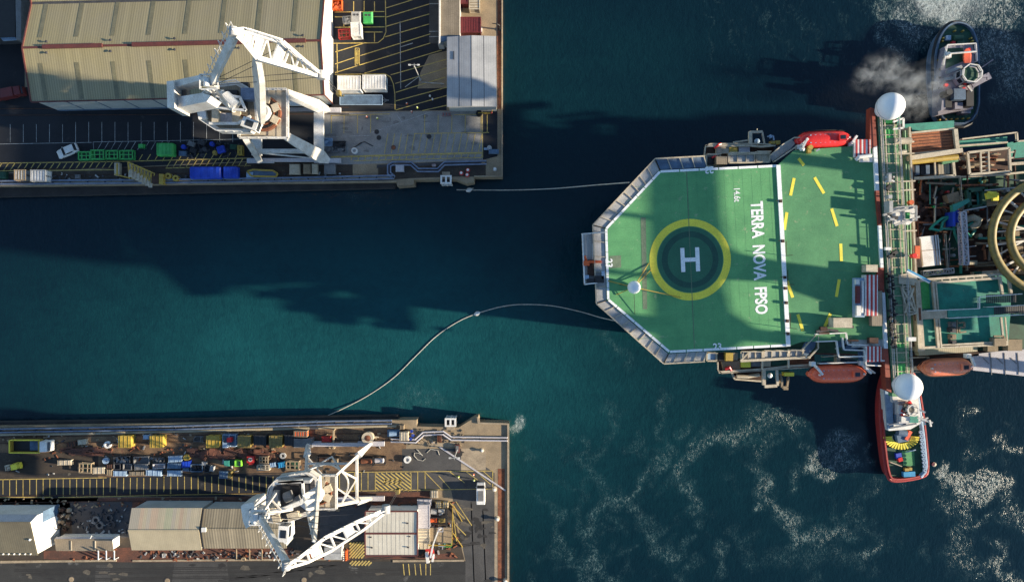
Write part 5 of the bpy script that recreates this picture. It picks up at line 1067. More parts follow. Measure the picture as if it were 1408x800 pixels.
MB().box((0, .3, .8), (1.7, 1.6, 1.0)).build('body', 'red', r, local=True); MB().tube([(-.5, -.8, .7), (.5, -.8, .7)], .35, 12).build('tank', 'red', r, local=True); MB().ring((0, .3, 1.3), .25, .5, 0, .1, 16).build('fan_guard', 'pale_grey', r, local=True); MB().box((0, 0, .12), (2.0, 2.6, .2)).build('skid', 'black', r, local=True)
r = thing('digger_bucket', 'tan digger bucket arm lying at the bay edge', 'bucket', P(321, 648, Q), .9); MB().tube([(-.9, 0, .4), (0, .2, .8), (.9, 0, .5)], [.25, .3, .25], 10).build('arm', 'reel_yellow', r, local=True); MB().loft([[(-1.4, -.6, .1), (-1.4, .6, .1), (-1.6, .6, .9), (-1.6, -.6, .9)], [(-.7, -.6, .1), (-.7, .6, .1), (-.6, .6, 1.0), (-.6, -.6, 1.0)]]).build('bucket', 'reel_yellow', r, local=True)
r = thing('tyre', 'pale ring tyre on dark ground above the two blue boxes', 'tyre', P(389.5, 626, Q)); MB().ring((0, 0, 0), .35, .75, 0, .35, 24).build('tread', 'pale_grey', r, local=True); MB().ring((0, 0, .1), .2, .36, 0, .1, 20).build('rim', 'dark_grey', r, local=True)
# equipment row behind the crane, toward the round tank
for x, y, l, w, m, lb in ((447, 630, 3.2, 1.5, 'rust_dark', 'dark framed brown skid left one of four behind the crane'), (462, 632, 2.2, 1.7, 'concrete', 'pinkish framed skid between brown skids behind the crane'), (505, 632.5, 3.6, 1.7, 'rust', 'orange brown framed tank skid right of the crane leg'), (522.5, 631.5, 2.9, 1.7, 'lavender_grey', 'pale framed skid at the right end behind the crane')):
    r = thing('process_skid', lb, 'skid', P(x, y, Q), 0, 'framed skids behind the lower crane'); f = MB(); f.poly([(-l/2, -w/2, .2), (l/2, -w/2, .2), (l/2, w/2, .2), (-l/2, w/2, .2)], .2, .2, True).poly([(-l/2, -w/2, 1.7), (l/2, -w/2, 1.7), (l/2, w/2, 1.7), (-l/2, w/2, 1.7)], .16, .16, True)
    for s in (-1, 1):
        for u in (-1, 1): f.box((s*l/2, u*w/2, .95), (.16, .16, 1.6))
    f.build('frame', 'black', r, local=True); MB().tube([(-l*.40, 0, .9), (-l*.33, 0, .9), (l*.33, 0, .9), (l*.40, 0, .9)], [w*.2, w*.36, w*.36, w*.2], 14).build('tank', m, r, local=True); MB().box((l*.1, w*.3, .6), (l*.5, .2, .5)).build('pipe', m, r, local=True)
r = thing('storage_tank', 'round cream tank with rusty open centre near the pipe loop', 'tank', P(507.5, 600, Q)); MB().lathe((0, 0, 0), [(1.35, 0), (1.35, 1.5), (1.42, 1.55), (1.42, 1.7), (1.1, 1.75)], 28).build('body', 'cream', r, local=True); MB().ring((0, 0, 1.6), .8, 1.42, .1, .22, 28).build('rim', 'cream', r, local=True); MB().lathe((0, 0, 1.72), [(.75, 0), (.6, .15), (.15, .25)], 20).build('lid', 'rust', r, local=True); MB().bar((1.3, 0, .3), (2.4, 0, .3), .3).build('pipe', 'cream', r, local=True)
r = thing('winch', 'blue grey winch housing at the end of the quay ledge', 'winch', P(542, 594.5, Q)); MB().box((0, 0, .5), (3.0, 1.6, .9)).build('base', 'blue_grey', r, local=True); MB().tube([(-.9, 0, 1.2), (.9, 0, 1.2)], .6, 14).build('drum', 'pale_blue', r, local=True)
cratebox('cream pump house inside the lower pipe loop', 557, 597.5, 2.0, 2.0, 1.8, 0, 'cream', 'cream', name='pump_house', cat='box')
cratebox('tan valve block on the ledge below the fender frame', 553.5, 586, 1.0, 1.0, .9, 0, 'concrete', 'concrete', name='valve_block', cat='block')
r = thing('valve_cluster', 'small blue and white valve cluster beside the cream pump house', 'valve', P(567, 596, Q))
for k, (a, b) in enumerate(((0, .8), (.3, -.2), (-.2, -1.0))): MB().tube([(a, b, 0), (a, b, 1.0)], .2, 10).build('valve', 'white' if k % 2 else 'pipe_blue', r, local=True); MB().ring((a, b, 1.05), .18, .35, 0, .08, 14).build('hand_wheel', 'blue', r, local=True)
pipeline('pair of dark pipes along the lower quay ledge', [(-300, 600), (0, 592), (240, 588), (460, 581), (538, 580)], Q, 'pipe_blue', 2, .8, .2)
pipeline('pale pipe pair with a trapezoid expansion loop at the lower quay corner', [(538, 605), (571, 606), (582, 596), (609, 595), (620, 602.5), (660, 603), (697, 603.5)], Q, 'lavender_grey', 2, .75, .2)
cratebox('brown block standing inside the lower expansion loop', 604.5, 602, 1.0, 1.6, .8, 0, 'rust_dark', 'rust', name='support_block', cat='block')
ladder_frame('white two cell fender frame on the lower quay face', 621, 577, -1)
r = thing('hose_drum', 'round white hose drum on grey asphalt of the lower quay', 'drum', P(560.5, 631, Q)); MB().ring((0, 0, 0), .45, .85, 0, .7, 28).build('rim', 'white', r, local=True); MB().cyl((0, 0, 0), .42, .45, 20).build('core', 'pale_grey', r, local=True)
r = thing('hose', 'coiled pale hoses lying on grey asphalt by the white drum', 'hose', P(585, 628, Q)); MB().tube([P(576+9*math.cos(t*.9)*(1-.06*t), 630+5*math.sin(t*1.1)*(1-.05*t)-t, Q+.12) for t in range(13)], .08).tube([P(587, 622, Q+.1), P(592, 617, Q+.1), P(602, 619, Q+.1), P(604, 625, Q+.1)], .08).build('coil', 'rope', r)
lamp_post('lamp post at the pink cable trench by the pale concrete', 629, 617, 9)
r = thing('stop_block', 'red and grey stop block beside the pale concrete slab', 'block', P(629, 615.5, Q)); MB().box((0, 0, .45), (1.0, 1.9, .9)).build('body', 'trim_red', r, local=True); MB().box((0, 0, .95), (.7, 1.4, .14)).build('cap', 'mid_grey', r, local=True)
bollard('pale bollard at the right end of the long shadow on the slab', 663, 618.5, 'cream', .34)
for x, y, lb in ((680, 671.5, 'cream bollard beside the rust strip right of the van'), (695, 797, 'cream bollard at the frame bottom on the quay edge'), (684, 712, 'small pale bollard casting a long shadow across the grey road')): bollard(lb, x, y, 'cream', .4, 1.0)
cratebox('square cream hatch box on the rust strip below the hatching', 597.5, 678, 1.7, 1.7, .6, 0, 'cream', 'cream', name='hatch_box', cat='box')
cratebox('grey hatch box next to the square cream one', 584, 689, 3.4, 1.4, .8, 0, 'lavender_grey', 'lavender_grey', name='hatch_box', cat='box')
r = thing('cable_trench', 'pink cable trench cover crossing from the pale concrete to the rust strip', 'trench cover', P(640, 640, Q)); MB().bar(P(594, 607, Q+.09), P(695, 674, Q+.09), .36, .12).build('cover', 'lavender_grey', r); MB().bar(P(592, 611.5, Q+.1), P(626, 611, Q+.1), 1.0, .14).build('end_plate', 'concrete_edge', r)
# tyres, scrap and gear between boat shed and long shed
gt = 'gear in the yard behind the annex shed'
for k in range(15):
    x = 77+(k % 4)*6.3+random.uniform(-1.5, 1.5); y = 701+(k//4)*8+random.uniform(-2, 2)
    side = ['nearest the boat shed', 'second from the boat shed', 'third from the boat shed', 'nearest the tyres'][k % 4]; row = ['top row', 'second row', 'third row', 'lowest row'][k//4]
    cratebox('tan scrap crate of the %s, %s' % (row, side), x, y, random.uniform(.7, 1.1), random.uniform(.6, .9), random.uniform(.5, .9), random.uniform(-.6, .6), ['cream', 'concrete', 'rust_dark'][k % 3], 'rust_dark', 'scrap crates behind the annex shed')
for x, y, lb in ((133, 714, 'pale worn tyre upper left of the tyre pile'), (138, 721, 'pale worn tyre lower one of the pair'), (151, 711, 'dark tyre upper right of the tyre pile'), (154, 720, 'dark tyre lower right of the tyre pile')):
    r = thing('tyre', lb, 'tyre', P(x, y, Q), 0, 'tyres behind the annex shed'); MB().ring((0, 0, 0), .5, .95, 0, .4, 24).build('tread', 'mid_grey' if 'pale' in lb else 'dark_grey', r, local=True); MB().ring((0, 0, .05), .44, .52, 0, .3, 24).build('bead', 'black', r, local=True)
r = thing('rail_wagon', 'dark low wagon parked on the rust rail bed above the boat shed', 'wagon', P(40, 704, Q)); MB().box((0, 0, .9), (9.0, 2.2, .25)).build('deck', 'rust_dark', r, local=True); MB().box((-2.5, 0, 1.3), (1.4, 1.6, .6)).box((1.4, .3, 1.3), (2.4, 1.0, .5)).box((3.9, .2, 1.4), (1.0, 1.1, .8)).build('load', 'roof_tan', r, local=True)
for x in (-3.6, 3.6):
    for s in (-1, 1): MB().tube([(x, s*.7, .4), (x, s*.9, .4)], .4, 14).build('wheel', 'dark_grey', r, local=True)
drum('pale drum on the ground in front of the ribbed shed', 336, 767, .5, .8, 'concrete')
for x, y, lb in ((230, 798, 'large pale round manhole cover on the dark bottom road'), (418, 797, 'small pale manhole cover right of the lower boom foot'), (98, 796, 'small grey manhole cover on the bottom left road')):
    r = thing('manhole_cover', lb, 'manhole cover', P(x, y, Q+.03), 0, 'manhole covers in the dock road'); MB().lathe((0, 0, 0), [(.62, 0), (.62, .05), (.55, .07)], 20).build('lid', 'concrete', r, local=True); MB().ring((0, 0, 0), .63, .75, 0, .04, 24).build('frame', 'dark_grey', r, local=True)
# ================================================================== WEAR AND LITTER ON THE QUAYS
rs = random.Random(21)
def blotch(m, x, y, rx, ry, lvl):
    n = 14; ph = rs.random()*6; m.sheet([(x+rx*math.cos(t)*(1+.28*math.sin(3*t+ph)+.16*rs.uniform(-1, 1)), y+ry*math.sin(t)*(1+.25*math.cos(2*t+ph)+.16*rs.uniform(-1, 1))) for t in [2*PI*k/n for k in range(n)]], Q+lvl)
for nm, mt, n, lvl in (('oil_stain', 'stain_dark', 46, .0415), ('dust_patch', 'stain_pale', 34, .0395)):
    m = MB()
    for k in range(n):
        if k % 2: blotch(m, rs.uniform(10, 690), rs.choice([rs.uniform(620, 655), rs.uniform(775, 800), rs.uniform(775, 800)]), rs.uniform(2, 9), rs.uniform(1.2, 4), lvl+.0001*k)
        else: blotch(m, rs.uniform(590, 680), rs.uniform(690, 770), rs.uniform(1.5, 8), rs.uniform(1, 4), lvl+.0001*k)
    structure(m, nm, mt)
m = MB()
for a in [(20, 783, 470, 777), (30, 788, 620, 781), (120, 795, 640, 786), (300, 798, 660, 745), (648, 690, 652, 800), (664, 700, 668, 800), (300, 652, 553, 646), (20, 652, 290, 649)]:
    for d in (0, 2.2): m.line((a[0], a[1]+d), (a[2], a[3]+d), .22, Q+.037)
structure(m, 'tyre_track', 'stain_dark')
for nm, mt, n, areas in (('rubble', 'concrete', 260, [(0, 595, 540, 618), (0, 684, 480, 702), (560, 590, 640, 612)]), ('rubble', 'rust', 240, [(60, 612, 400, 632), (0, 688, 600, 696), (80, 752, 480, 770), (560, 690, 630, 765)]), ('rubble', 'dark_grey', 300, [(0, 596, 560, 650), (70, 700, 180, 738), (190, 757, 480, 768), (0, 240, 480, 250), (255, 196, 330, 216)]), ('rubble', 'pale_grey', 160, [(0, 596, 560, 652), (70, 700, 180, 736), (200, 758, 480, 768), (0, 238, 480, 250), (560, 690, 620, 760)])):
    m = MB()
    for k in range(n):
        x0, y0, x1, y1 = rs.choice(areas); p = P(rs.uniform(x0, x1), rs.uniform(y0, y1)+0, Q+.1); m.box(p, (rs.uniform(.15, 1.1), rs.uniform(.12, .5), rs.uniform(.1, .4)), rs.random()*3, rs.uniform(-.3, .3))
    tag(m.build(nm, mt, loc=Vector((0, 0, 0))), kind='stuff')

m = MB()
for k in range(26): blotch(m, rs.uniform(450, 655), rs.uniform(160, 216), rs.uniform(1, 7), rs.uniform(.8, 3), .044+.0001*k)
structure(m, 'water_mark', 'stain_grey')
# ================================================================== PORTAL CRANES
def crane(label, c, fx, fy, zt, ht, plat, mast, mfeet, boom, jib_up, jib_lo, cw, cab, gear, open_portal=False):
    r = thing('portal_crane', label, 'crane', (c[0], c[1], Q), 0, 'white portal cranes')
    cx, cy = c; W = 'crane_white'
    feet = [(cx-fx, cy-fy), (cx+fx, cy-fy), (cx+fx, cy+fy), (cx-fx, cy+fy)]; tops = [(cx-ht, cy-ht), (cx+ht, cy-ht), (cx+ht, cy+ht), (cx-ht, cy+ht)]
    def on(i, z): t = (z-5.2)/(zt-.6-5.2); return Vector((feet[i][0]+(tops[i][0]-feet[i][0])*t, feet[i][1]+(tops[i][1]-feet[i][1])*t, z))
    for i in range(4):
        if open_portal:
            l = MB().bar(on(i, 5.2), on(i, 11.5), .6, .7, 1.5, 1.1).bar(on(i, 11.5), on(i, zt-.6), .55, .6, .5, .55)
        else: l = MB().bar(on(i, 5.2), on(i, 9), 1.2, 1.2, 3.0, 1.2).bar(on(i, 9), on(i, zt-.6), 3.0, 1.2, 1.7, 1.1)
        l.build('leg', W, r)
        b = MB().box((feet[i][0], feet[i][1], Q+.95), (6.4, 1.1, .7)).box((feet[i][0]-1.3, feet[i][1], Q+.7), (1.9, 1.0, .5)).box((feet[i][0]+1.3, feet[i][1], Q+.7), (1.9, 1.0, .5)).build('bogie', 'lavender_grey', r)
        for k in (-1.9, -.7, .7, 1.9): MB().tube([(feet[i][0]+k, feet[i][1]-.25, Q+.42), (feet[i][0]+k, feet[i][1]+.25, Q+.42)], .34, 14).build('wheel', 'dark_grey', b)
    zb = 9.5 if not open_portal else 12
    tb = MB(); w = 2.2 if not open_portal else .55
    for i, j in ((1, 2), (3, 0)): tb.bar(on(i, zb), on(j, zb), w, .9 if not open_portal else .55)
    for i, j in ((0, 1), (2, 3)): tb.bar(on(i, zb+3.5), on(j, zb+3.5), .9 if not open_portal else .45, .9 if not open_portal else .45)
    tb.build('tie_beam', W, r)
    sb = MB()
    for i, j in ((0, 1), (3, 2)): sb.bar(on(i, 5.6), on(j, 5.6), .8, .7)
    sb.build('sill_beam', 'lavender_grey', r)
    br = MB()
    if open_portal:
        for i, j in ((0, 1), (1, 2), (2, 3), (3, 0)):
            m = (on(i, 12)+on(j, 12))/2; a, b2_ = on(i, zt-3), on(j, zt-3); br.bar(a, m, .3).bar(b2_, m, .3)
            p = [a.lerp(b2_, k/8)+(m-(a+b2_)/2)*math.sin(PI*k/8)*.45 for k in range(9)]; br.poly(p, .28)
        for i in range(4): br.bar(on(i, 12), Vector((cx, cy, 15)), .3)
    else:
        br.bar(on(3, 10), on(0, zt-2), .35)
        br.bar(on(1, 6), on(0, 12), .3)
    br.build('brace', W, r)
    fl = MB().prism([(x+(x-cx)*.12, y+(y-cy)*.12) for x, y in tops], zt-.6, zt); fl.build('portal_deck', 'cream', r)
    e = MB(); o = [(x+(x-cx)*.14, y+(y-cy)*.14) for x, y in tops]; e.poly([(x, y, zt+.1) for x, y in o], .35, .5, True); e.rail([(x, y, zt+.1) for x, y in o], 1.1, .1, 2.2, True); e.build('deck_edge', W, r)
    MB().ring((cx, cy, zt), ht*.74, ht*.84, .02, .9, 48).ring((cx, cy, zt), ht*.5, ht*.56, .02, .7, 40).build('slewing_ring', 'rust', r)
    bx = MB()
    for a in (.4, 1.3, -.5): bx.box((cx+math.cos(a)*ht*.66, cy+math.sin(a)*ht*.66, zt+.55), (1.5, 1.6, 1.0), a)
    bx.build('slewing_motor', 'cream', r)
    MB().lathe((cx, cy, zt), [(ht*.42, 0), (ht*.42, 1.5), (ht*.36, 2.4)], 24).build('king_post', W, r)
    # slewing platform with machinery
    z0, z1 = zt+2.2, zt+4.2
    MB().pp(plat, z0, z1).build('machinery_platform', W, r)
    pc = sum((P(a, b, z1) for a, b in plat), Vector())/len(plat); MB().prism([((P(a, b, z1)-pc)*.86+pc).xy for a, b in plat], z1+.01, z1+.06).build('machinery_floor', 'dark_grey' if open_portal else 'roof_tan', r)
    pl = [P(a, b, z1) for a, b in plat]; MB().rail(pl, 1.1, .14, 1.8, True).build('platform_rail', 'white', r)
    for nm, mat, shp, par in gear(z1):
        shp.build(nm, mat, r)
    # mast
    mt = P(*mast); m = MB()
    for f in mfeet: m.bar(P(*f), mt, .4, .5, .35, .4)
    a, b = P(*mfeet[0]), P(*mfeet[1])
    for t in (.3, .6, .85):
        m.bar(a.lerp(mt, t), b.lerp(mt, t), .3)
    if len(mfeet) > 2:
        d = P(*mfeet[2])
        for t in (.35, .7): m.bar(b.lerp(mt, t), d.lerp(mt, t), .28).bar(a.lerp(mt, t-.2), b.lerp(mt, t), .25)
    m.box(mt, (1.7, 1.3, .5)); m.box(mt+Vector((.2, 0, .5)), (.8, 1.0, .6)); m.build('mast', W, r)
    hd = MB(); hd.rail([mt+Vector((x, y, .35)) for x, y in ((-1.6, -1.3), (1.6, -1.3), (1.6, 1.3), (-1.6, 1.3))], 1.1, .14, 1.2, True); hd.tube([mt+Vector((-.6, -.7, .9)), mt+Vector((-.6, .7, .9))], .55, 16); hd.build('mast_head', 'white', r)
    # boom
    bf, bt = P(*boom[0]), P(*boom[1]); d = bt-bf; side = d.cross(Vector((0, 0, 1))).normalized()
    if not open_portal:
        q = MB(); q.bar(bf, bf+d*.28, 1.0, .8, 2.5, 1.2).bar(bf+d*.28, bf+d*.80, 2.5, 1.2, 3.3, 1.0).bar(bf+d*.80, bt, 3.3, 1.0, 1.6, .9)
    else:
        q = MB(); q.bar(bf, bt, .8, .7, .55, .6)
        s2 = bf+Vector((-3.4, -1.5, 0)); q.bar(s2, bt, .35, .35)
        for t in (.12, .26, .4, .54, .68, .82): q.bar(bf.lerp(bt, t), s2.lerp(bt, t+.06), 1.0, .18)
    q.build('boom', W, r)
    # jib: two side girders with cross pieces
    U = [P(*p) for p in jib_up]; Lw = [P(*p) for p in jib_lo]
    jw = .75 if not open_portal else .42; j = MB().poly(U, jw+.1, jw).poly(Lw, jw, jw)
    j.build('jib', W, r)
    n = 7; k2 = MB()
    def along(pl, t):
        ln = [(q-p).length for p, q in zip(pl, pl[1:])]; s = t*sum(ln)
        for (p, q), l in zip(zip(pl, pl[1:]), ln):
            if s <= l: return p.lerp(q, s/l)
            s -= l
        return pl[-1]
    for i in range(n+1):
        t = .06+.88*i/n; k2.bar(along(U, t), along(Lw, t), .3)
        if i < n: k2.bar(along(U, t), along(Lw, t+.88/n), .2)
    k2.build('jib_lattice', 'white', r)
    pls = MB()
    for i in ((0, 1, 3) if not open_portal else (1, 4)):
        t = .1+.8*i/n; a, b, c_, d_ = along(U, t), along(U, t+.09), along(Lw, t+.09), along(Lw, t); dn = Vector((0, 0, .25)); pls.add([a, b, c_, d_, a-dn, b-dn, c_-dn, d_-dn], [(0, 1, 2, 3), (7, 6, 5, 4), (0, 4, 5, 1), (1, 5, 6, 2), (2, 6, 7, 3), (3, 7, 4, 0)])
    pls.build('jib_plate', W, r)
    rr = MB().rail([p+Vector((0, 0, .4)) for p in U], 1.1, .13, 2.2); rr.build('jib_rail', 'white', r)
    tip = U[-1]; hk = MB().tube([tip+Vector((0, -.7, .2)), tip+Vector((0, .7, .2))], .75, 18).tube([U[0]+Vector((-.2, -.7, .3)), U[0]+Vector((-.2, .7, .3))], .7, 18); hk.build('sheave', 'pale_grey', r)
    hr = MB()
    for o_ in (-.25, .25): hr.bar(tip+Vector((.3, o_, 0)), tip+Vector((.3, o_, -10)), .07)
    hr.build('hoist_rope', 'dark_grey', r); MB().box(tip+Vector((.3, 0, -10.8)), (.7, .9, 1.5)).tube([tip+Vector((.3, 0, -11.5)), tip+Vector((.3, 0, -12.3)), tip+Vector((.7, 0, -12.6)), tip+Vector((.9, 0, -12.2))], .13, 8).build('hook_block', 'reel_yellow', r)
    rp = MB()
    for o_ in (-.5, .5): rp.bar(mt+Vector((0, o_, .9)), tip+Vector((0, o_, .6)), .08).bar(mt+Vector((.3, o_, .5)), along(U, .55)+Vector((0, o_, .5)), .07)
    rp.build('pendant_rope', 'dark_grey', r)
    # tie beam with caged ladder
    a, b = mt+Vector((0, 0, .3)), U[0]; d = (b-a).normalized(); s = d.cross(Vector((0, 0, 1))).normalized(); sg = 1 if not open_portal else -1
    tw = 1.4 if not open_portal else .95; tb = MB().bar(a, b, tw*.8, .7, tw*1.15, .7); tb.build('luffing_tie', 'blue_grey' if 0 else W, r)
    ld = MB(); L_ = (b-a).length; nn = int(L_/1.2); off = -s*(1.5 if not open_portal else 1.15)*sg
    ld.bar(a+off*.7, b+off*.7, .09).bar(a+off*1.25, b+off*1.25, .09)
    for k in range(nn+1):
        p = a+d*(L_*k/nn); ld.bar(p+off*.55, p+off*1.3, .09)
        if k % 2 == 0: ld.poly([p+off*.6, p+off*.6+Vector((0, 0, 1.2)), p+off*1.3+Vector((0, 0, 1.2)), p+off*1.3], .09)
    ld.build('ladder', 'white', r)
    # counterweight and its arms
    x0, x1 = min(a for c_ in cw for a, b in c_[1]), max(a for c_ in cw for a, b in c_[1])
    for nm, poly, za, zb_ in cw:
        lift = lambda a: (a-x0)/(x1-x0)*(5.5 if not open_portal else 3.2)
        tp = [P(a, b, zb_-2+lift(a)) for a, b in poly]; n_ = len(tp); ar = sum(tp[i].x*tp[(i+1) % n_].y-tp[(i+1) % n_].x*tp[i].y for i in range(n_))
        if ar < 0: tp.reverse()
        th = Vector((0, 0, zb_-za)); MB().add([q_-th for q_ in tp]+tp, [tuple(range(n_, 2*n_)), tuple(range(n_-1, -1, -1))]+[(i, (i+1) % n_, n_+(i+1) % n_, n_+i) for i in range(n_)]).build(nm, W if nm != 'ballast' else 'mid_grey', r)
    # cab
    x, y, z, rz = cab; p = P(x, y, z); MB().box(p, (3.2, 2.0, 2.4), rz).build('cab', 'white', r)
    R = Matrix.Rotation(rz, 3, 'Z'); MB().box(p+R @ Vector((1.62, 0, .2)), (.08, 1.7, 1.5), rz).box(p+R @ Vector((.3, -1.02, .2)), (2.2, .08, 1.4), rz).box(p+R @ Vector((.3, 1.02, .2)), (2.2, .08, 1.4), rz).box(p+Vector((0, 0, 1.22)), (1.6, 1.2, .08), rz).build('cab_window', 'glass', r)
    st = MB(); 
    for k in range(9): st.box((cx-ht-.6, cy-fy*.2+k*.5, zt-6+k*.66), (1.0, .45, .1))
    st.bar((cx-ht-1.1, cy-fy*.2, zt-5), (cx-ht-1.1, cy-fy*.2+4.4, zt+.5), .1); st.build('stair', 'pale_grey', r)
    return r
def gearA(z):
    return [('machinery_house', 'cream', MB().pb(291, 149, 300, 168, z, z+1.6).pb(319, 148, 330, 170, z, z+.9), 0), ('hatch_panel', 'lavender_grey', MB().pb(302.5, 155.5, 319, 169, z, z+.5), 0),
            ('winch', 'white', MB().tube([P(309, 133, z+1.6), P(326, 148, z+1.6)], 1.35, 18).tube([P(303, 130, z+1.2), P(308, 130, z+1.2)], .9, 14), 0), ('motor', 'black', MB().pb(329, 140, 338, 152, z, z+1.2).pb(322, 113, 341, 124, z-1.5, z-.2).pb(310, 124, 326, 130, z, z+.8), 0),
            ('wind_panel', 'pipe_blue', MB().pb(331, 121, 352, 137, z, z+1.8), 0), ('gantry_frame', 'white', MB().poly([P(296, 148, z+2.2), P(296, 129, z+2.2), P(330, 134, z+2.2), P(338, 152, z+2.2), P(296, 148, z+2.2)], .5, .4).poly([P(288, 170, z+1), P(327, 170, z+1), P(345, 160, z+1)], .5, .5), 0),
            ('pipe_run', 'rust', MB().poly([P(322, 156, z+.4), P(336, 160, z+.5), P(348, 163, z+.4)], .25), 0), ('service_box', 'white', MB().box(P(282, 142, z+.8), (2.2, 2.8, 1.8), .2).box(P(279, 158, z+.5), (1.6, 2.0, 1.0), .2), 0)]
crane('white portal crane with folded jib beside the olive warehouse', (-52.6, 37.5), 8.1, 6.1, 25, 4.5,
      [(272, 138), (277, 166), (300, 181), (344, 182), (357, 170), (353, 128), (326, 112), (298, 116)], (292, 116, 48), [(296, 146, 29), (318, 152, 29), (284, 128, 29)],
      [(360, 168, 31), (354, 82, 57)], [(324, 45, 61), (340, 43, 60), (388, 58, 57), (418, 84, 54), (442, 104, 51)], [(326, 49, 61), (338, 60, 60), (354, 80, 58), (395, 92, 55), (442, 106, 51)],
      [('counterweight_arm', [(230, 113), (276, 103), (290, 107), (288, 112), (274, 111), (238, 121)], 40, 43), ('counterweight_arm', [(230, 141), (240, 134), (278, 128), (290, 132), (284, 140), (240, 149)], 38, 42.5), ('counterweight', [(229, 112), (239, 111), (240, 149), (230, 148)], 38, 44), ('ballast', [(240, 120), (256, 116), (256, 132), (240, 135)], 38.5, 40)],
      (346, 172, 31, -.35), gearA)
def gearB(z):
    return [('machinery_house', 'pale_grey', MB().pb(382, 660, 426, 664, z, z+2.4).pb(374, 676, 382, 694, z, z+1.6), 0), ('winch', 'mid_grey', MB().tube([P(392, 684, z+1.2), P(402, 680, z+1.2)], 1.1, 16).tube([P(400, 692, z+1.0), P(414, 684, z+1.0)], .8, 14), 0),
            ('motor', 'black', MB().pb(388, 668, 412, 678, z, z+.4).pb(402, 694, 420, 702, z, z+.9), 0), ('gantry_frame', 'white', MB().poly([P(378, 664, z+2.2), P(416, 660, z+2.2), P(418, 690, z+2.2)], .5, .4).poly([P(366, 690, z+1), P(384, 688, z+1), P(384, 706, z+1)], .45, .4).poly([P(362, 706, z+3), P(384, 702, z+3), P(414, 690, z+3), P(424, 682, z+3)], .9, .8), 0),
            ('service_box', 'cream', MB().box(P(372, 700, z+.9), (2.6, 2.2, 1.8), .3).box(P(404, 708, z+.6), (2.4, 1.6, 1.2), .3).box(P(381, 712, z+.6), (1.6, 1.6, 1.2), .3), 0), ('wind_panel', 'pipe_blue', MB().bar(P(418, 698, z+.8), P(434, 678, z+1.4), 2.6, .5), 0), ('ballast_bin', 'white', MB().pp([(387, 714), (396, 714), (397, 742), (392, 748), (387, 742)], z-4, z), 0)]
crane('white portal crane with open braced legs and a low lattice jib among the lower sheds', (-41.6, -43.4), 7.6, 6.6, 22, 3.2,
      [(366, 692), (372, 668), (384, 654), (426, 648), (438, 656), (440, 690), (424, 706), (392, 718), (366, 714)], (358, 708, 44), [(374, 704, 27), (402, 700, 27), (380, 676, 27)],
      [(438, 662, 30), (432, 744, 52)], [(396, 776, 58), (412, 766, 57), (448, 738, 53), (490, 717, 50), (531, 699, 47)], [(397, 780, 58), (424, 772, 56), (457, 756, 53), (500, 728, 50), (533, 702, 47)],
      [('counterweight_arm', [(344, 694), (364, 700), (366, 705), (346, 700)], 36, 38), ('counterweight_arm', [(346, 714), (366, 711), (366, 716), (350, 722)], 36, 38), ('counterweight', [(331, 695), (337, 692), (349, 690), (350, 696), (349, 721), (338, 726), (334, 716)], 34, 40), ('ballast', [(350, 699), (358, 701), (358, 712), (350, 714)], 35, 37)],
      (392, 731, 33, 1.5), gearB, True)
# ================================================================== THE VESSEL (one thing), lifeboats, loose deck gear
ZD = 30.0
ship = thing('offshore_vessel', 'huge offshore production vessel with green helideck bow and red hull', 'ship', P(1240, 350, 0))
def sb(name, mat, mb, parent=None, smooth=False): return mb.build(name, mat, parent or ship, smooth=smooth)
OCT = [(907, 234.5), (1070, 226.6), (1084, 476), (920, 485), (835, 412.5), (832, 314)]
DB = [(1070, 227), (1092, 207), (1201, 199), (1213, 400), (1215, 466), (1150, 468), (1102, 470), (1084, 476)]
# hull, well under the overhanging decks, running on beyond the frame
hull = []
for x, w in ((26, 3), (30, 9), (38, 15), (52, 19), (75, 20.5), (120, 21), (240, 21), (262, 16)): hull.append((x, w))
sk = math.tan(math.radians(2.6))
def hp(x, y): return (x, y+6.0+(x-60)*sk*.8)
MB().prism([hp(x, w) for x, w in hull]+[hp(x, -w) for x, w in reversed(hull)], -3, 21.8).build('hull', 'hull_paint', ship)
MB().prism([hp(x, w*.985) for x, w in hull if x > 50]+[hp(x, -w*.985) for x, w in reversed(hull) if x > 50], 21.8, 22.0).build('main_deck', 'green_dark', ship)
MB().prism([hp(38, 13), hp(72, 17), hp(72, -17), hp(38, -13), hp(31, -5), hp(31, 5)], 22, 29.0).build('accommodation', 'wall_white', ship)
MB().prism([hp(70, 18), hp(78.5, 18), hp(78.5, -18), hp(70, -18)], 22, 29.2).build('accommodation', 'wall_white', ship)
hd = sb('helideck', 'deck_green', MB().pp(OCT, ZD-.9, ZD)); sb('landing_deck', 'deck_green_b', MB().pp(DB, ZD-1.2, ZD-.25))
z = ZD+.02; C = P(949, 357, z); k = (H-z)/F
sb('landing_circle', 'deck_yellow', MB().flat_ring(C, 46*k, 56*k), hd)
sb('circle_field', 'circle_green', MB().cyl(C-Vector((0, 0, .012)), 45*k, .006, 72), hd)
sb('inner_circle', 'deck_green_dark', MB().flat_ring(C, 31*k, 39*k), hd)
hm = MB(); t = math.radians(2.6); ex = Vector((math.cos(t), math.sin(t), 0)); ey = Vector((-math.sin(t), math.cos(t), 0))
def hb(u0, v0, u1, v1): return [C+Vector((0, 0, .02))+ex*a*k+ey*b*k for a, b in ((u0, v0), (u1, v0), (u1, v1), (u0, v1))]
for q in (hb(-13, -16.5, -7.4, 16.5), hb(7.4, -16.5, 13, 16.5), hb(-7.3, -2.8, 7.3, 2.8)): hm.add(q, [(0, 1, 2, 3)])
sb('landing_letter', 'deck_white', hm, hd)
rt = -PI/2+math.radians(2.6)
lettering('vessel_name', 'TERRA  NOVA  FPSO', 24*k, P(1043, 354.5, z+.01), rt, 'deck_white', hd, .70, .95, .115)
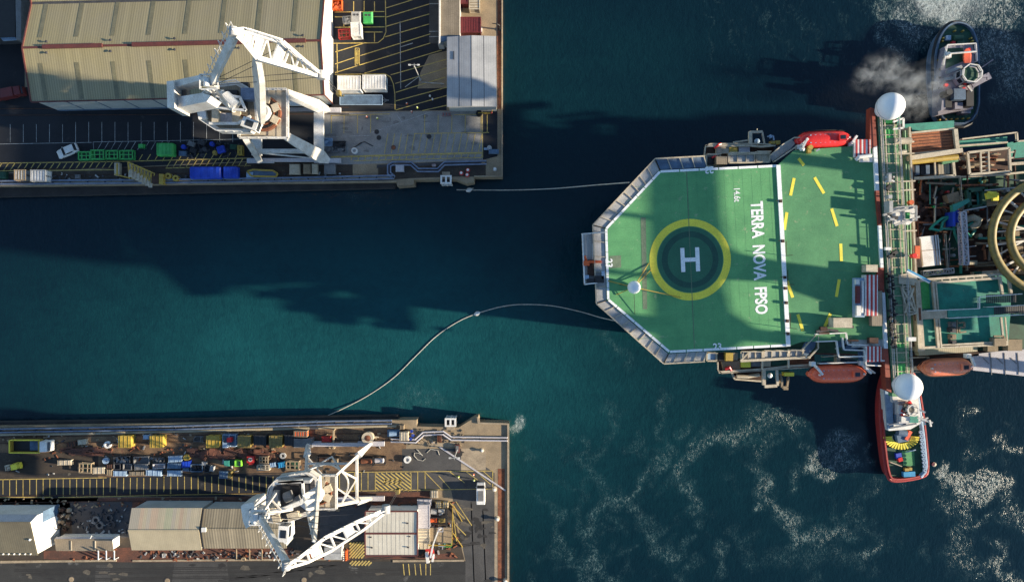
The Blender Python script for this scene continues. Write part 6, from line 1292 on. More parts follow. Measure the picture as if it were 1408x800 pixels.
lettering('load_mark', '14.6t', 13.5*k, P(1013, 267.5, z+.01), rt, 'deck_white', hd, .72, .9, .03)
lettering('deck_number', '23', 13*k, P(837, 362, z+.03), rt, 'deck_white', hd, .95, 1, .05)
lettering('deck_number', '23', 13*k, P(986.5, 477, z+.05), math.radians(2.6), 'deck_white', hd, .95, 1, .05)
lettering('deck_number', '23', 13*k, P(975, 233.5, z+.05), PI+math.radians(2.6), 'deck_white', hd, .95, 1, .05)
sb('faded_patch', 'deck_grey_patch', MB().sheet([(881, 299), (888, 299), (890, 425), (884, 425)], z).sheet([(838, 352), (854, 351), (854, 368), (839, 369)], z), hd)
sm = MB()
for i in range(1, 13): a, b = Vector(OCT[0]).lerp(Vector(OCT[1]), i/13), Vector(OCT[3]).lerp(Vector(OCT[2]), i/13); sm.line(tuple(a), tuple(b), .045, z-.012)
for i in range(1, 13): y = 238+i*19; sm.line((838 if 312 < y < 412 else 838+abs(y-362)*.62-30, y), (1074+(y-240)*.05, y-8), .045, z-.012)
sb('plate_seam', 'deck_green_b', sm, hd)
sb('centre_line', 'deck_grey_patch', MB().line((944, 236), (955, 483), .13, z+.012), hd)
# worn white edge line, broken where it has worn through
ed = MB(); rng = random.Random(4)
for (a, b), gaps in zip(zip(OCT, OCT[1:]+OCT[:1]), (6, 0, 7, 7, 6, 7)):
    if not gaps: continue
    A, B = Vector(a), Vector(b); n = gaps
    for i in range(n):
        p, q = A.lerp(B, i/n+.004), A.lerp(B, (i+1)/n-.004); ce = Vector((957, 356)); ed.line(tuple(p.lerp(ce, .012)), tuple(q.lerp(ce, .012)), .5, z+.016)
sb('edge_line', 'deck_white', ed, hd)
sb('dividing_coaming', 'deck_white', MB().bar(P(1070, 227, ZD+.12), P(1084, 476, ZD+.12), .85, .24), hd)
cf = MB()
for f in (.2, .42, .62, .68, .76, .86, .93): p = P(1070+14*f, 227+249*f, ZD+.2); cf.box(p+Vector((0, 0, .2)), (.5, .6, .5)); cf.bar(p, p+Vector((-.9, .1, .3)), .12)
for f in (.5, .66, .9): p = P(1074+14*f, 227+249*f, ZD+.2); cf.bar(p, p+Vector((.4, 0, 2.2)), .1); cf.bar(p, p+Vector((0, 3, .0)), .1)
sb('deck_fitting', 'rust_dark', cf, hd)
for a in [(1098, 218, 1105.5, 227.5), (1092, 245, 1087, 269), (1120, 244, 1133, 266), (1082, 292, 1078.5, 316), (1143.5, 287, 1151, 311), (1156, 335, 1157, 359), (1154, 384, 1150, 408), (1082, 386, 1090, 409), (1097, 432, 1104, 455), (1142, 431, 1134, 449)]: sb('circle_dash', 'deck_yellow', MB().line(a[:2], a[2:], .62, ZD-.22))
# perimeter walkway with safety netting
OUT = [(900.5, 218.6), (815, 309.5), (820, 417.5), (912.5, 500)]; IN = [(907, 233.5), (831, 313.5), (834, 413), (919, 486.5)]
ZW = 29.8
def strip(o, i, name='safety_net', mat='pale_grey', z=ZW, n=7):
    m = MB().sheet([o[0], o[1], i[1], i[0]], z); w = sb(name, mat, m); f = MB()
    for kk in range(n+1):
        t = kk/n; a = P(o[0][0]+(o[1][0]-o[0][0])*t, o[0][1]+(o[1][1]-o[0][1])*t, z+.12); b = P(i[0][0]+(i[1][0]-i[0][0])*t, i[0][1]+(i[1][1]-i[0][1])*t, z+.12); f.bar(a, b, .15, .12)
    f.bar(P(*o[0], z+.15), P(*o[1], z+.15), .22, .22); f.bar(P(*o[0], z), P(*i[0], z), .2); f.rail([P(*o[0], z), P(*o[1], z)], .7, .09, 3, mid=False)
    sb('net_frame', 'cream', f, w)
for a in range(3): strip((OUT[a], OUT[a+1]), (IN[a], IN[a+1]), n=(8, 5, 8)[a])
strip(((900.5, 218.6), (968, 215)), ((907, 233.5), (972, 230)), 'safety_net', 'blue_grey', ZW, 4)
strip(((912.5, 500), (968, 497)), ((919, 486.5), (972, 483)), 'safety_net', 'pale_grey', ZW, 4)
# outboard access platform at the bow
bp = sb('bow_platform', 'pale_grey', MB().pp([(800, 322), (822, 320), (823, 357), (832, 358), (836, 385), (803, 391)], 28.8, 29.4))
sb('platform_rail', 'white', MB().rail([P(*a, 29.4) for a in [(800, 322), (803, 391), (820, 389)]], 1.1, .24, 2).rail([P(800, 322, 29.4), (P(834, 320, 29.4))], 1.1, .16, 2).poly([P(815, 335, 29.6), P(834, 335, 29.6), P(834, 357, 29.6), P(815, 357, 29.6), P(815, 335, 29.6)], .2), bp)
sb('plank_deck', 'rust_dark', MB().pb(808, 357, 832, 379, 29.42, 29.7), bp); sb('foam_monitor', 'orange', MB().box(P(806, 362, 30.1), (1.2, 1.0, 1.2)).tube([P(806, 358, 29.9), P(804, 352, 30.4)], .25).box(P(818, 360, 30.0), (2.6, .5, .5)), bp)
sb('machine', 'black', MB().box(P(824, 384, 30.1), (1.8, 1.4, 1.2)).box(P(812, 386, 30.0), (1.5, .9, 1.0)), bp); sb('machine', 'pale_blue', MB().box(P(829, 378, 30.2), (.6, 1.6, 1.0)).box(P(806, 381, 30.0), (1.0, .8, 1.0)), bp)
# ---- side galleries beside the helideck: a function mirrored top / bottom
def gallery(items):
    for nm, mat, kind, *a in items:
        m = MB()
        if kind == 'b': m.pb(*a)
        elif kind == 'p': m.pp(*a)
        elif kind == 'f':                                    # grating bay: panel with rim
            x0, y0, x1, y1, z_ = a; m.pb(x0, y0, x1, y1, z_-.15, z_)
            w = sb(nm, mat, m); e = MB(); pts = [P(x0, y0, z_+.12), P(x1, y0, z_+.12), P(x1, y1, z_+.12), P(x0, y1, z_+.12)]; e.poly(pts, .3, .3, True)
            for s in range(1, int((x1-x0)/14)+1): t = s/(int((x1-x0)/14)+1); e.bar(pts[0].lerp(pts[1], t), pts[3].lerp(pts[2], t), .16)
            e.rail(pts[:2], 1.0, .12, 2); sb('rim', 'cream', e, w); continue
        elif kind == 't': m.tube(*a)
        elif kind == 'r': m.rail(*a)
        sb(nm, mat, m)
zg = 28.6
gallery([('grating_walkway', 'pale_grey', 'f', 1002, 211, 1038, 224, zg), ('grating_walkway', 'cream', 'f', 1039, 209.5, 1058, 223, zg), ('grating_walkway', 'pale_grey', 'f', 971, 213, 990, 229, zg-1.5),
         ('equipment_box', 'roof_tan', 'b', 985, 215, 1000, 226, zg-1.5, zg+.3), ('gallery_deck', 'rust_dark', 'p', [(970, 200), (1064, 199), (1064, 212), (970, 216)], 25.5, 26), ('cream_cover', 'cream', 'b', 985, 199, 1004, 211, 26, 26.8), ('yellow_cover', 'yellow', 'b', 1003, 200, 1014, 210, 26, 27),
         ('slate_cover', 'lavender_grey', 'b', 1016, 201, 1031, 210, 26, 26.8), ('winch_house', 'black', 'b', 974, 216, 985, 226, 26, 27.6), ('hydraulic_line', 'boat_red', 't', [P(982, 204, 27), P(988, 199, 27.3), P(991, 198, 27)], .25), ('hydraulic_line', 'boat_red', 't', [P(979, 217, 27.8), P(985, 215, 28)], .22)])
sb('gallery_rail', 'cream', MB().rail([P(*a, 26) for a in [(966, 222), (968, 203), (974, 199.5), (1030, 199), (1064, 200.5)]], 1.1, .2, 2).poly([P(970, 201, 27), P(1032, 200.5, 27), P(1046, 202, 27), P(1066, 200, 27)], .45, .4).poly([P(1001, 212, 28.9), P(1058, 210.5, 28.9)], .5, .4))
sb('angled_walkway', 'pale_grey', MB().pp([(1058, 214), (1062, 222), (1087, 205), (1094, 197), (1088, 192), (1076, 198)], zg-.2, zg))
sb('walkway_rail', 'cream', MB().rail([P(*a, zg) for a in [(1058, 214), (1074, 200), (1089, 191), (1102, 191)]], 1.1, .2, 2).rail([P(1063, 223, zg), P(1094, 202, zg)], .8, .25, 2).rail([P(1102, 191, zg), P(1102, 204, zg)], 1.1, .2, 2))
sb('net_panel', 'blue_grey', MB().pp([(1078, 199), (1090, 192), (1100, 192), (1094, 203), (1084, 207)], zg-.6, zg-.3))
sb('lowering_frame', 'cream', MB().bar(P(1031.5, 199, 27), P(1031.5, 181, 27), .7, .6).bar(P(1031.5, 182, 27), P(1048, 181.5, 27), .5, .5).bar(P(1048, 182, 27), P(1051, 198, 27), .3, .4).bar(P(1030, 193, 26.8), P(1008, 196, 26.6), .3).bar(P(1041, 181, 27), P(1041, 177, 27.6), .14))
sb('lowering_float', 'pale_blue', MB().ball(P(1041, 194.5, 20), .6, 14, 10)); sb('yellow_locker', 'yellow', MB().pb(1060, 194, 1066, 199, 26, 27.2).pb(1067, 193.5, 1073, 198.5, 26, 27.2)); sb('pipe_rack', 'pale_blue', MB().poly([P(1055, 188, 26.5), P(1063, 187, 26.5), P(1064, 193, 26.5)], .25).bar(P(1058, 186, 26.5), P(1060, 190, 26.5), .5))
sb('davit', 'white', MB().poly([P(1101, 207, 29.8), P(1104, 203, 31), P(1110, 191, 31.6)], .35).poly([P(1100, 205, 29.9), P(1106, 206, 30.6)], .5).bar(P(1122, 208, 30), P(1127, 205, 30.2), .35)); sb('yellow_post', 'yellow', MB().cyl(P(1112, 204, ZD-.2), .5, 1.0).box(P(1112, 208, ZD+.3), (.7, .9, .9)))
# bottom gallery
gallery([('grating_walkway', 'pale_grey', 'f', 1019, 483, 1048, 494, zg), ('grating_walkway', 'pale_grey', 'f', 1050, 482, 1083, 493, zg), ('grating_walkway', 'pale_grey', 'f', 1085, 481, 1104, 491, zg), ('grating_walkway', 'pale_blue', 'f', 972, 485, 985, 496, zg-.6),
         ('gallery_deck', 'rust_dark', 'p', [(987, 494), (1120, 489), (1120, 505), (990, 512)], 25.5, 26), ('equipment_box', 'yellow', 'b', 998, 485, 1008, 496, zg-1.6, zg+.2), ('equipment_box', 'roof_tan', 'b', 1008, 485, 1015, 495, zg-1.6, zg), ('winch_house', 'black', 'b', 988, 485, 997, 496, 26, 27.6),
         ('cream_cover', 'concrete', 'p', [(992, 497), (1018, 496), (1018, 508), (995, 510)], 26, 26.6), ('yellow_cover', 'deck_yellow', 'b', 1019, 497, 1032, 505, 26, 27), ('grey_cover', 'mid_grey', 'b', 1033, 497, 1046, 504, 26, 26.7), ('yellow_cover', 'roof_cream', 'b', 1048, 496, 1060, 504, 26, 27), ('green_cover', 'green_dark', 'b', 1061, 494, 1082, 503, 26, 26.8),
         ('slatted_deck', 'rust', 'b', 1086, 493, 1112, 502, 26, 26.6), ('hydraulic_line', 'boat_red', 't', [P(997, 507, 27), P(1003, 505, 27.3), P(1005, 509, 27)], .3), ('lower_ledge', 'rust_dark', 'p', [(1006, 511), (1048, 508), (1048, 524), (1010, 521)], 21, 21.6), ('fall_arm', 'cream', 't', [P(1013, 517, 22.5), P(1028, 517.5, 22.5), P(1044, 515, 22.5)], .4), ('yellow_locker', 'deck_yellow', 'b', 1078, 512, 1092, 517, 25, 26.2), ('green_panel', 'green_dark', 'b', 1072, 507, 1086, 511, 25.4, 26)])
sb('gallery_rail', 'cream', MB().rail([P(*a, 26) for a in [(985, 497), (985, 508), (990, 512), (1048, 508), (1112, 504)]], 1.1, .2, 2).poly([P(988, 511.5, 27), P(1048, 507.5, 27), P(1086, 503, 27), P(1116, 501.5, 27)], .45, .4).poly([P(1018, 496, 28.9), P(1058, 494, 28.9), P(1114, 491, 28.9)], .5, .4).poly([P(1006, 512, 22), P(1010, 521, 22), P(1048, 524, 22)], .35, .5))
sb('rail_post', 'cream', MB().bar(P(1048, 482, 29), P(1048, 508, 27.6), .35).bar(P(1084, 480, 29), P(1084, 505, 27.6), .35).bar(P(1030, 484, 29), P(1018, 496, 29), .3))
sb('lowering_frame', 'cream', MB().bar(P(1050, 506, 27), P(1050, 529, 27), .7, .6).bar(P(1051, 531, 27), P(1068, 530, 27), .6, .6).bar(P(1068, 508, 27), P(1069, 530, 27), .5, .4)); sb('lowering_float', 'radome_white', MB().ball(P(1058.5, 516, 20), .55, 14, 10))
sb('davit', 'concrete', MB().poly([P(1072, 514, 26), P(1075, 522, 27), P(1075, 532, 27), P(1082, 532, 27), P(1084, 518, 26)], .4).box(P(1071, 524, 26), (.9, 1.8, 1.2)).box(P(1080, 534, 26.5), (1.0, .5, .6)))
sb('angled_walkway', 'blue_grey', MB().pp([(1101, 482), (1108, 491), (1120, 478), (1124, 465), (1116, 463), (1106, 472)], zg-.4, zg-.1)); sb('walkway_rail', 'cream', MB().rail([P(*a, zg) for a in [(1099, 482), (1116, 463), (1119, 459)]], 1.1, .18, 2).rail([P(*a, zg) for a in [(1109, 492), (1122, 478), (1122, 462)]], 1.1, .18, 2))
# stepped blue-white walkways by the lower lifeboat
st = MB(); path = [(1118, 459), (1160, 457), (1162, 473), (1190, 474), (1192, 494), (1212, 495)]
sb('stepped_walkway', 'blue_grey', MB().poly([P(a, b, 29) for a, b in [(1119, 462), (1156, 461), (1158, 477), (1184, 478), (1186, 497), (1210, 498)]], 1.5, .2)); sb('walkway_rail', 'white', MB().rail([P(a, b, 29.1) for a, b in path], 1.1, .22, 2).rail([P(a-5, b+7, 29.1) for a, b in path[1:]], 1.1, .22, 2).rail([P(1120, 469, 29), P(1147, 468, 29), P(1150, 490, 29), P(1184, 489, 29)], 1.1, .22, 2).rail([P(1124, 499, 28), P(1180, 497, 28), P(1200, 512, 28)], .9, .24, 2))
sb('boarding_platform', 'teal', MB().pb(1130, 489, 1148, 496, 26, 26.4)); sb('platform_rail', 'cream', MB().rail([P(1129, 490, 26.4), P(1150, 488, 26.4), P(1160, 492, 26.4), P(1180, 491, 26.4)], 1.0, .2, 2).box(P(1151, 493, 27.2), (.7, 1.6, 1.4)))
sb('deck_house', 'cream', MB().pb(1146, 437, 1172, 450.5, ZD-.2, ZD+2)); sb('deck_house_fitting', 'dark_grey', MB().box(P(1148, 447, ZD+.4), (1.2, .8, 1.0)).box(P(1168, 449, ZD+.4), (1.2, .6, 1.2)).poly([P(1122, 456, ZD+.3), P(1140, 453, ZD+.3), P(1152, 455, ZD+.3)], .5))
sb('deck_clutter', 'rust_dark', MB().poly([P(1126, 458, ZD+.2), P(1140, 458, ZD+.2)], .4).poly([P(1165, 468, ZD+.2), P(1180, 468, ZD+.2)], .4).box(P(1200, 468, ZD+.3), (1.8, 1.2, 1.0)).box(P(1132, 452, ZD+.2), (1.4, .8, .8)))
# striped stair towers
def striped(x0, y0, x1, y1, z0, z1, n):
    w = sb('stair_tower', 'white', MB().pb(x0, y0, x1, y1, z0, z1)); m = MB()
    for kk in range(n):
        a = x0+(x1-x0)*(kk+.28)/n; b = x0+(x1-x0)*(kk+.78)/n; m.pb(a, y0-.3, b, y1+.3, z1-.3, z1+.03)
    sb('red_stripe', 'red', m, w); return w
striped(1175, 192, 1197, 216, 28.5, 30.4, 4); striped(1190, 378, 1207, 434, 29.6, 31.4, 3); striped(1191, 476, 1212, 497, 28.5, 30.4, 4)
sb('curved_fairing', 'white', MB().tube([P(1177, 220, ZD+.3), P(1181, 216, ZD+.8), P(1198, 214, ZD+.8)], .4).pb(1182, 217, 1200, 223, ZD-.2, ZD+.1)); sb('bridge_front', 'pale_blue', MB().pb(1176, 382, 1189, 436, 29.6, 31.0)); sb('bridge_roof', 'white', MB().pb(1177, 384, 1182, 391, 31, 31.6).pb(1178, 420, 1184, 434, 31, 31.6).pb(1185, 386, 1188, 430, 31, 31.3)); sb('bridge_stripe', 'maroon', MB().pb(1178, 393, 1183, 417, 31, 31.7))
sb('shadow_rack', 'pale_grey', MB().pb(1222, 238, 1226, 250, 31.0, 32.0).pb(1222, 268, 1227, 273, 31.0, 32.4).pb(1223, 276, 1228, 292, 30.6, 32.6).pb(1224, 300, 1230, 303, 31.4, 32.2).bar(P(1224, 244, 30), P(1224, 244, 31.5), .25).bar(P(1225, 271, 30), P(1225, 271, 31.5), .25).bar(P(1226, 284, 30), P(1226, 284, 31.5), .25).bar(P(1227, 301, 30), P(1227, 301, 31.5), .25).bar(P(1222, 232, 30), P(1222, 232, 32.4), .2))  # equipment boxes added for the shadows they cast on the landing deck
sb('deck_house', 'cream', MB().pb(1191, 364, 1207, 374, ZD-.2, ZD+1.6)); sb('bow_locker', 'roof_tan', MB().pb(1199, 400, 1213, 448, 30, 31.2))
# red and white bulwark
for pts, m in (([(1197, 148), (1203, 150), (1206, 201), (1192, 206), (1196, 196)], 'bulwark_red'), ([(1201, 203), (1206, 201), (1209, 262), (1204, 262)], 'deck_white'), ([(1204, 262), (1209, 262), (1212, 310), (1208, 310)], 'bulwark_red'), ([(1208, 310), (1212, 310), (1215, 368), (1211, 368)], 'deck_white'), ([(1206, 368), (1215, 368), (1216, 402), (1207, 398)], 'bulwark_red'), ([(1213, 402), (1217, 402), (1221, 479), (1216, 479)], 'deck_white'), ([(1210, 479), (1221, 479), (1226, 540), (1219, 536), (1216, 500), (1210, 497)], 'bulwark_red')):
    sb('bulwark', m, MB().pp(pts, 28.5, ZD+.25))
# cross deck: bridge-wing walkway strip
def lx(y): return 1207+(y-160)*.052
wk = sb('cross_walkway', 'walk_green', MB().pp([(lx(152), 152), (lx(152)+26, 152), (lx(545)+26, 545), (lx(545), 545)], 28.6, ZD+.1))
m = MB(); m2 = MB(); m3 = MB()
for y in range(160, 540, 13): m.bar(P(lx(y)+2, y, ZD+.25), P(lx(y)+25, y-.6, ZD+.25), .16, .2)
for a in (3, 9, 22): m.bar(P(lx(155)+a, 155, ZD+.28), P(lx(540)+a, 540, ZD+.28), .2, .2)
sb('walkway_frame', 'cream', m, wk)
for a in (1.5, 25.5): m2.rail([P(lx(155)+a, 155, ZD+.1), P(lx(540)+a, 540, ZD+.1)], 1.1, .13, 2.4)
sb('walkway_rail', 'pale_grey', m2, wk)
for y0, y1 in ((178, 190), (163, 170), (500, 520), (470, 478)): m3.pp([(lx(y0)+7, y0), (lx(y0)+20, y0), (lx(y1)+20, y1), (lx(y1)+7, y1)], ZD+.1, ZD+.16)
sb('fresh_green_plate', 'green_bright', m3, wk)
m = MB(); rng = random.Random(9)
for y in (246, 258, 292, 300, 348, 352): m.box(P(lx(y)+8+rng.random()*8, y, ZD+1), (1.2, .7, .9), rng.random())
for kk in range(46): y = 374+kk*2.3; m.box(P(lx(y)+1+rng.random()*9, y, ZD+1.0), (.3+.5*rng.random(), .35, .9), rng.random()*2)
sb('rail_lamp', 'black', m, wk)
m = MB()
for y in (246, 300): m.bar(P(lx(y)+6, y-3, ZD+1.2), P(lx(y)+18, y+4, ZD+1.2), .3).bar(P(lx(y)+6, y+4, ZD+1.2), P(lx(y)+18, y-3, ZD+1.2), .3)
m.box(P(lx(342)+4, 342, ZD+1.2), (1.2, .6, .6)); m.box(P(lx(486)+29, 466, ZD+1.6), (1.6, .8, .7)); sb('lamp_bracket', 'white', m, wk)
# radomes
for x, y, pz in ((1224, 146.5, 33.6), (1248, 531.5, 33.6)):
    p = P(x, y, pz); q = sb('radome', 'radome_white', MB().ball(p, 2.68, 40, 24), smooth=True); sb('pedestal', 'white', MB().lathe((p.x, p.y, ZD+.3), [(1.4, 0), (1.2, .6), (1.1, .9), (1.5, 1.3)], 18), q)
    sb('radome_seam', 'pale_grey', MB().ring((p.x, p.y, pz), 2.66, 2.70, -.05, .05, 48), q)
sb('cross_deck_end', 'teal_deck', MB().pp([(1214, 150), (1236, 148), (1240, 170), (1212, 172)], 28.4, ZD+.1)); sb('wing_bracket', 'white', MB().poly([P(1228, 168, 31), P(1242, 163, 31), P(1242, 176, 31), P(1228, 178, 31)], .35))
# pipe gallery aft of the walkway
m = MB()
for x0, x1 in ((1236, 1240), (1250, 1255)): m.bar(P(x0, 175, 29), P(x1+8, 480, 29), .35, .5)
for y in (196, 212, 250, 262, 300, 318, 352, 392): m.bar(P(1234+(y-175)*.03, y, 29.6), P(1256+(y-175)*.03, y-1, 29.6), .28, .3)
sb('pipe_gallery', 'cream', m); m = MB()
for x in (1243, 1247): m.tube([P(x, 180, 27.4), P(x+7, 470, 27.4)], .35, 8)
sb('pipe', 'walk_green', m); sb('pipe_gallery_deck', 'rust_dark', MB().pp([(1236, 176), (1254, 176), (1266, 480), (1246, 480)], 26, 26.6))
sb('roller', 'cream', MB().tube([P(1229, 194, 30), P(1252, 194, 30)], .7, 12).tube([P(1232, 210, 29.6), P(1246, 208, 29.6)], .35))
# nodes on the walkway
nd = sb('node_platform', 'white', MB().pp([(1226, 286), (1254, 283), (1258, 288), (1257, 303), (1250, 309), (1228, 308)], 29.5, 30.6)); sb('node_hatch', 'green_bright', MB().pb(1245, 292, 1251, 301, 30.61, 30.75), nd); sb('node_frame', 'pale_grey', MB().poly([P(1214, 296, 31.2), P(1228, 292, 31.2), P(1244, 288, 31.2), P(1258, 284, 31.2)], .45).poly([P(1230, 310, 31.2), P(1246, 304, 31.2), P(1264, 298, 31.2)], .35).rail([P(1228, 286, 30.6), P(1256, 284, 30.6), P(1256, 304, 30.6)], 1.1, .2, 1.5), nd)
sb('node_lamp', 'orange', MB().cyl(P(1250, 279, 30), .5, .9, 12).box(P(1260, 347, 29), (1.0, 2.6, 1.0))); sb('red_valve', 'boat_red', MB().cyl(P(1254, 352, 30), .5, 1.0, 12))
sb('node_platform', 'cream', MB().pp([(1236, 378), (1256, 374), (1262, 384), (1256, 392), (1236, 390)], 29.5, 30.4)); sb('lattice_bracket', 'cream', MB().truss(P(1243, 394, 30), P(1252, 432, 30), 1.8, 1.0, .3, 5).bar(P(1240, 396, 30.6), P(1258, 428, 30.6), .35).bar(P(1256, 396, 30.6), P(1244, 430, 30.6), .35))
sb('blue_gangplank', 'steel_blue', MB().bar(P(1248, 371, 32), P(1279, 387, 32), .35, .3)); sb('gangplank_edge', 'white', MB().bar(P(1247, 373, 32.15), P(1278, 389, 32.15), .3, .1))
# teal module with gangway
tm = sb('module_deck', 'teal_deck', MB().pp([(1263, 386), (1376, 378), (1389, 379), (1390, 424), (1386, 474), (1272, 480)], 26, 27)); 
m = MB()
for pts in ([(1256, 388), (1276, 384), (1376, 377), (1390, 376)], [(1280, 389), (1376, 382)], [(1268, 478), (1385, 473)], [(1290, 475), (1384, 470)]): m.poly([P(a, b, 27.8) for a, b in pts], .5, .5)
for t in range(9): m.bar(P(1284+t*11, 387-t*.75, 27.9), P(1284+t*11, 382-t*.75, 27.9), .25); m.bar(P(1292+t*11, 479-t*.5, 27.9), P(1292+t*11, 474-t*.5, 27.9), .25)
m.bar(P(1282, 386, 27.9), P(1290, 478, 27.9), .5, .5).bar(P(1286, 386, 27.9), P(1294, 478, 27.9), .3, .4).bar(P(1374, 380, 27.9), P(1378, 405, 27.9), .5).bar(P(1386, 378, 27.9), P(1390, 404, 27.9), .5); m.bar(P(1376, 436, 27.9), P(1380, 474, 27.9), .4).bar(P(1382, 436, 27.9), P(1385, 472, 27.9), .25)
sb('module_frame', 'cream', m, tm)
sb('support_column', 'cream', MB().pp([(1255, 386), (1265, 385), (1272, 482), (1262, 483)], 25, 28.6), tm)
sb('deck_cover', 'green_bright', MB().pp([(1266, 388), (1277, 387), (1279, 424), (1268, 425)], 27, 27.12), tm); sb('deck_cover', 'teal', MB().pp([(1268, 440), (1281, 439), (1284, 474), (1272, 475)], 27, 27.12), tm)
gw = sb('gangway', 'cream', MB().pp([(1266, 428), (1302, 426), (1302, 437), (1268, 439)], 27.4, 28.4), tm); sb('gangway', 'teal', MB().pp([(1303, 426.5), (1408, 421), (1408, 431), (1303, 436)], 28, 28.4), tm)
sb('gangway_rail', 'white', MB().rail([P(1270, 427, 28.4), P(1342, 424, 28.4), P(1342, 408, 28.4), P(1400, 404, 28.4)], 1.1, .16, 2.5).rail([P(1300, 437, 28.4), P(1430, 431, 28.4)], 1.1, .16, 2.5).rail([P(1352, 422, 28.4), P(1430, 418, 28.4)], 1.1, .14, 2.5), tm)
m = MB()
for kk in range(16): m.box(P(1357+kk*2.6, 411-kk*.1, 28.6+.02*kk), (.26, 1.8, .12)); m.box(P(1368+kk*2.6, 427-kk*.1, 28.5), (.26, 1.6, .1))
sb('stair_tread', 'dark_grey', m, tm); sb('rust_stain_plate', 'rust', MB().pp([(1257, 424), (1266, 423), (1267, 440), (1258, 441)], 28.61, 28.7), tm)
for y, h_, mt in ((446, .9, 'mid_grey'), (454, 1.2, 'dark_grey'), (463, 1.0, 'concrete'), (471, .8, 'dark_grey')): sb('valve_skid', mt, MB().pb(1307, y-3.5, 1315, y+3.5, 27, 27+h_).box(P(1311, y, 27.2+h_), (.6, .6, .3)), tm)
sb('manifold', 'concrete', MB().poly([P(1318, 444, 27.6), P(1326, 443, 27.6), P(1326, 450, 27.6), P(1319, 450, 27.6), P(1319, 457, 27.6), P(1328, 456, 27.6)], .3).poly([P(1316, 440, 27.6), P(1316, 458, 27.6)], .25), tm)
sb('yellow_beam', 'roof_cream', MB().pp([(1262, 481), (1344, 476), (1344, 483), (1264, 489)], 24.5, 26)); sb('lower_beam', 'rust_dark', MB().pp([(1252, 489), (1346, 484), (1346, 489), (1254, 494)], 22.2, 24))
sb('corner_machinery', 'concrete', MB().box(P(1372, 470, 27.8), (2.4, 1.6, 1.5)).poly([P(1366, 462, 28), P(1380, 462, 28), P(1382, 474, 28)], .35).box(P(1392, 474, 26), (3, 2.4, 1.6)).box(P(1362, 478, 26), (2.2, 1.4, 1.4)).poly([P(1350, 470, 27.6), P(1366, 474, 27.6)], .3))
sb('flare_panel', 'lavender_grey', MB().pp([(1338, 487), (1370, 483), (1440, 478), (1440, 521), (1400, 516), (1338, 509)], 23.2, 24)); m = MB()
for x in (1362, 1381, 1399): m.bar(P(x, 485, 24.05), P(x+1.5, 515, 24.05), .14, .1)
for x in (1352, 1371, 1390): m.bar(P(x, 492, 24.06), P(x+8, 500, 24.06), .12, .1)
sb('panel_seam', 'mid_grey', m)
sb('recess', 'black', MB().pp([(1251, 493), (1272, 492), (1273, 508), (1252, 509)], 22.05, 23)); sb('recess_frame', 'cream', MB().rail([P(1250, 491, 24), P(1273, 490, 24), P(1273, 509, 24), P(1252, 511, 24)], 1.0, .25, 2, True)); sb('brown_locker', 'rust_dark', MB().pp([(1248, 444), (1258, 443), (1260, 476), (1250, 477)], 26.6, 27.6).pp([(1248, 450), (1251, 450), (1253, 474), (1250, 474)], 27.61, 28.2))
# upper aft area
sb('teal_ledge', 'teal', MB().pp([(1242, 171), (1312, 166), (1312, 176), (1244, 181)], 23, 23.6))
ch = sb('rust_cover', 'rust_bright', MB().pp([(1253, 184), (1311, 178), (1314, 205), (1251, 211)], 24, 27.2)); sb('cover_frame', 'cream', MB().poly([P(a, b, 27.5) for a, b in [(1252, 183), (1312, 177), (1316, 206), (1249, 212)]], .35, .3, True).bar(P(1313, 178, 27.6), P(1316, 206, 27.6), .8, .6), ch)
mm = MB()
for kk in range(1, 7): mm.bar(P(1252+kk*.1, 183+kk*4.1, 27.25), P(1312, 178+kk*4, 27.22), .12, .05)
sb('cover_rib', 'rust_dark', mm, ch); sb('dark_hatch', 'black', MB().pp([(1232, 178), (1250, 176), (1252, 190), (1234, 192)], 25, 27))
sb('cargo_boom', 'cream', MB().bar(P(1248, 218, 28.4), P(1322, 207, 28.4), .9, .9)); sb('yellow_pipe', 'yellow', MB().tube([P(1250, 223, 27.6), P(1316, 216, 27.6)], .6, 12)); sb('roof_green', 'walk_green', MB().pp([(1296, 218), (1317, 214), (1318, 222), (1296, 226)], 25, 26.6))
rk = sb('machinery_row', 'rust_dark', MB().pp([(1249, 226), (1309, 222), (1311, 240), (1250, 243)], 23, 24.4)); m = MB(); m2 = MB()
for kk in range(8): (m if kk % 2 else m2).pb(1252+kk*7, 228-kk*.3, 1257.5+kk*7, 241-kk*.4, 24.41, 25.6)
sb('machine', 'blue_grey', m, rk); sb('machine', 'black', m2, rk); sb('row_frame', 'cream', MB().poly([P(a, b, 26.2) for a, b in [(1246, 216), (1248, 246), (1312, 242), (1310, 222)]], .55, .5).bar(P(1285, 223, 26.2), P(1286, 242, 26.2), .3), rk); sb('rust_sheet', 'roof_rib', MB().pp([(1290, 225), (1305, 223), (1306, 239), (1291, 241)], 25.7, 26), rk)
pc = sb('pipe_crate', 'rust_dark', MB().pp([(1310, 212), (1386, 203), (1388, 237), (1312, 242)], 23, 23.6)); m = MB(); m2 = MB(); rng = random.Random(5)
for kk in range(26):
    x = 1312+rng.random()*58; y = 211+rng.random()*26-(x-1312)*.05; L_ = 6+rng.random()*12; (m if kk % 2 else m2).tube([P(x, y, 24.2+rng.random()*1.2), P(x+L_, y-1+rng.random()*2, 24.2+rng.random()*1.2)], .18+.22*rng.random(), 7)
sb('pipe', 'rust', m, pc); sb('pipe', 'concrete', m2, pc); m = MB()
m.poly([P(a, b, 26.4) for a, b in [(1330, 210), (1387, 204), (1389, 236), (1333, 240)]], .45, .45, True)
for x in (1348, 1359): m.bar(P(x, 208, 26.4), P(x+1, 239, 26.4), .3)
for kk in range(5): m.bar(P(1348, 211+kk*6, 26.3), P(1360, 210+kk*6, 26.3), .2)
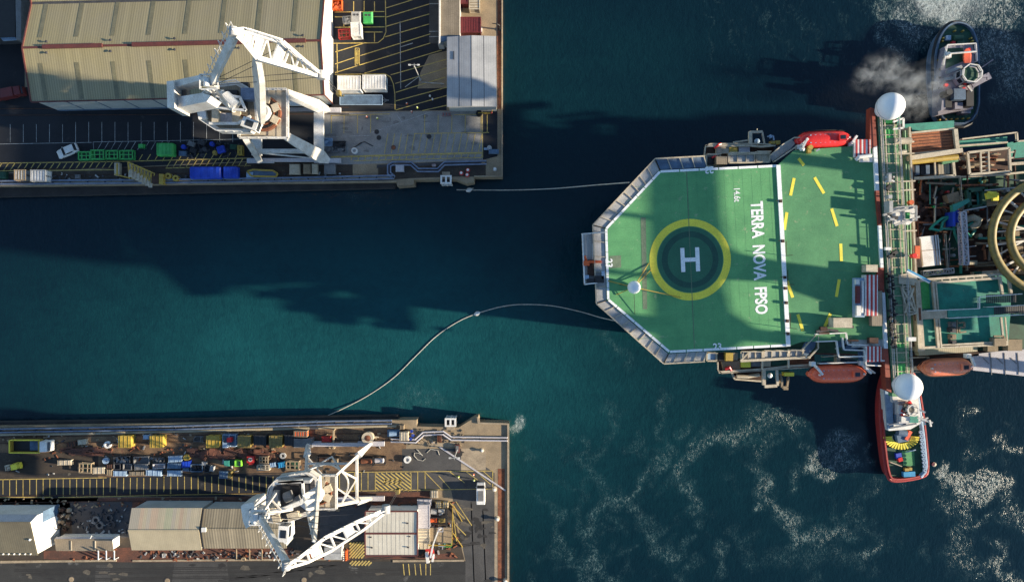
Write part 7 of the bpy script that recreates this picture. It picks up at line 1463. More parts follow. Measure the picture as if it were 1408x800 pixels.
m.bar(P(1388, 210, 26.4), P(1394, 209, 26.4), .3).bar(P(1388, 218, 26.4), P(1393, 217, 26.4), .3); sb('crate_frame', 'cream', m, pc)
sb('side_walkway', 'teal', MB().pp([(1317, 194), (1385, 188), (1385, 197), (1318, 203)], 21.5, 22.3).pp([(1385, 196), (1440, 192), (1440, 214), (1386, 218)], 21.5, 22.2)); sb('walkway_rail', 'cream', MB().rail([P(1318, 193, 22.4), P(1393, 184, 22.4), P(1394, 196, 22.4), P(1440, 192, 22.4)], 1.1, .28, 3).poly([P(1318, 201, 23), P(1385, 196, 23)], .35))
sb('green_plating', 'green_dark', MB().pp([(1284, 246), (1440, 236), (1440, 262), (1286, 268)], 22.02, 22.5)); sb('gutter_beam', 'cream', MB().bar(P(1388, 226, 24), P(1440, 222, 24), .6).bar(P(1388, 239, 24), P(1440, 234, 24), .4).bar(P(1250, 247, 24.2), P(1388, 240, 24.2), .35))
sb('brown_deck', 'rust_dark', MB().pp([(1251, 248), (1310, 246), (1318, 322), (1256, 326)], 22.02, 22.4)); m = MB(); rng = random.Random(12)
for kk in range(40): m.box(P(1256+rng.random()*52, 250+rng.random()*70, 22.8), (rng.uniform(.5, 2), rng.uniform(.4, 1.4), rng.uniform(.6, 1.8)), rng.random())
sb('deck_machinery', 'rust_dark', m); m = MB()
for kk in range(14): m.box(P(1296+rng.random()*110, 262+rng.random()*110, 22.9), (rng.uniform(.4, 1.6), rng.uniform(.3, 1.2), rng.uniform(.5, 1.6)), rng.random())
for kk in range(12): a = (1300+rng.random()*100, 256+rng.random()*120); m.tube([P(*a, 23), P(a[0]+rng.uniform(-16, 16), a[1]+rng.uniform(-4, 4), 23)], .18)
sb('deck_machinery', 'concrete', m)
for kk in range(70):
    a = (1256+rng.random()*140, 246+rng.random()*128); q = P(*a, 23.2+rng.random()*1.5); mt = ['rust', 'rust_bright', 'roof_tan', 'rust_dark', 'teal', 'cream', 'mid_grey', 'rust'][kk % 8]; h_ = rng.random() < .5
    L_ = rng.uniform(2, 9); d_ = Vector((L_, rng.uniform(-.4, .4), 0)) if h_ else Vector((rng.uniform(-.4, .4), L_, 0)); sb('deck_pipe', mt, MB().tube([q, q+d_*.7, q+d_*.7+Vector((0, 0, -.6)), q+d_+Vector((.6, .2, -.6))], .12+.14*rng.random(), 7))
for kk in range(40):
    q = P(1262+rng.random()*136, 250+rng.random()*120, 22.4); sb('deck_valve', ['red', 'pale_grey', 'yellow', 'green_bright', 'cream', 'black'][kk % 6], MB().cyl(q, .22+.3*rng.random(), .5+rng.random()*1.4, 12))
sb('access_rail', 'cream', MB().rail([P(1258, 246, 24), P(1316, 243, 24), P(1322, 322, 24), P(1326, 372, 24)], 1.1, .12, 2.4).rail([P(1296, 322, 24), P(1299, 370, 24)], 1.1, .12, 2.4))
sb('aft_pit', 'rust_dark', MB().pp([(1320, 282), (1440, 262), (1440, 380), (1322, 376)], 22.02, 22.3))
cb = sb('deck_container', 'white', MB().pp([(1264, 326), (1290, 323), (1294, 364), (1268, 367)], 23, 26.2)); sb('container_seam', 'dark_grey', MB().bar(P(1284.5, 324, 26.25), P(1288.5, 365, 26.25), .16, .12).bar(P(1288, 323.6, 26.25), P(1292, 364.6, 26.25), .12, .12), cb); sb('container_rib', 'concrete', MB().bar(P(1264.6, 328, 26.22), P(1268.6, 366, 26.22), .3, .14).bar(P(1266, 345, 26.22), P(1292, 343, 26.22), .1, .1), cb)
sb('rail_truss', 'pale_grey', MB().truss(P(1268, 376, 25.5), P(1310, 372, 25.5), 1.0, .8, .22, 6)); sb('deck_girder', 'lavender_grey', MB().truss(P(1322, 292, 26), P(1326, 364, 26), 1.0, 1.2, .3, 9)); sb('pit_frame', 'green_dark', MB().poly([P(1330, 262, 25), P(1352, 260, 25), P(1352, 284, 25), P(1332, 286, 25)], .9, .8, True)); sb('pit_rail', 'pale_grey', MB().bar(P(1324, 290, 25.6), P(1356, 284, 25.6), .3).bar(P(1354, 262, 25.6), P(1440, 254, 25.6), .25).bar(P(1328, 340, 25), P(1342, 338, 25), .2).bar(P(1328, 353, 25), P(1342, 352, 25), .2)); sb('pit_box', 'roof_cream', MB().pb(1330, 358, 1344, 364, 23, 24.4)); sb('corner_block', 'concrete', MB().pp([(1354, 264), (1372, 262), (1373, 282), (1357, 284)], 23, 25)); sb('yellow_gear', 'deck_yellow', MB().box(P(1362, 269, 25.6), (2.2, 1.3, .8), .2).box(P(1368, 271, 25.5), (1.2, 1.6, .7)).tube([P(1358, 265, 25.8), P(1366, 266, 26)], .35))
sb('bent_pipe', 'roof_cream', MB().tube([P(1328, 302, 24), P(1338, 299, 24.6), P(1346, 303, 24.8), P(1344, 308, 24.6), P(1334, 314, 24.2)], .75, 12)); sb('blue_valve_stack', 'blue', MB().pb(1310, 291, 1314, 311, 23, 26).pb(1315, 289, 1319, 306, 23, 25.6)); sb('teal_hood', 'teal', MB().pp([(1310, 282), (1332, 273), (1334, 277), (1314, 290), (1311, 292)], 25, 26)); sb('pump_group', 'concrete', MB().box(P(1308, 272, 23.6), (2.6, 1.8, 1.6), .3).box(P(1314, 278, 23.6), (1.6, 1.4, 1.8), .1).box(P(1300, 310, 23), (1.4, 1.6, 1.2)))
# carousel of hoops at the right
cc = P(1450, 326, 27); m_ = (H-27)/F
for r0 in (93, 68, 43):
    n = 60; pts = [cc+Vector((math.cos(t)*r0*m_, math.sin(t)*(r0*.86)*m_, 1.5)) for t in [2*PI*i/n for i in range(n+1)]]; sb('reel_hoop', 'reel_yellow', MB().tube(pts, .78, 12, False), smooth=True)
m = MB()
for i in range(14):
    t = 2*PI*i/14+.15; a = Vector((math.cos(t), math.sin(t)*.86, 0)); b_ = Vector((math.cos(t+.22), math.sin(t+.22)*.86, 0)); m.bar(cc+a*38*m_, cc+a*94*m_, .4); m.bar(cc+a*44*m_, cc+b_*90*m_, .3)
sb('reel_spoke', 'white', m); MBx = MB()
for i in range(8): MBx.box(cc+Vector((-9+i*.4, 4-i*1.6, -1)), (2.2, 1.0, 1.4))
sb('reel_base', 'concrete', MBx); sb('drum_support', 'cream', MB().pp([(1340, 374), (1378, 371), (1378, 378), (1342, 380)], 25, 26.4).pp([(1350, 374), (1364, 373), (1365, 377), (1351, 378)], 26.41, 26.8)); sb('drum_support', 'green_dark', MB().pb(1342, 373, 1350, 378, 26.41, 27))
# topside modules beyond the frame: hull deck blocks, then unseen plates shaped to cast shadows
for x, y, w, d, h_, mt in ((132, 2, 16, 30, 5, 'pale_grey'), (156, 3, 24, 34, 10, 'cream'), (186, 4, 26, 34, 16, 'pale_grey'), (222, 5, 26, 30, 22, 'wall_white')):
    q = sb('topside_module', mt, MB().box((x, y+4, 22+h_/2), (w, d, h_))); f = MB()
    for zz in range(0, int(h_), 5): f.poly([(x-w/2-.3, y+4-d/2-.3, 23+zz), (x+w/2+.3, y+4-d/2-.3, 23+zz), (x+w/2+.3, y+4+d/2+.3, 23+zz), (x-w/2-.3, y+4+d/2+.3, 23+zz)], .6, .6, True)
    sb('module_frame', 'cream', f, q)
TX = 118.0; TE = math.tan(math.radians(15)); TA = math.tan(math.radians(7)); CA = math.cos(math.radians(7))
def up(px, py, z): p = P(px, py, z); d = TX-p.x; return (p.y-d*TA, z+d*TE/CA)
def plate(m, poly, z, th=1.6):
    yz = [up(a, b, z) for a, b in poly]; n = len(yz)
    ar = sum(yz[i][0]*yz[(i+1) % n][1]-yz[(i+1) % n][0]*yz[i][1] for i in range(n))
    if ar < 0: yz = yz[::-1]
    m.add([(TX-th/2, y, zz) for y, zz in yz]+[(TX+th/2, y, zz) for y, zz in yz], [tuple(range(n-1, -1, -1)), tuple(range(n, 2*n))]+[(i, (i+1) % n, n+(i+1) % n, n+i) for i in range(n)]); return m
m = MB()
plate(m, [(893, 222), (983, 222), (988, 300), (1000, 345), (992, 395), (1003, 430), (1035, 452), (1020, 470), (985, 492), (915, 495), (905, 480), (897, 400), (893, 300)], ZD)
plate(m, [(985, 330), (1010, 348), (1060, 358), (1215, 378), (1420, 402), (1420, 464), (1215, 440), (1100, 400), (1080, 387), (992, 385)], ZD, 2.0)
plate(m, [(990, 400), (1003, 430), (1035, 452), (1085, 464), (1215, 486), (1420, 512), (1420, 528), (1215, 500), (1085, 474), (1020, 468), (980, 470)], ZD, 1.2)
sb('shadow_gantry', 'cream', m)  # unseen frame, outline projected back from the helideck shadows
m = MB().box((TX, .5, 63.15), (1.6, 41, 11.7)).box((TX, 18.8, 76), (1.6, 6.4, 6)).box((TX+2, -10, 71), (5, 10, 4)).box((TX, 20.5, 70.5), (1.6, 2, 6))
for y in (-19, -8, 4, 16, 20): m.box((TX, y, 55.5), (1.2, 1.0, 6))
for y in (-18, 19): m.box((TX+6, y, 40), (2.2, 2.2, 36))
sb('shadow_slab', 'cream', m)  # unseen slabs added to shade the channel, wharf and warehouse roof
# ---------------------------------------------------------------- lifeboats hang from the vessel
def lifeboat(label, px0, py0, px1, py1, z, mat, flip=1):
    a, b = P(px0, py0, z), P(px1, py1, z); c = (a+b)/2; d = b-a; L = d.length; rz = math.atan2(d.y, d.x)
    r = thing('lifeboat', label, 'lifeboat', c-Vector((0, 0, 2)), rz, 'enclosed lifeboats hanging at the vessel side'); w = 3.9
    n = 15; hs = []; cs = []
    for i in range(n+1):
        t = -1+2*i/n; q = max(.10, (1-abs(t)**5))**.62; hs.append([(t*L/2, q*w/2*math.cos(u)*(1 if math.sin(u) > -.2 else .86), 1.2+1.1*math.sin(u)*(.55+.45*q)) for u in [2*PI*k_/18 for k_ in range(18)]])
        cs.append([(t*L/2*.93, q*w*.43*math.cos(u), 1.9+1.35*max(0, math.sin(u))*(.4+.6*q)) for u in [PI*k_/12 for k_ in range(13)]]+[(t*L/2*.93, 0, 1.7)])
    MB().loft(hs).build('hull', mat, r, local=True, smooth=True); MB().loft(cs).build('canopy', mat, r, local=True, smooth=True)
    MB().tube([(t*L/2, (max(.12, 1-abs(t)**5)**.62)*w/2*1.02*s, 1.55) for s in (1,) for t in [-1+2*i/20 for i in range(21)]], .09).tube([(t*L/2, -(max(.12, 1-abs(t)**5)**.62)*w/2*1.02, 1.55) for t in [-1+2*i/20 for i in range(21)]], .09).build('rubbing_strake', 'rubber', r, local=True)
    MB().box((L*.27*flip, 0, 3.35), (1.6, 1.3, .7)).build('conning_tower', mat, r, local=True); MB().box((L*.27*flip, 0, 3.72), (1.0, .8, .06)).build('tower_window', 'glass', r, local=True)
    p = MB()
    for k_ in range(6): p.box((-L*.28+k_*L*.085, .75, 3.02), (.3, .22, .12)); p.box((-L*.28+k_*L*.085, -.75, 3.02), (.3, .22, .12))
    p.build('porthole', 'pale_blue', r, local=True); MB().box((-L*.36, 0, 3.2), (.3, .3, .8)).box((L*.40, 0, 2.9), (.3, .3, .8)).build('lifting_hook', 'white', r, local=True)
    return r
lifeboat('deep red lifeboat on the upper side of the vessel above the dashed circle', 1095, 193.5, 1172, 190.5, 29.4, 'boat_red')
lifeboat('orange red lifeboat below the stepped walkways with a white davit arm across it', 1112, 514.5, 1192, 513, 29.0, 'boat_orange')
lifeboat('salmon orange lifeboat by the pale plated flare panel', 1266, 506, 1338, 503, 26.5, 'boat_salmon')
for lb, pts in (('white davit arm across the upper red lifeboat', [(1098, 203, 29), (1104, 198, 30.6), (1111, 191, 30.6)]), ('white davit arm across the orange red lifeboat', [(1117, 500, 29), (1124, 506, 30.2), (1131, 515, 30.2)]), ('white davit arm at the end of the salmon lifeboat', [(1330, 489, 28), (1336, 492, 29.6), (1340, 503, 29.4)]), ('white davit arm at the stern of the upper red lifeboat', [(1168, 200, 29), (1172, 196, 30.4), (1178, 187, 30.4)]), ('white davit arm at the aft end of the orange red lifeboat', [(1184, 499, 29), (1190, 506, 30.2), (1198, 513, 30.2)])):
    r = thing('lifeboat_davit', lb, 'davit', P(*pts[0][:2], pts[0][2]-.6), 0, 'lifeboat davits'); MB().poly([P(*p) for p in pts], .42, .5).build('arm', 'white', r); MB().box(P(*pts[0]), (.9, .9, 1.2)).build('base', 'white', r); MB().bar(P(*pts[2])-Vector((0, 0, .2)), P(*pts[2])-Vector((0, 0, 1.0)), .1).build('fall', 'dark_grey', r)
# guyed satellite ball
r = thing('antenna_ball', 'white antenna ball held by yellow guys on the helideck edge', 'antenna', P(870, 395, ZD+.02)); c = P(870, 395, ZD+.02)
MB().ball(c+Vector((0, 0, 1.45)), 1.32, 28, 18).build('dome', 'radome_white', r, smooth=True); MB().cyl(c, .6, .5, 14).box(c+Vector((0, 0, .08)), (1.2, 1.2, .14)).build('pedestal', 'pale_grey', r)
m = MB()
for p in ((892, 362), (895, 371), (936, 409), (836, 386), (847, 405)): m.tube([c+Vector((0, 0, 1.3)), P(*p, ZD+.06)], .09, 6)
m.build('guy_strap', 'yellow', r); MB().tube([c+Vector((0, 0, 1.2)), P(873, 432, ZD+.05)], .05, 6).tube([c+Vector((0, 0, 1.2)), P(852, 391, ZD+.05)], .05, 6).build('cable', 'black', r)
# hoses over the aft deck
for lb, pts in (('green hose running down past the white deck container', [(1311, 311), (1313, 322), (1320, 338), (1321, 356), (1321, 376)]), ('green hose looping over the brown deck', [(1278, 316), (1284, 309), (1296, 300), (1312, 297)]), ('green hose with a bend beside the brown deck', [(1279, 314), (1290, 317), (1294, 316), (1296, 306), (1303, 300), (1310, 299)]), ('dull green hose hanging round the bent cream pipe', [(1338, 306), (1329, 311), (1328, 319), (1334, 325), (1340, 318), (1341, 310)])):
    r = MB().tube([P(a, b, 24.4) for a, b in pts], .3, 8).build('hose', 'hose_green'); tag(r, lb, 'hose', 'hoses on the aft deck')
# ================================================================== TUGS
def tug_hull(r, out, z, mat_hull, mat_deck, mat_f):
    pts = [P(a, b, z) for a, b in out]; c = sum(pts, Vector())/len(pts)
    MB().loft([[(c.x+(p.x-c.x)*s, c.y+(p.y-c.y)*s, zz) for p in pts] for s, zz in ((.86, -1.5), (.95, .4), (1.0, z+.9))]).build('hull', mat_hull, r)
    def ins(s, zz): return [(c.x+(p.x-c.x)*s, c.y+(p.y-c.y)*s, zz) for p in pts]
    MB().prism([(p[0], p[1]) for p in ins(.93, 0)], z+.905, z+.93).build('deck', mat_deck, r)
    MB().poly([Vector(p) for p in ins(.955, z+1.3)], .35, .8, True).build('bulwark', mat_hull, r)
    MB().tube([Vector(p) for p in ins(1.0, z+.75)+[ins(1.0, z+.75)[0]]], .42, 8, False).build('fender', mat_f, r)
    t = MB()
    q = ins(1.03, z+.2); n = len(q)
    for i in range(n):
        a, b = Vector(q[i]), Vector(q[(i+1) % n]); d = (b-a); k = int(d.length/2.4)
        for j in range(k): 
            p = a+d*((j+.5)/k); t.ring((p.x, p.y, p.z), .2, .5, -.2, .2, 12)
    t.build('tyre', 'rubber', r)
    return c
def smooth_out(px, n=3):
    for _ in range(n):
        o = []
        for i in range(len(px)):
            a, b = px[i], px[(i+1) % len(px)]; o += [(a[0]*.75+b[0]*.25, a[1]*.75+b[1]*.25), (a[0]*.25+b[0]*.75, a[1]*.25+b[1]*.75)]
        px = o
    return px
# --- upper tug, bow up
zt = 2.6
out = smooth_out([(1312, 31), (1330, 37), (1340, 60), (1342, 100), (1341, 176), (1288, 176), (1281, 130), (1279, 82), (1286, 52), (1298, 36)], 2)
r = thing('tugboat', 'dark green decked tug churning white wash above the vessel stern quarter', 'tug', P(1312, 105, 0))
tug_hull(r, out, zt, 'blue_grey', 'green_dark', 'black')
dk = zt+.93
MB().pp([(1299, 64), (1306, 61), (1338, 62), (1340, 80), (1338, 150), (1310, 154), (1290, 158), (1290, 128), (1294, 90)], dk, dk+2.4).build('superstructure', 'tug_grey', r)
MB().pp([(1303, 67), (1324, 66), (1325, 84), (1300, 95)], dk+2.403, dk+2.45).build('boat_deck', 'green_dark', r)
MB().rail([P(a, b, dk+2.4) for a, b in [(1294, 92), (1299, 64), (1338, 62), (1340, 86)]], 1.0, .22, 2).build('deck_rail', 'white', r)
MB().pp([(1297, 120), (1306, 104), (1318, 96), (1338, 98), (1340, 120), (1330, 136), (1306, 138), (1300, 150), (1294, 152)], dk+2.403, dk+4.2).build('bridge_deck', 'tug_grey', r)
wh = [(1322, 96), (1330, 90), (1342, 92), (1347, 100), (1346, 108), (1338, 115), (1326, 113), (1321, 106)]
w = MB().pp(wh, dk+4.203, dk+7.2).build('wheelhouse', 'lavender_grey', r); MB().pp([(a+(b_ > 0)*(1334-a)*.14, b_+(102.5-b_)*.14) for a, b_ in wh], dk+7.203, dk+7.4).build('roof', 'green_dark', w)
MB().rail([P(a, b, dk+7.2) for a, b in wh], .9, .24, 1.5, True).build('roof_rail', 'white', w)
wm = MB(); ww = [P(a, b, dk+7.2) for a, b in wh]
for a, b in zip(ww, ww[1:]+ww[:1]):
    m = (a+b)/2; o = (m-sum(ww, Vector())/8); o.z = 0; o = o.normalized()*.04; wm.bar(a.lerp(b, .12)+o+Vector((0, 0, -1.0)), a.lerp(b, .88)+o+Vector((0, 0, -1.0)), .1, 1.2)
wm.build('window', 'glass', w)
MB().bar(P(1336, 117, dk+5), P(1361, 104, dk+5), 1.6, .4).bar(P(1342, 106, dk+6.5), P(1358, 105, dk+6.5), .5).bar(P(1358, 101, dk+6.5), P(1358, 110, dk+6.5), .4).bar(P(1347, 95, dk+6.5), P(1366, 82, dk+8), .22).build('mast', 'tug_grey', r)
MB().tube([P(1302, 76, dk+3.6), P(1306, 74, dk+4.0), P(1342, 71, dk+4.4)], .22).ball(P(1304, 75, dk+3.3), .6, 14, 10).box(P(1303, 77, dk+3.0), (1.2, 1.2, 1.0)).build('deck_crane', 'white', r)
MB().loft([[P(1330+dx*s*6, 78+y, dk+2.6+zz) for dx, zz in ((-1, .7), (-.6, 0), (.6, 0), (1, .7), (.7, 1.0), (-.7, 1.0))] for y, s in ((-11, .25), (-8, .8), (-2, 1), (5, 1), (9, .8))]).build('workboat', 'boat_orange', r)
MB().bar(P(1301, 100, dk+4.6), P(1322, 92, dk+4.8), .7).bar(P(1297, 110, dk+4.6), P(1321, 106, dk+4.8), .7).poly([P(1318, 120, dk+4.8), P(1328, 116, dk+5), P(1336, 126, dk+4.8)], .4).build('stair_bridge', 'pale_grey', r)
MB().pb(1300, 124, 1309, 148, dk+4.21, dk+4.3).pb(1329, 124, 1339, 146, dk+2.41, dk+4.4).build('black_casing', 'black', r)  # casing blocks in plain black
MB().pb(1312, 122, 1328, 137, dk+4.21, dk+5.6).build('funnel_casing', 'blue_grey', r); MB().lathe(P(1296, 131, dk+4.2), [(.8, 0), (.7, 2.6), (.75, 2.7), (.6, 2.7)], 16).build('funnel', 'black', r); MB().pb(1313, 141, 1324, 150, dk+2.5, dk+3.9).pb(1322, 148, 1335, 156, dk, dk+2).build('aft_locker', 'tug_grey', r); MB().box(P(1325, 106, dk+5), (1.0, 1.0, 1.2)).build('fire_box', 'tug_red', r)
bm = MB()
for a, b in ((1295, 54), (1294, 58), (1311, 44), (1322, 44), (1333, 54), (1335, 58), (1288, 84), (1340, 90)): bm.cyl(P(a, b, dk), .22, .8, 10)
for k in range(6): bm.cyl(P(1290+k*8, 166-k*.5, dk), .2, .8, 10)
bm.build('bitt', 'yellow', r); MB().tube([P(1311, 53, dk+.7), P(1323, 53, dk+.7)], .7, 14).cyl(P(1318, 60, dk), .9, .9, 16).build('winch', 'green_dark', r); MB().box(P(1303, 53, dk+.5), (1.1, 1.1, .9)).build('hatch', 'pale_blue', r)
for y in (96, 107, 122, 134, 144): MB().lathe(P(1292+(96-y)*.02, y, dk+2.42), [(.28, 0), (.3, .06), (.2, .1)], 12).build('deck_light', 'black', r)
for a, b, h_ in ((1330, 70, 2.6), (1327, 84, 2.6), (1299, 118, 4.5), (1323, 124, 4.5), (1309, 60, 0)): MB().cyl(P(a, b, dk+h_), .45, .7, 12).build('red_fitting', 'boat_red', r)
# --- lower tug, red belted
zt = 2.4
out = smooth_out([(1222, 500), (1212, 520), (1207, 560), (1211, 610), (1217, 655), (1226, 661), (1266, 655), (1274, 647), (1270, 600), (1263, 545), (1254, 508)], 2)
r = thing('tugboat', 'red belted tug with a yellow rope fan under the lower radome', 'tug', P(1240, 585, 0))
tug_hull(r, out, zt, 'tug_red', 'green_dark', 'tug_red'); dk = zt+.93
MB().tube([P(a, b, dk+.35) for a, b in [(1256, 520), (1262, 550), (1269, 600), (1273, 640), (1271, 649), (1265, 655)]], .5, 10).build('grey_fender', 'pale_blue', r)
MB().pp([(1217, 536), (1228, 534), (1262, 540), (1266, 582), (1252, 590), (1222, 592), (1219, 575)], dk, dk+2.3).build('superstructure', 'white', r)
MB().pp([(1217, 536), (1226, 536), (1229, 588), (1221, 590)], dk+2.303, dk+2.9).build('side_casing', 'pale_blue', r)
MB().pb(1236, 552, 1250, 582, dk+2.303, dk+4.6).build('bridge_deck', 'lavender_grey', r); MB().pb(1232, 570, 1246, 584, dk+2.303, dk+3.6).build('deck_house', 'blue_grey', r)
wh = [(1246, 560), (1250, 556), (1257, 556), (1260, 560), (1260, 567), (1255, 571), (1249, 570), (1246, 566)]
w = MB().pp(wh, dk+4.603, dk+7.0).build('wheelhouse', 'cream', r); MB().ring(P(1253, 563, dk+7.0), .7, 1.3, 0, .2, 20).build('roof_ring', 'white', w); MB().rail([P(a, b, dk+7) for a, b in wh], .8, .2, 1.4, True).build('roof_rail', 'white', w)
wm = MB(); ww = [P(a, b, dk+7.0) for a, b in wh]
for a, b in zip(ww, ww[1:]+ww[:1]):
    m = (a+b)/2; o = (m-sum(ww, Vector())/8); o.z = 0; o = o.normalized()*.04; wm.bar(a.lerp(b, .12)+o+Vector((0, 0, -.9)), a.lerp(b, .88)+o+Vector((0, 0, -.9)), .1, 1.1)
wm.build('window', 'glass', w)
MB().poly([P(1239, 566, dk+5.2), P(1244, 558, dk+5.2), P(1252, 552, dk+5.2)], .7).tube([P(1241, 572, dk+5), P(1241, 558, dk+5)], .4).build('fire_monitor', 'boat_red', r); MB().box(P(1238, 562, dk+5), (1.2, 2.0, .9)).box(P(1229, 548, dk+3.4), (1.2, 1.6, 1.0)).box(P(1244, 576, dk+5), (2.0, 1.4, .8)).build('deck_locker', 'white', r)
MB().pb(1249, 572, 1263, 581, dk+4.7, dk+5.0).build('aft_deck', 'teal', r); MB().bar(P(1262, 562, dk+6), P(1272, 567, dk+6.4), .4).bar(P(1262, 574, dk+6), P(1282, 581, dk+6.4), .45).bar(P(1278, 577, dk+6.4), P(1280, 586, dk+6.4), .35).bar(P(1264, 580, dk+6), P(1276, 574, dk+6.2), .3).bar(P(1268, 572, dk+6), P(1272, 584, dk+6), .3).build('mast', 'white', r); MB().bar(P(1222, 584, dk+3.4), P(1258, 577, dk+4.6), .3).bar(P(1224, 588, dk+3), P(1260, 582, dk+4), .35).build('mast', 'pale_grey', r)
MB().box(P(1239, 601, dk+.9), (2.6, 2.0, 1.4), .2).tube([P(1234, 594, dk+1.4), P(1246, 596, dk+1.4)], .8, 14).build('tow_winch', 'blue_grey', r); MB().box(P(1248, 598, dk+1.4), (.8, 2.4, .9), -.5).build('winch_brake', 'boat_orange', r)
m = MB(); c = P(1239, 600, dk+.5)
for k in range(17):
    a = PI*1.02+PI*.96*k/16; d = Vector((math.cos(a), math.sin(a)*.72, 0)); m.bar(c+d*2.3, c+d*4.3+Vector((0, 0, .1)), .38, .3)
m.build('rope_fan', 'deck_yellow', r); MB().ring(c+Vector((0, .2, 0)), 2.1, 2.3, -.1, .1, 28, PI, 2*PI).build('fan_ring', 'cream', r)
MB().box(P(1235, 626, dk+.4), (1.3, 1.3, .8), .15).build('crate', 'blue', r); MB().box(P(1237, 631, dk+.5), (1.0, .9, .9), .3).build('crate', 'boat_red', r); MB().bar(P(1246, 621, dk+.4), P(1259, 618, dk+.4), .25).build('tow_bar', 'pale_blue', r); MB().pp([(1240, 620), (1257, 618), (1258, 640), (1242, 640)], dk+.01, dk+.05).build('deck_plate', 'deck_green', r)
MB().box(P(1249, 651, dk+.6), (2.8, 1.2, 1.0), .06).build('locker', 'steel_blue', r); MB().box(P(1246, 645, dk+.5), (1.0, .7, .8)).box(P(1251, 644, dk+.5), (.7, .7, .8)).build('bitt', 'yellow', r); MB().tube([P(1224, 635, dk+.4), P(1232, 638, dk+.4), P(1240, 641, dk+.4)], .12).build('tow_line', 'cream', r)
t = MB()
for k in range(11): p = P(1266+k*.55, 594+k*5.2, dk+1.3); t.ring(p, .15, .42, -.2, .2, 12)
t.build('tyre', 'pale_blue', r)
# ================================================================== MOORING LINES and buoy
def spline(pts, n=10):
    out = []; q = [pts[0]]+pts+[pts[-1]]
    for i in range(1, len(q)-2):
        for k in range(n):
            t = k/n; out.append(.5*((2*q[i])+(q[i+1]-q[i-1])*t+(2*q[i-1]-5*q[i]+4*q[i+1]-q[i+2])*t*t+(3*q[i]-q[i-1]-3*q[i+1]+q[i+2])*t**3))
    return out+[pts[-1]]
o = MB().tube(spline([P(628, 261, .12), P(700, 261.5, .12), P(760, 259.5, 2), P(820, 254.5, 12), P(866, 251, 27)]), .12, 8).build('mooring_line', 'rope'); tag(o, 'straight pale mooring line running from the upper quay corner to the bow walkway', 'rope', 'mooring lines')
o = MB().tube(spline([P(410, 586, 4.2), P(430, 579.5, 3.6), P(447, 573, 1.0), P(500, 547, .1), P(540, 520, .1), P(570, 491, .1), P(600, 462, .1), P(630, 442, .1), P(656, 431, .1), P(690, 421.5, .1), P(720, 418.5, .1), P(760, 420.5, .1), P(800, 429, .3), P(824, 436, 1.6), P(846, 441, 9)]), .11, 8).build('mooring_line', 'rope'); tag(o, 'long curving pale mooring line floating from the lower quay into the shadow', 'rope', 'mooring lines')
for x, y, lb in ((656, 431, 'white float on the bend of the curving line'), (645, 261.5, 'white float near the quay end of the straight line')):
    r = thing('float', lb, 'float', P(x, y, 0), .4, 'floats on the mooring lines'); MB().ball((0, 0, .2), .55, 16, 10, (1.5, .9, .8)).build('body', 'white', r, local=True, smooth=True); MB().ring((0, 0, .2), .50, .60, -.1, .1, 20).build('band', 'rope', r, local=True); MB().bar((.7, 0, .2), (1.2, 0, .2), .2).build('eye', 'rope', r, local=True)
for x, y, lb in ((1284, 638, 'pale float drifting just right of the red belted tug'), (1271, 615, 'small yellow float at the tug starboard side')):
    r = thing('float', lb, 'float', P(x, y, 0), .4, 'floats near the lower tug'); MB().ball((0, 0, .15), .5, 16, 10, (1, .8, .7)).build('body', 'cream' if 'pale' in lb else 'yellow', r, local=True, smooth=True); MB().ring((0, 0, .15), .44, .54, -.08, .08, 16).build('band', 'rope', r, local=True)
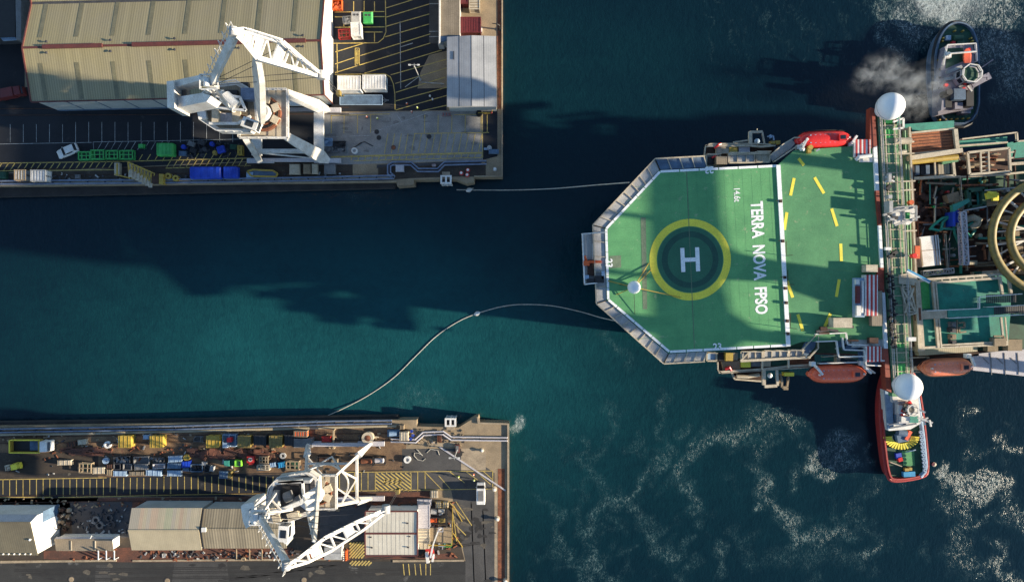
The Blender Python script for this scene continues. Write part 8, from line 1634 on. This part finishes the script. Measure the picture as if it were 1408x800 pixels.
# ================================================================== SMOKE from the upper tug
def smoke():
    m = bpy.data.materials.new('funnel_smoke'); m.use_nodes = True; N = m.node_tree.nodes; L = m.node_tree.links
    N.remove(N['Principled BSDF']); v = N.new('ShaderNodeVolumePrincipled'); v.inputs['Color'].default_value = (.82, .90, .98, 1); v.inputs['Anisotropy'].default_value = .2
    tc = N.new('ShaderNodeTexCoord'); n = N.new('ShaderNodeTexNoise'); n.inputs['Scale'].default_value = .30; n.inputs['Detail'].default_value = 5; n.inputs['Roughness'].default_value = .62; n.inputs['Distortion'].default_value = .7; L.new(tc.outputs['Object'], n.inputs['Vector'])
    # fade towards the edge of the puff
    g = N.new('ShaderNodeVectorMath'); g.operation = 'MULTIPLY_ADD'; g.inputs[1].default_value = (2, 2, 2); g.inputs[2].default_value = (-1, -1, -1); L.new(tc.outputs['Generated'], g.inputs[0])
    ln = N.new('ShaderNodeVectorMath'); ln.operation = 'LENGTH'; L.new(g.outputs[0], ln.inputs[0])
    f = N.new('ShaderNodeMapRange'); f.interpolation_type = 'SMOOTHERSTEP'; f.inputs['From Min'].default_value = 1.0; f.inputs['From Max'].default_value = .0; L.new(ln.outputs['Value'], f.inputs['Value'])
    r = N.new('ShaderNodeMapRange'); r.inputs['From Min'].default_value = .45; r.inputs['From Max'].default_value = .66; r.inputs['To Max'].default_value = .20; L.new(n.outputs['Fac'], r.inputs['Value'])
    mu = N.new('ShaderNodeMath'); mu.operation = 'MULTIPLY'; L.new(f.outputs[0], mu.inputs[0]); L.new(r.outputs[0], mu.inputs[1]); L.new(mu.outputs[0], v.inputs['Density']); L.new(v.outputs[0], N['Material Output'].inputs['Volume'])
    MATS['smoke'] = m
    mb = MB().ball((0, 0, 0), 1, 20, 12, (12, 8, 5)); o = mb.build('smoke', 'smoke', loc=Vector((0, 0, 0))); o.location = P(1262, 130, 9); o.rotation_euler = (0, 0, .75); tag(o, kind='stuff')
    o2 = o.copy(); COL.objects.link(o2); o2.location = P(1208, 100, 9); o2.scale = (.75, .75, .7); o2.rotation_euler = (0, 0, .5)
    o3 = o.copy(); COL.objects.link(o3); o3.location = P(1240, 108, 9); o3.scale = (.7, .6, .6); o3.rotation_euler = (0, 0, .1)
smoke()

# unseen shed added beyond the right edge to shade the upper tug
r = thing('shade_shed', 'unseen grey shed added beyond the frame to shade the upper tug', 'shed', (205, 42, 0)); MB().box((205, 42, 13), (30, 22, 28)).build('wall', 'pale_grey', r)
MB().add([(189.5, 30.5, 27.02), (220.5, 30.5, 27.02), (220.5, 42, 29.5), (189.5, 42, 29.5), (220.5, 53.5, 27.02), (189.5, 53.5, 27.02)], [(0, 1, 2, 3), (3, 2, 4, 5), (0, 3, 5), (1, 4, 2)]).build('roof', 'roof_grey', r)
# ================================================================== LIGHT, SKY, CAMERA
EL, AZ = math.radians(15), math.radians(-7)       # sun low on the right, a touch below
d = Vector((math.cos(EL)*math.cos(AZ), math.cos(EL)*math.sin(AZ), math.sin(EL)))
su = bpy.data.lights.new('sun', 'SUN'); su.energy = 5.0; su.angle = math.radians(.7); su.color = (1, .85, .64)
so = bpy.data.objects.new('sun', su); COL.objects.link(so); so.rotation_euler = d.to_track_quat('Z', 'Y').to_euler(); so.location = (200, -20, 120)
w = bpy.data.worlds.new('World'); S.world = w; w.use_nodes = True; N = w.node_tree.nodes; L = w.node_tree.links
sk = N.new('ShaderNodeTexSky'); sk.sky_type = 'NISHITA'; sk.sun_disc = False; sk.sun_elevation = EL; sk.sun_rotation = PI/2-AZ; sk.dust_density = .1; sk.ozone_density = 2.2
L.new(sk.outputs[0], N['Background'].inputs['Color']); N['Background'].inputs['Strength'].default_value = .085
cam = bpy.data.cameras.new('camera'); co = bpy.data.objects.new('camera', cam); COL.objects.link(co); co.location = (0, 0, H); co.rotation_euler = (0, 0, 0)
cam.sensor_width = 36; cam.lens = 36*F/1408; cam.clip_end = 8000; cam.clip_start = 1
S.camera = co
S.view_settings.view_transform = 'Standard'; S.view_settings.look = 'None'; S.view_settings.exposure = 1.45; S.view_settings.gamma = 1; S.view_settings.use_curve_mapping = False
S.render.engine = 'CYCLES'; S.cycles.max_bounces = 5; S.cycles.diffuse_bounces = 2; S.cycles.glossy_bounces = 2; S.cycles.transmission_bounces = 2; S.cycles.volume_bounces = 1; S.cycles.use_denoising = True; S.cycles.volume_step_rate = 2
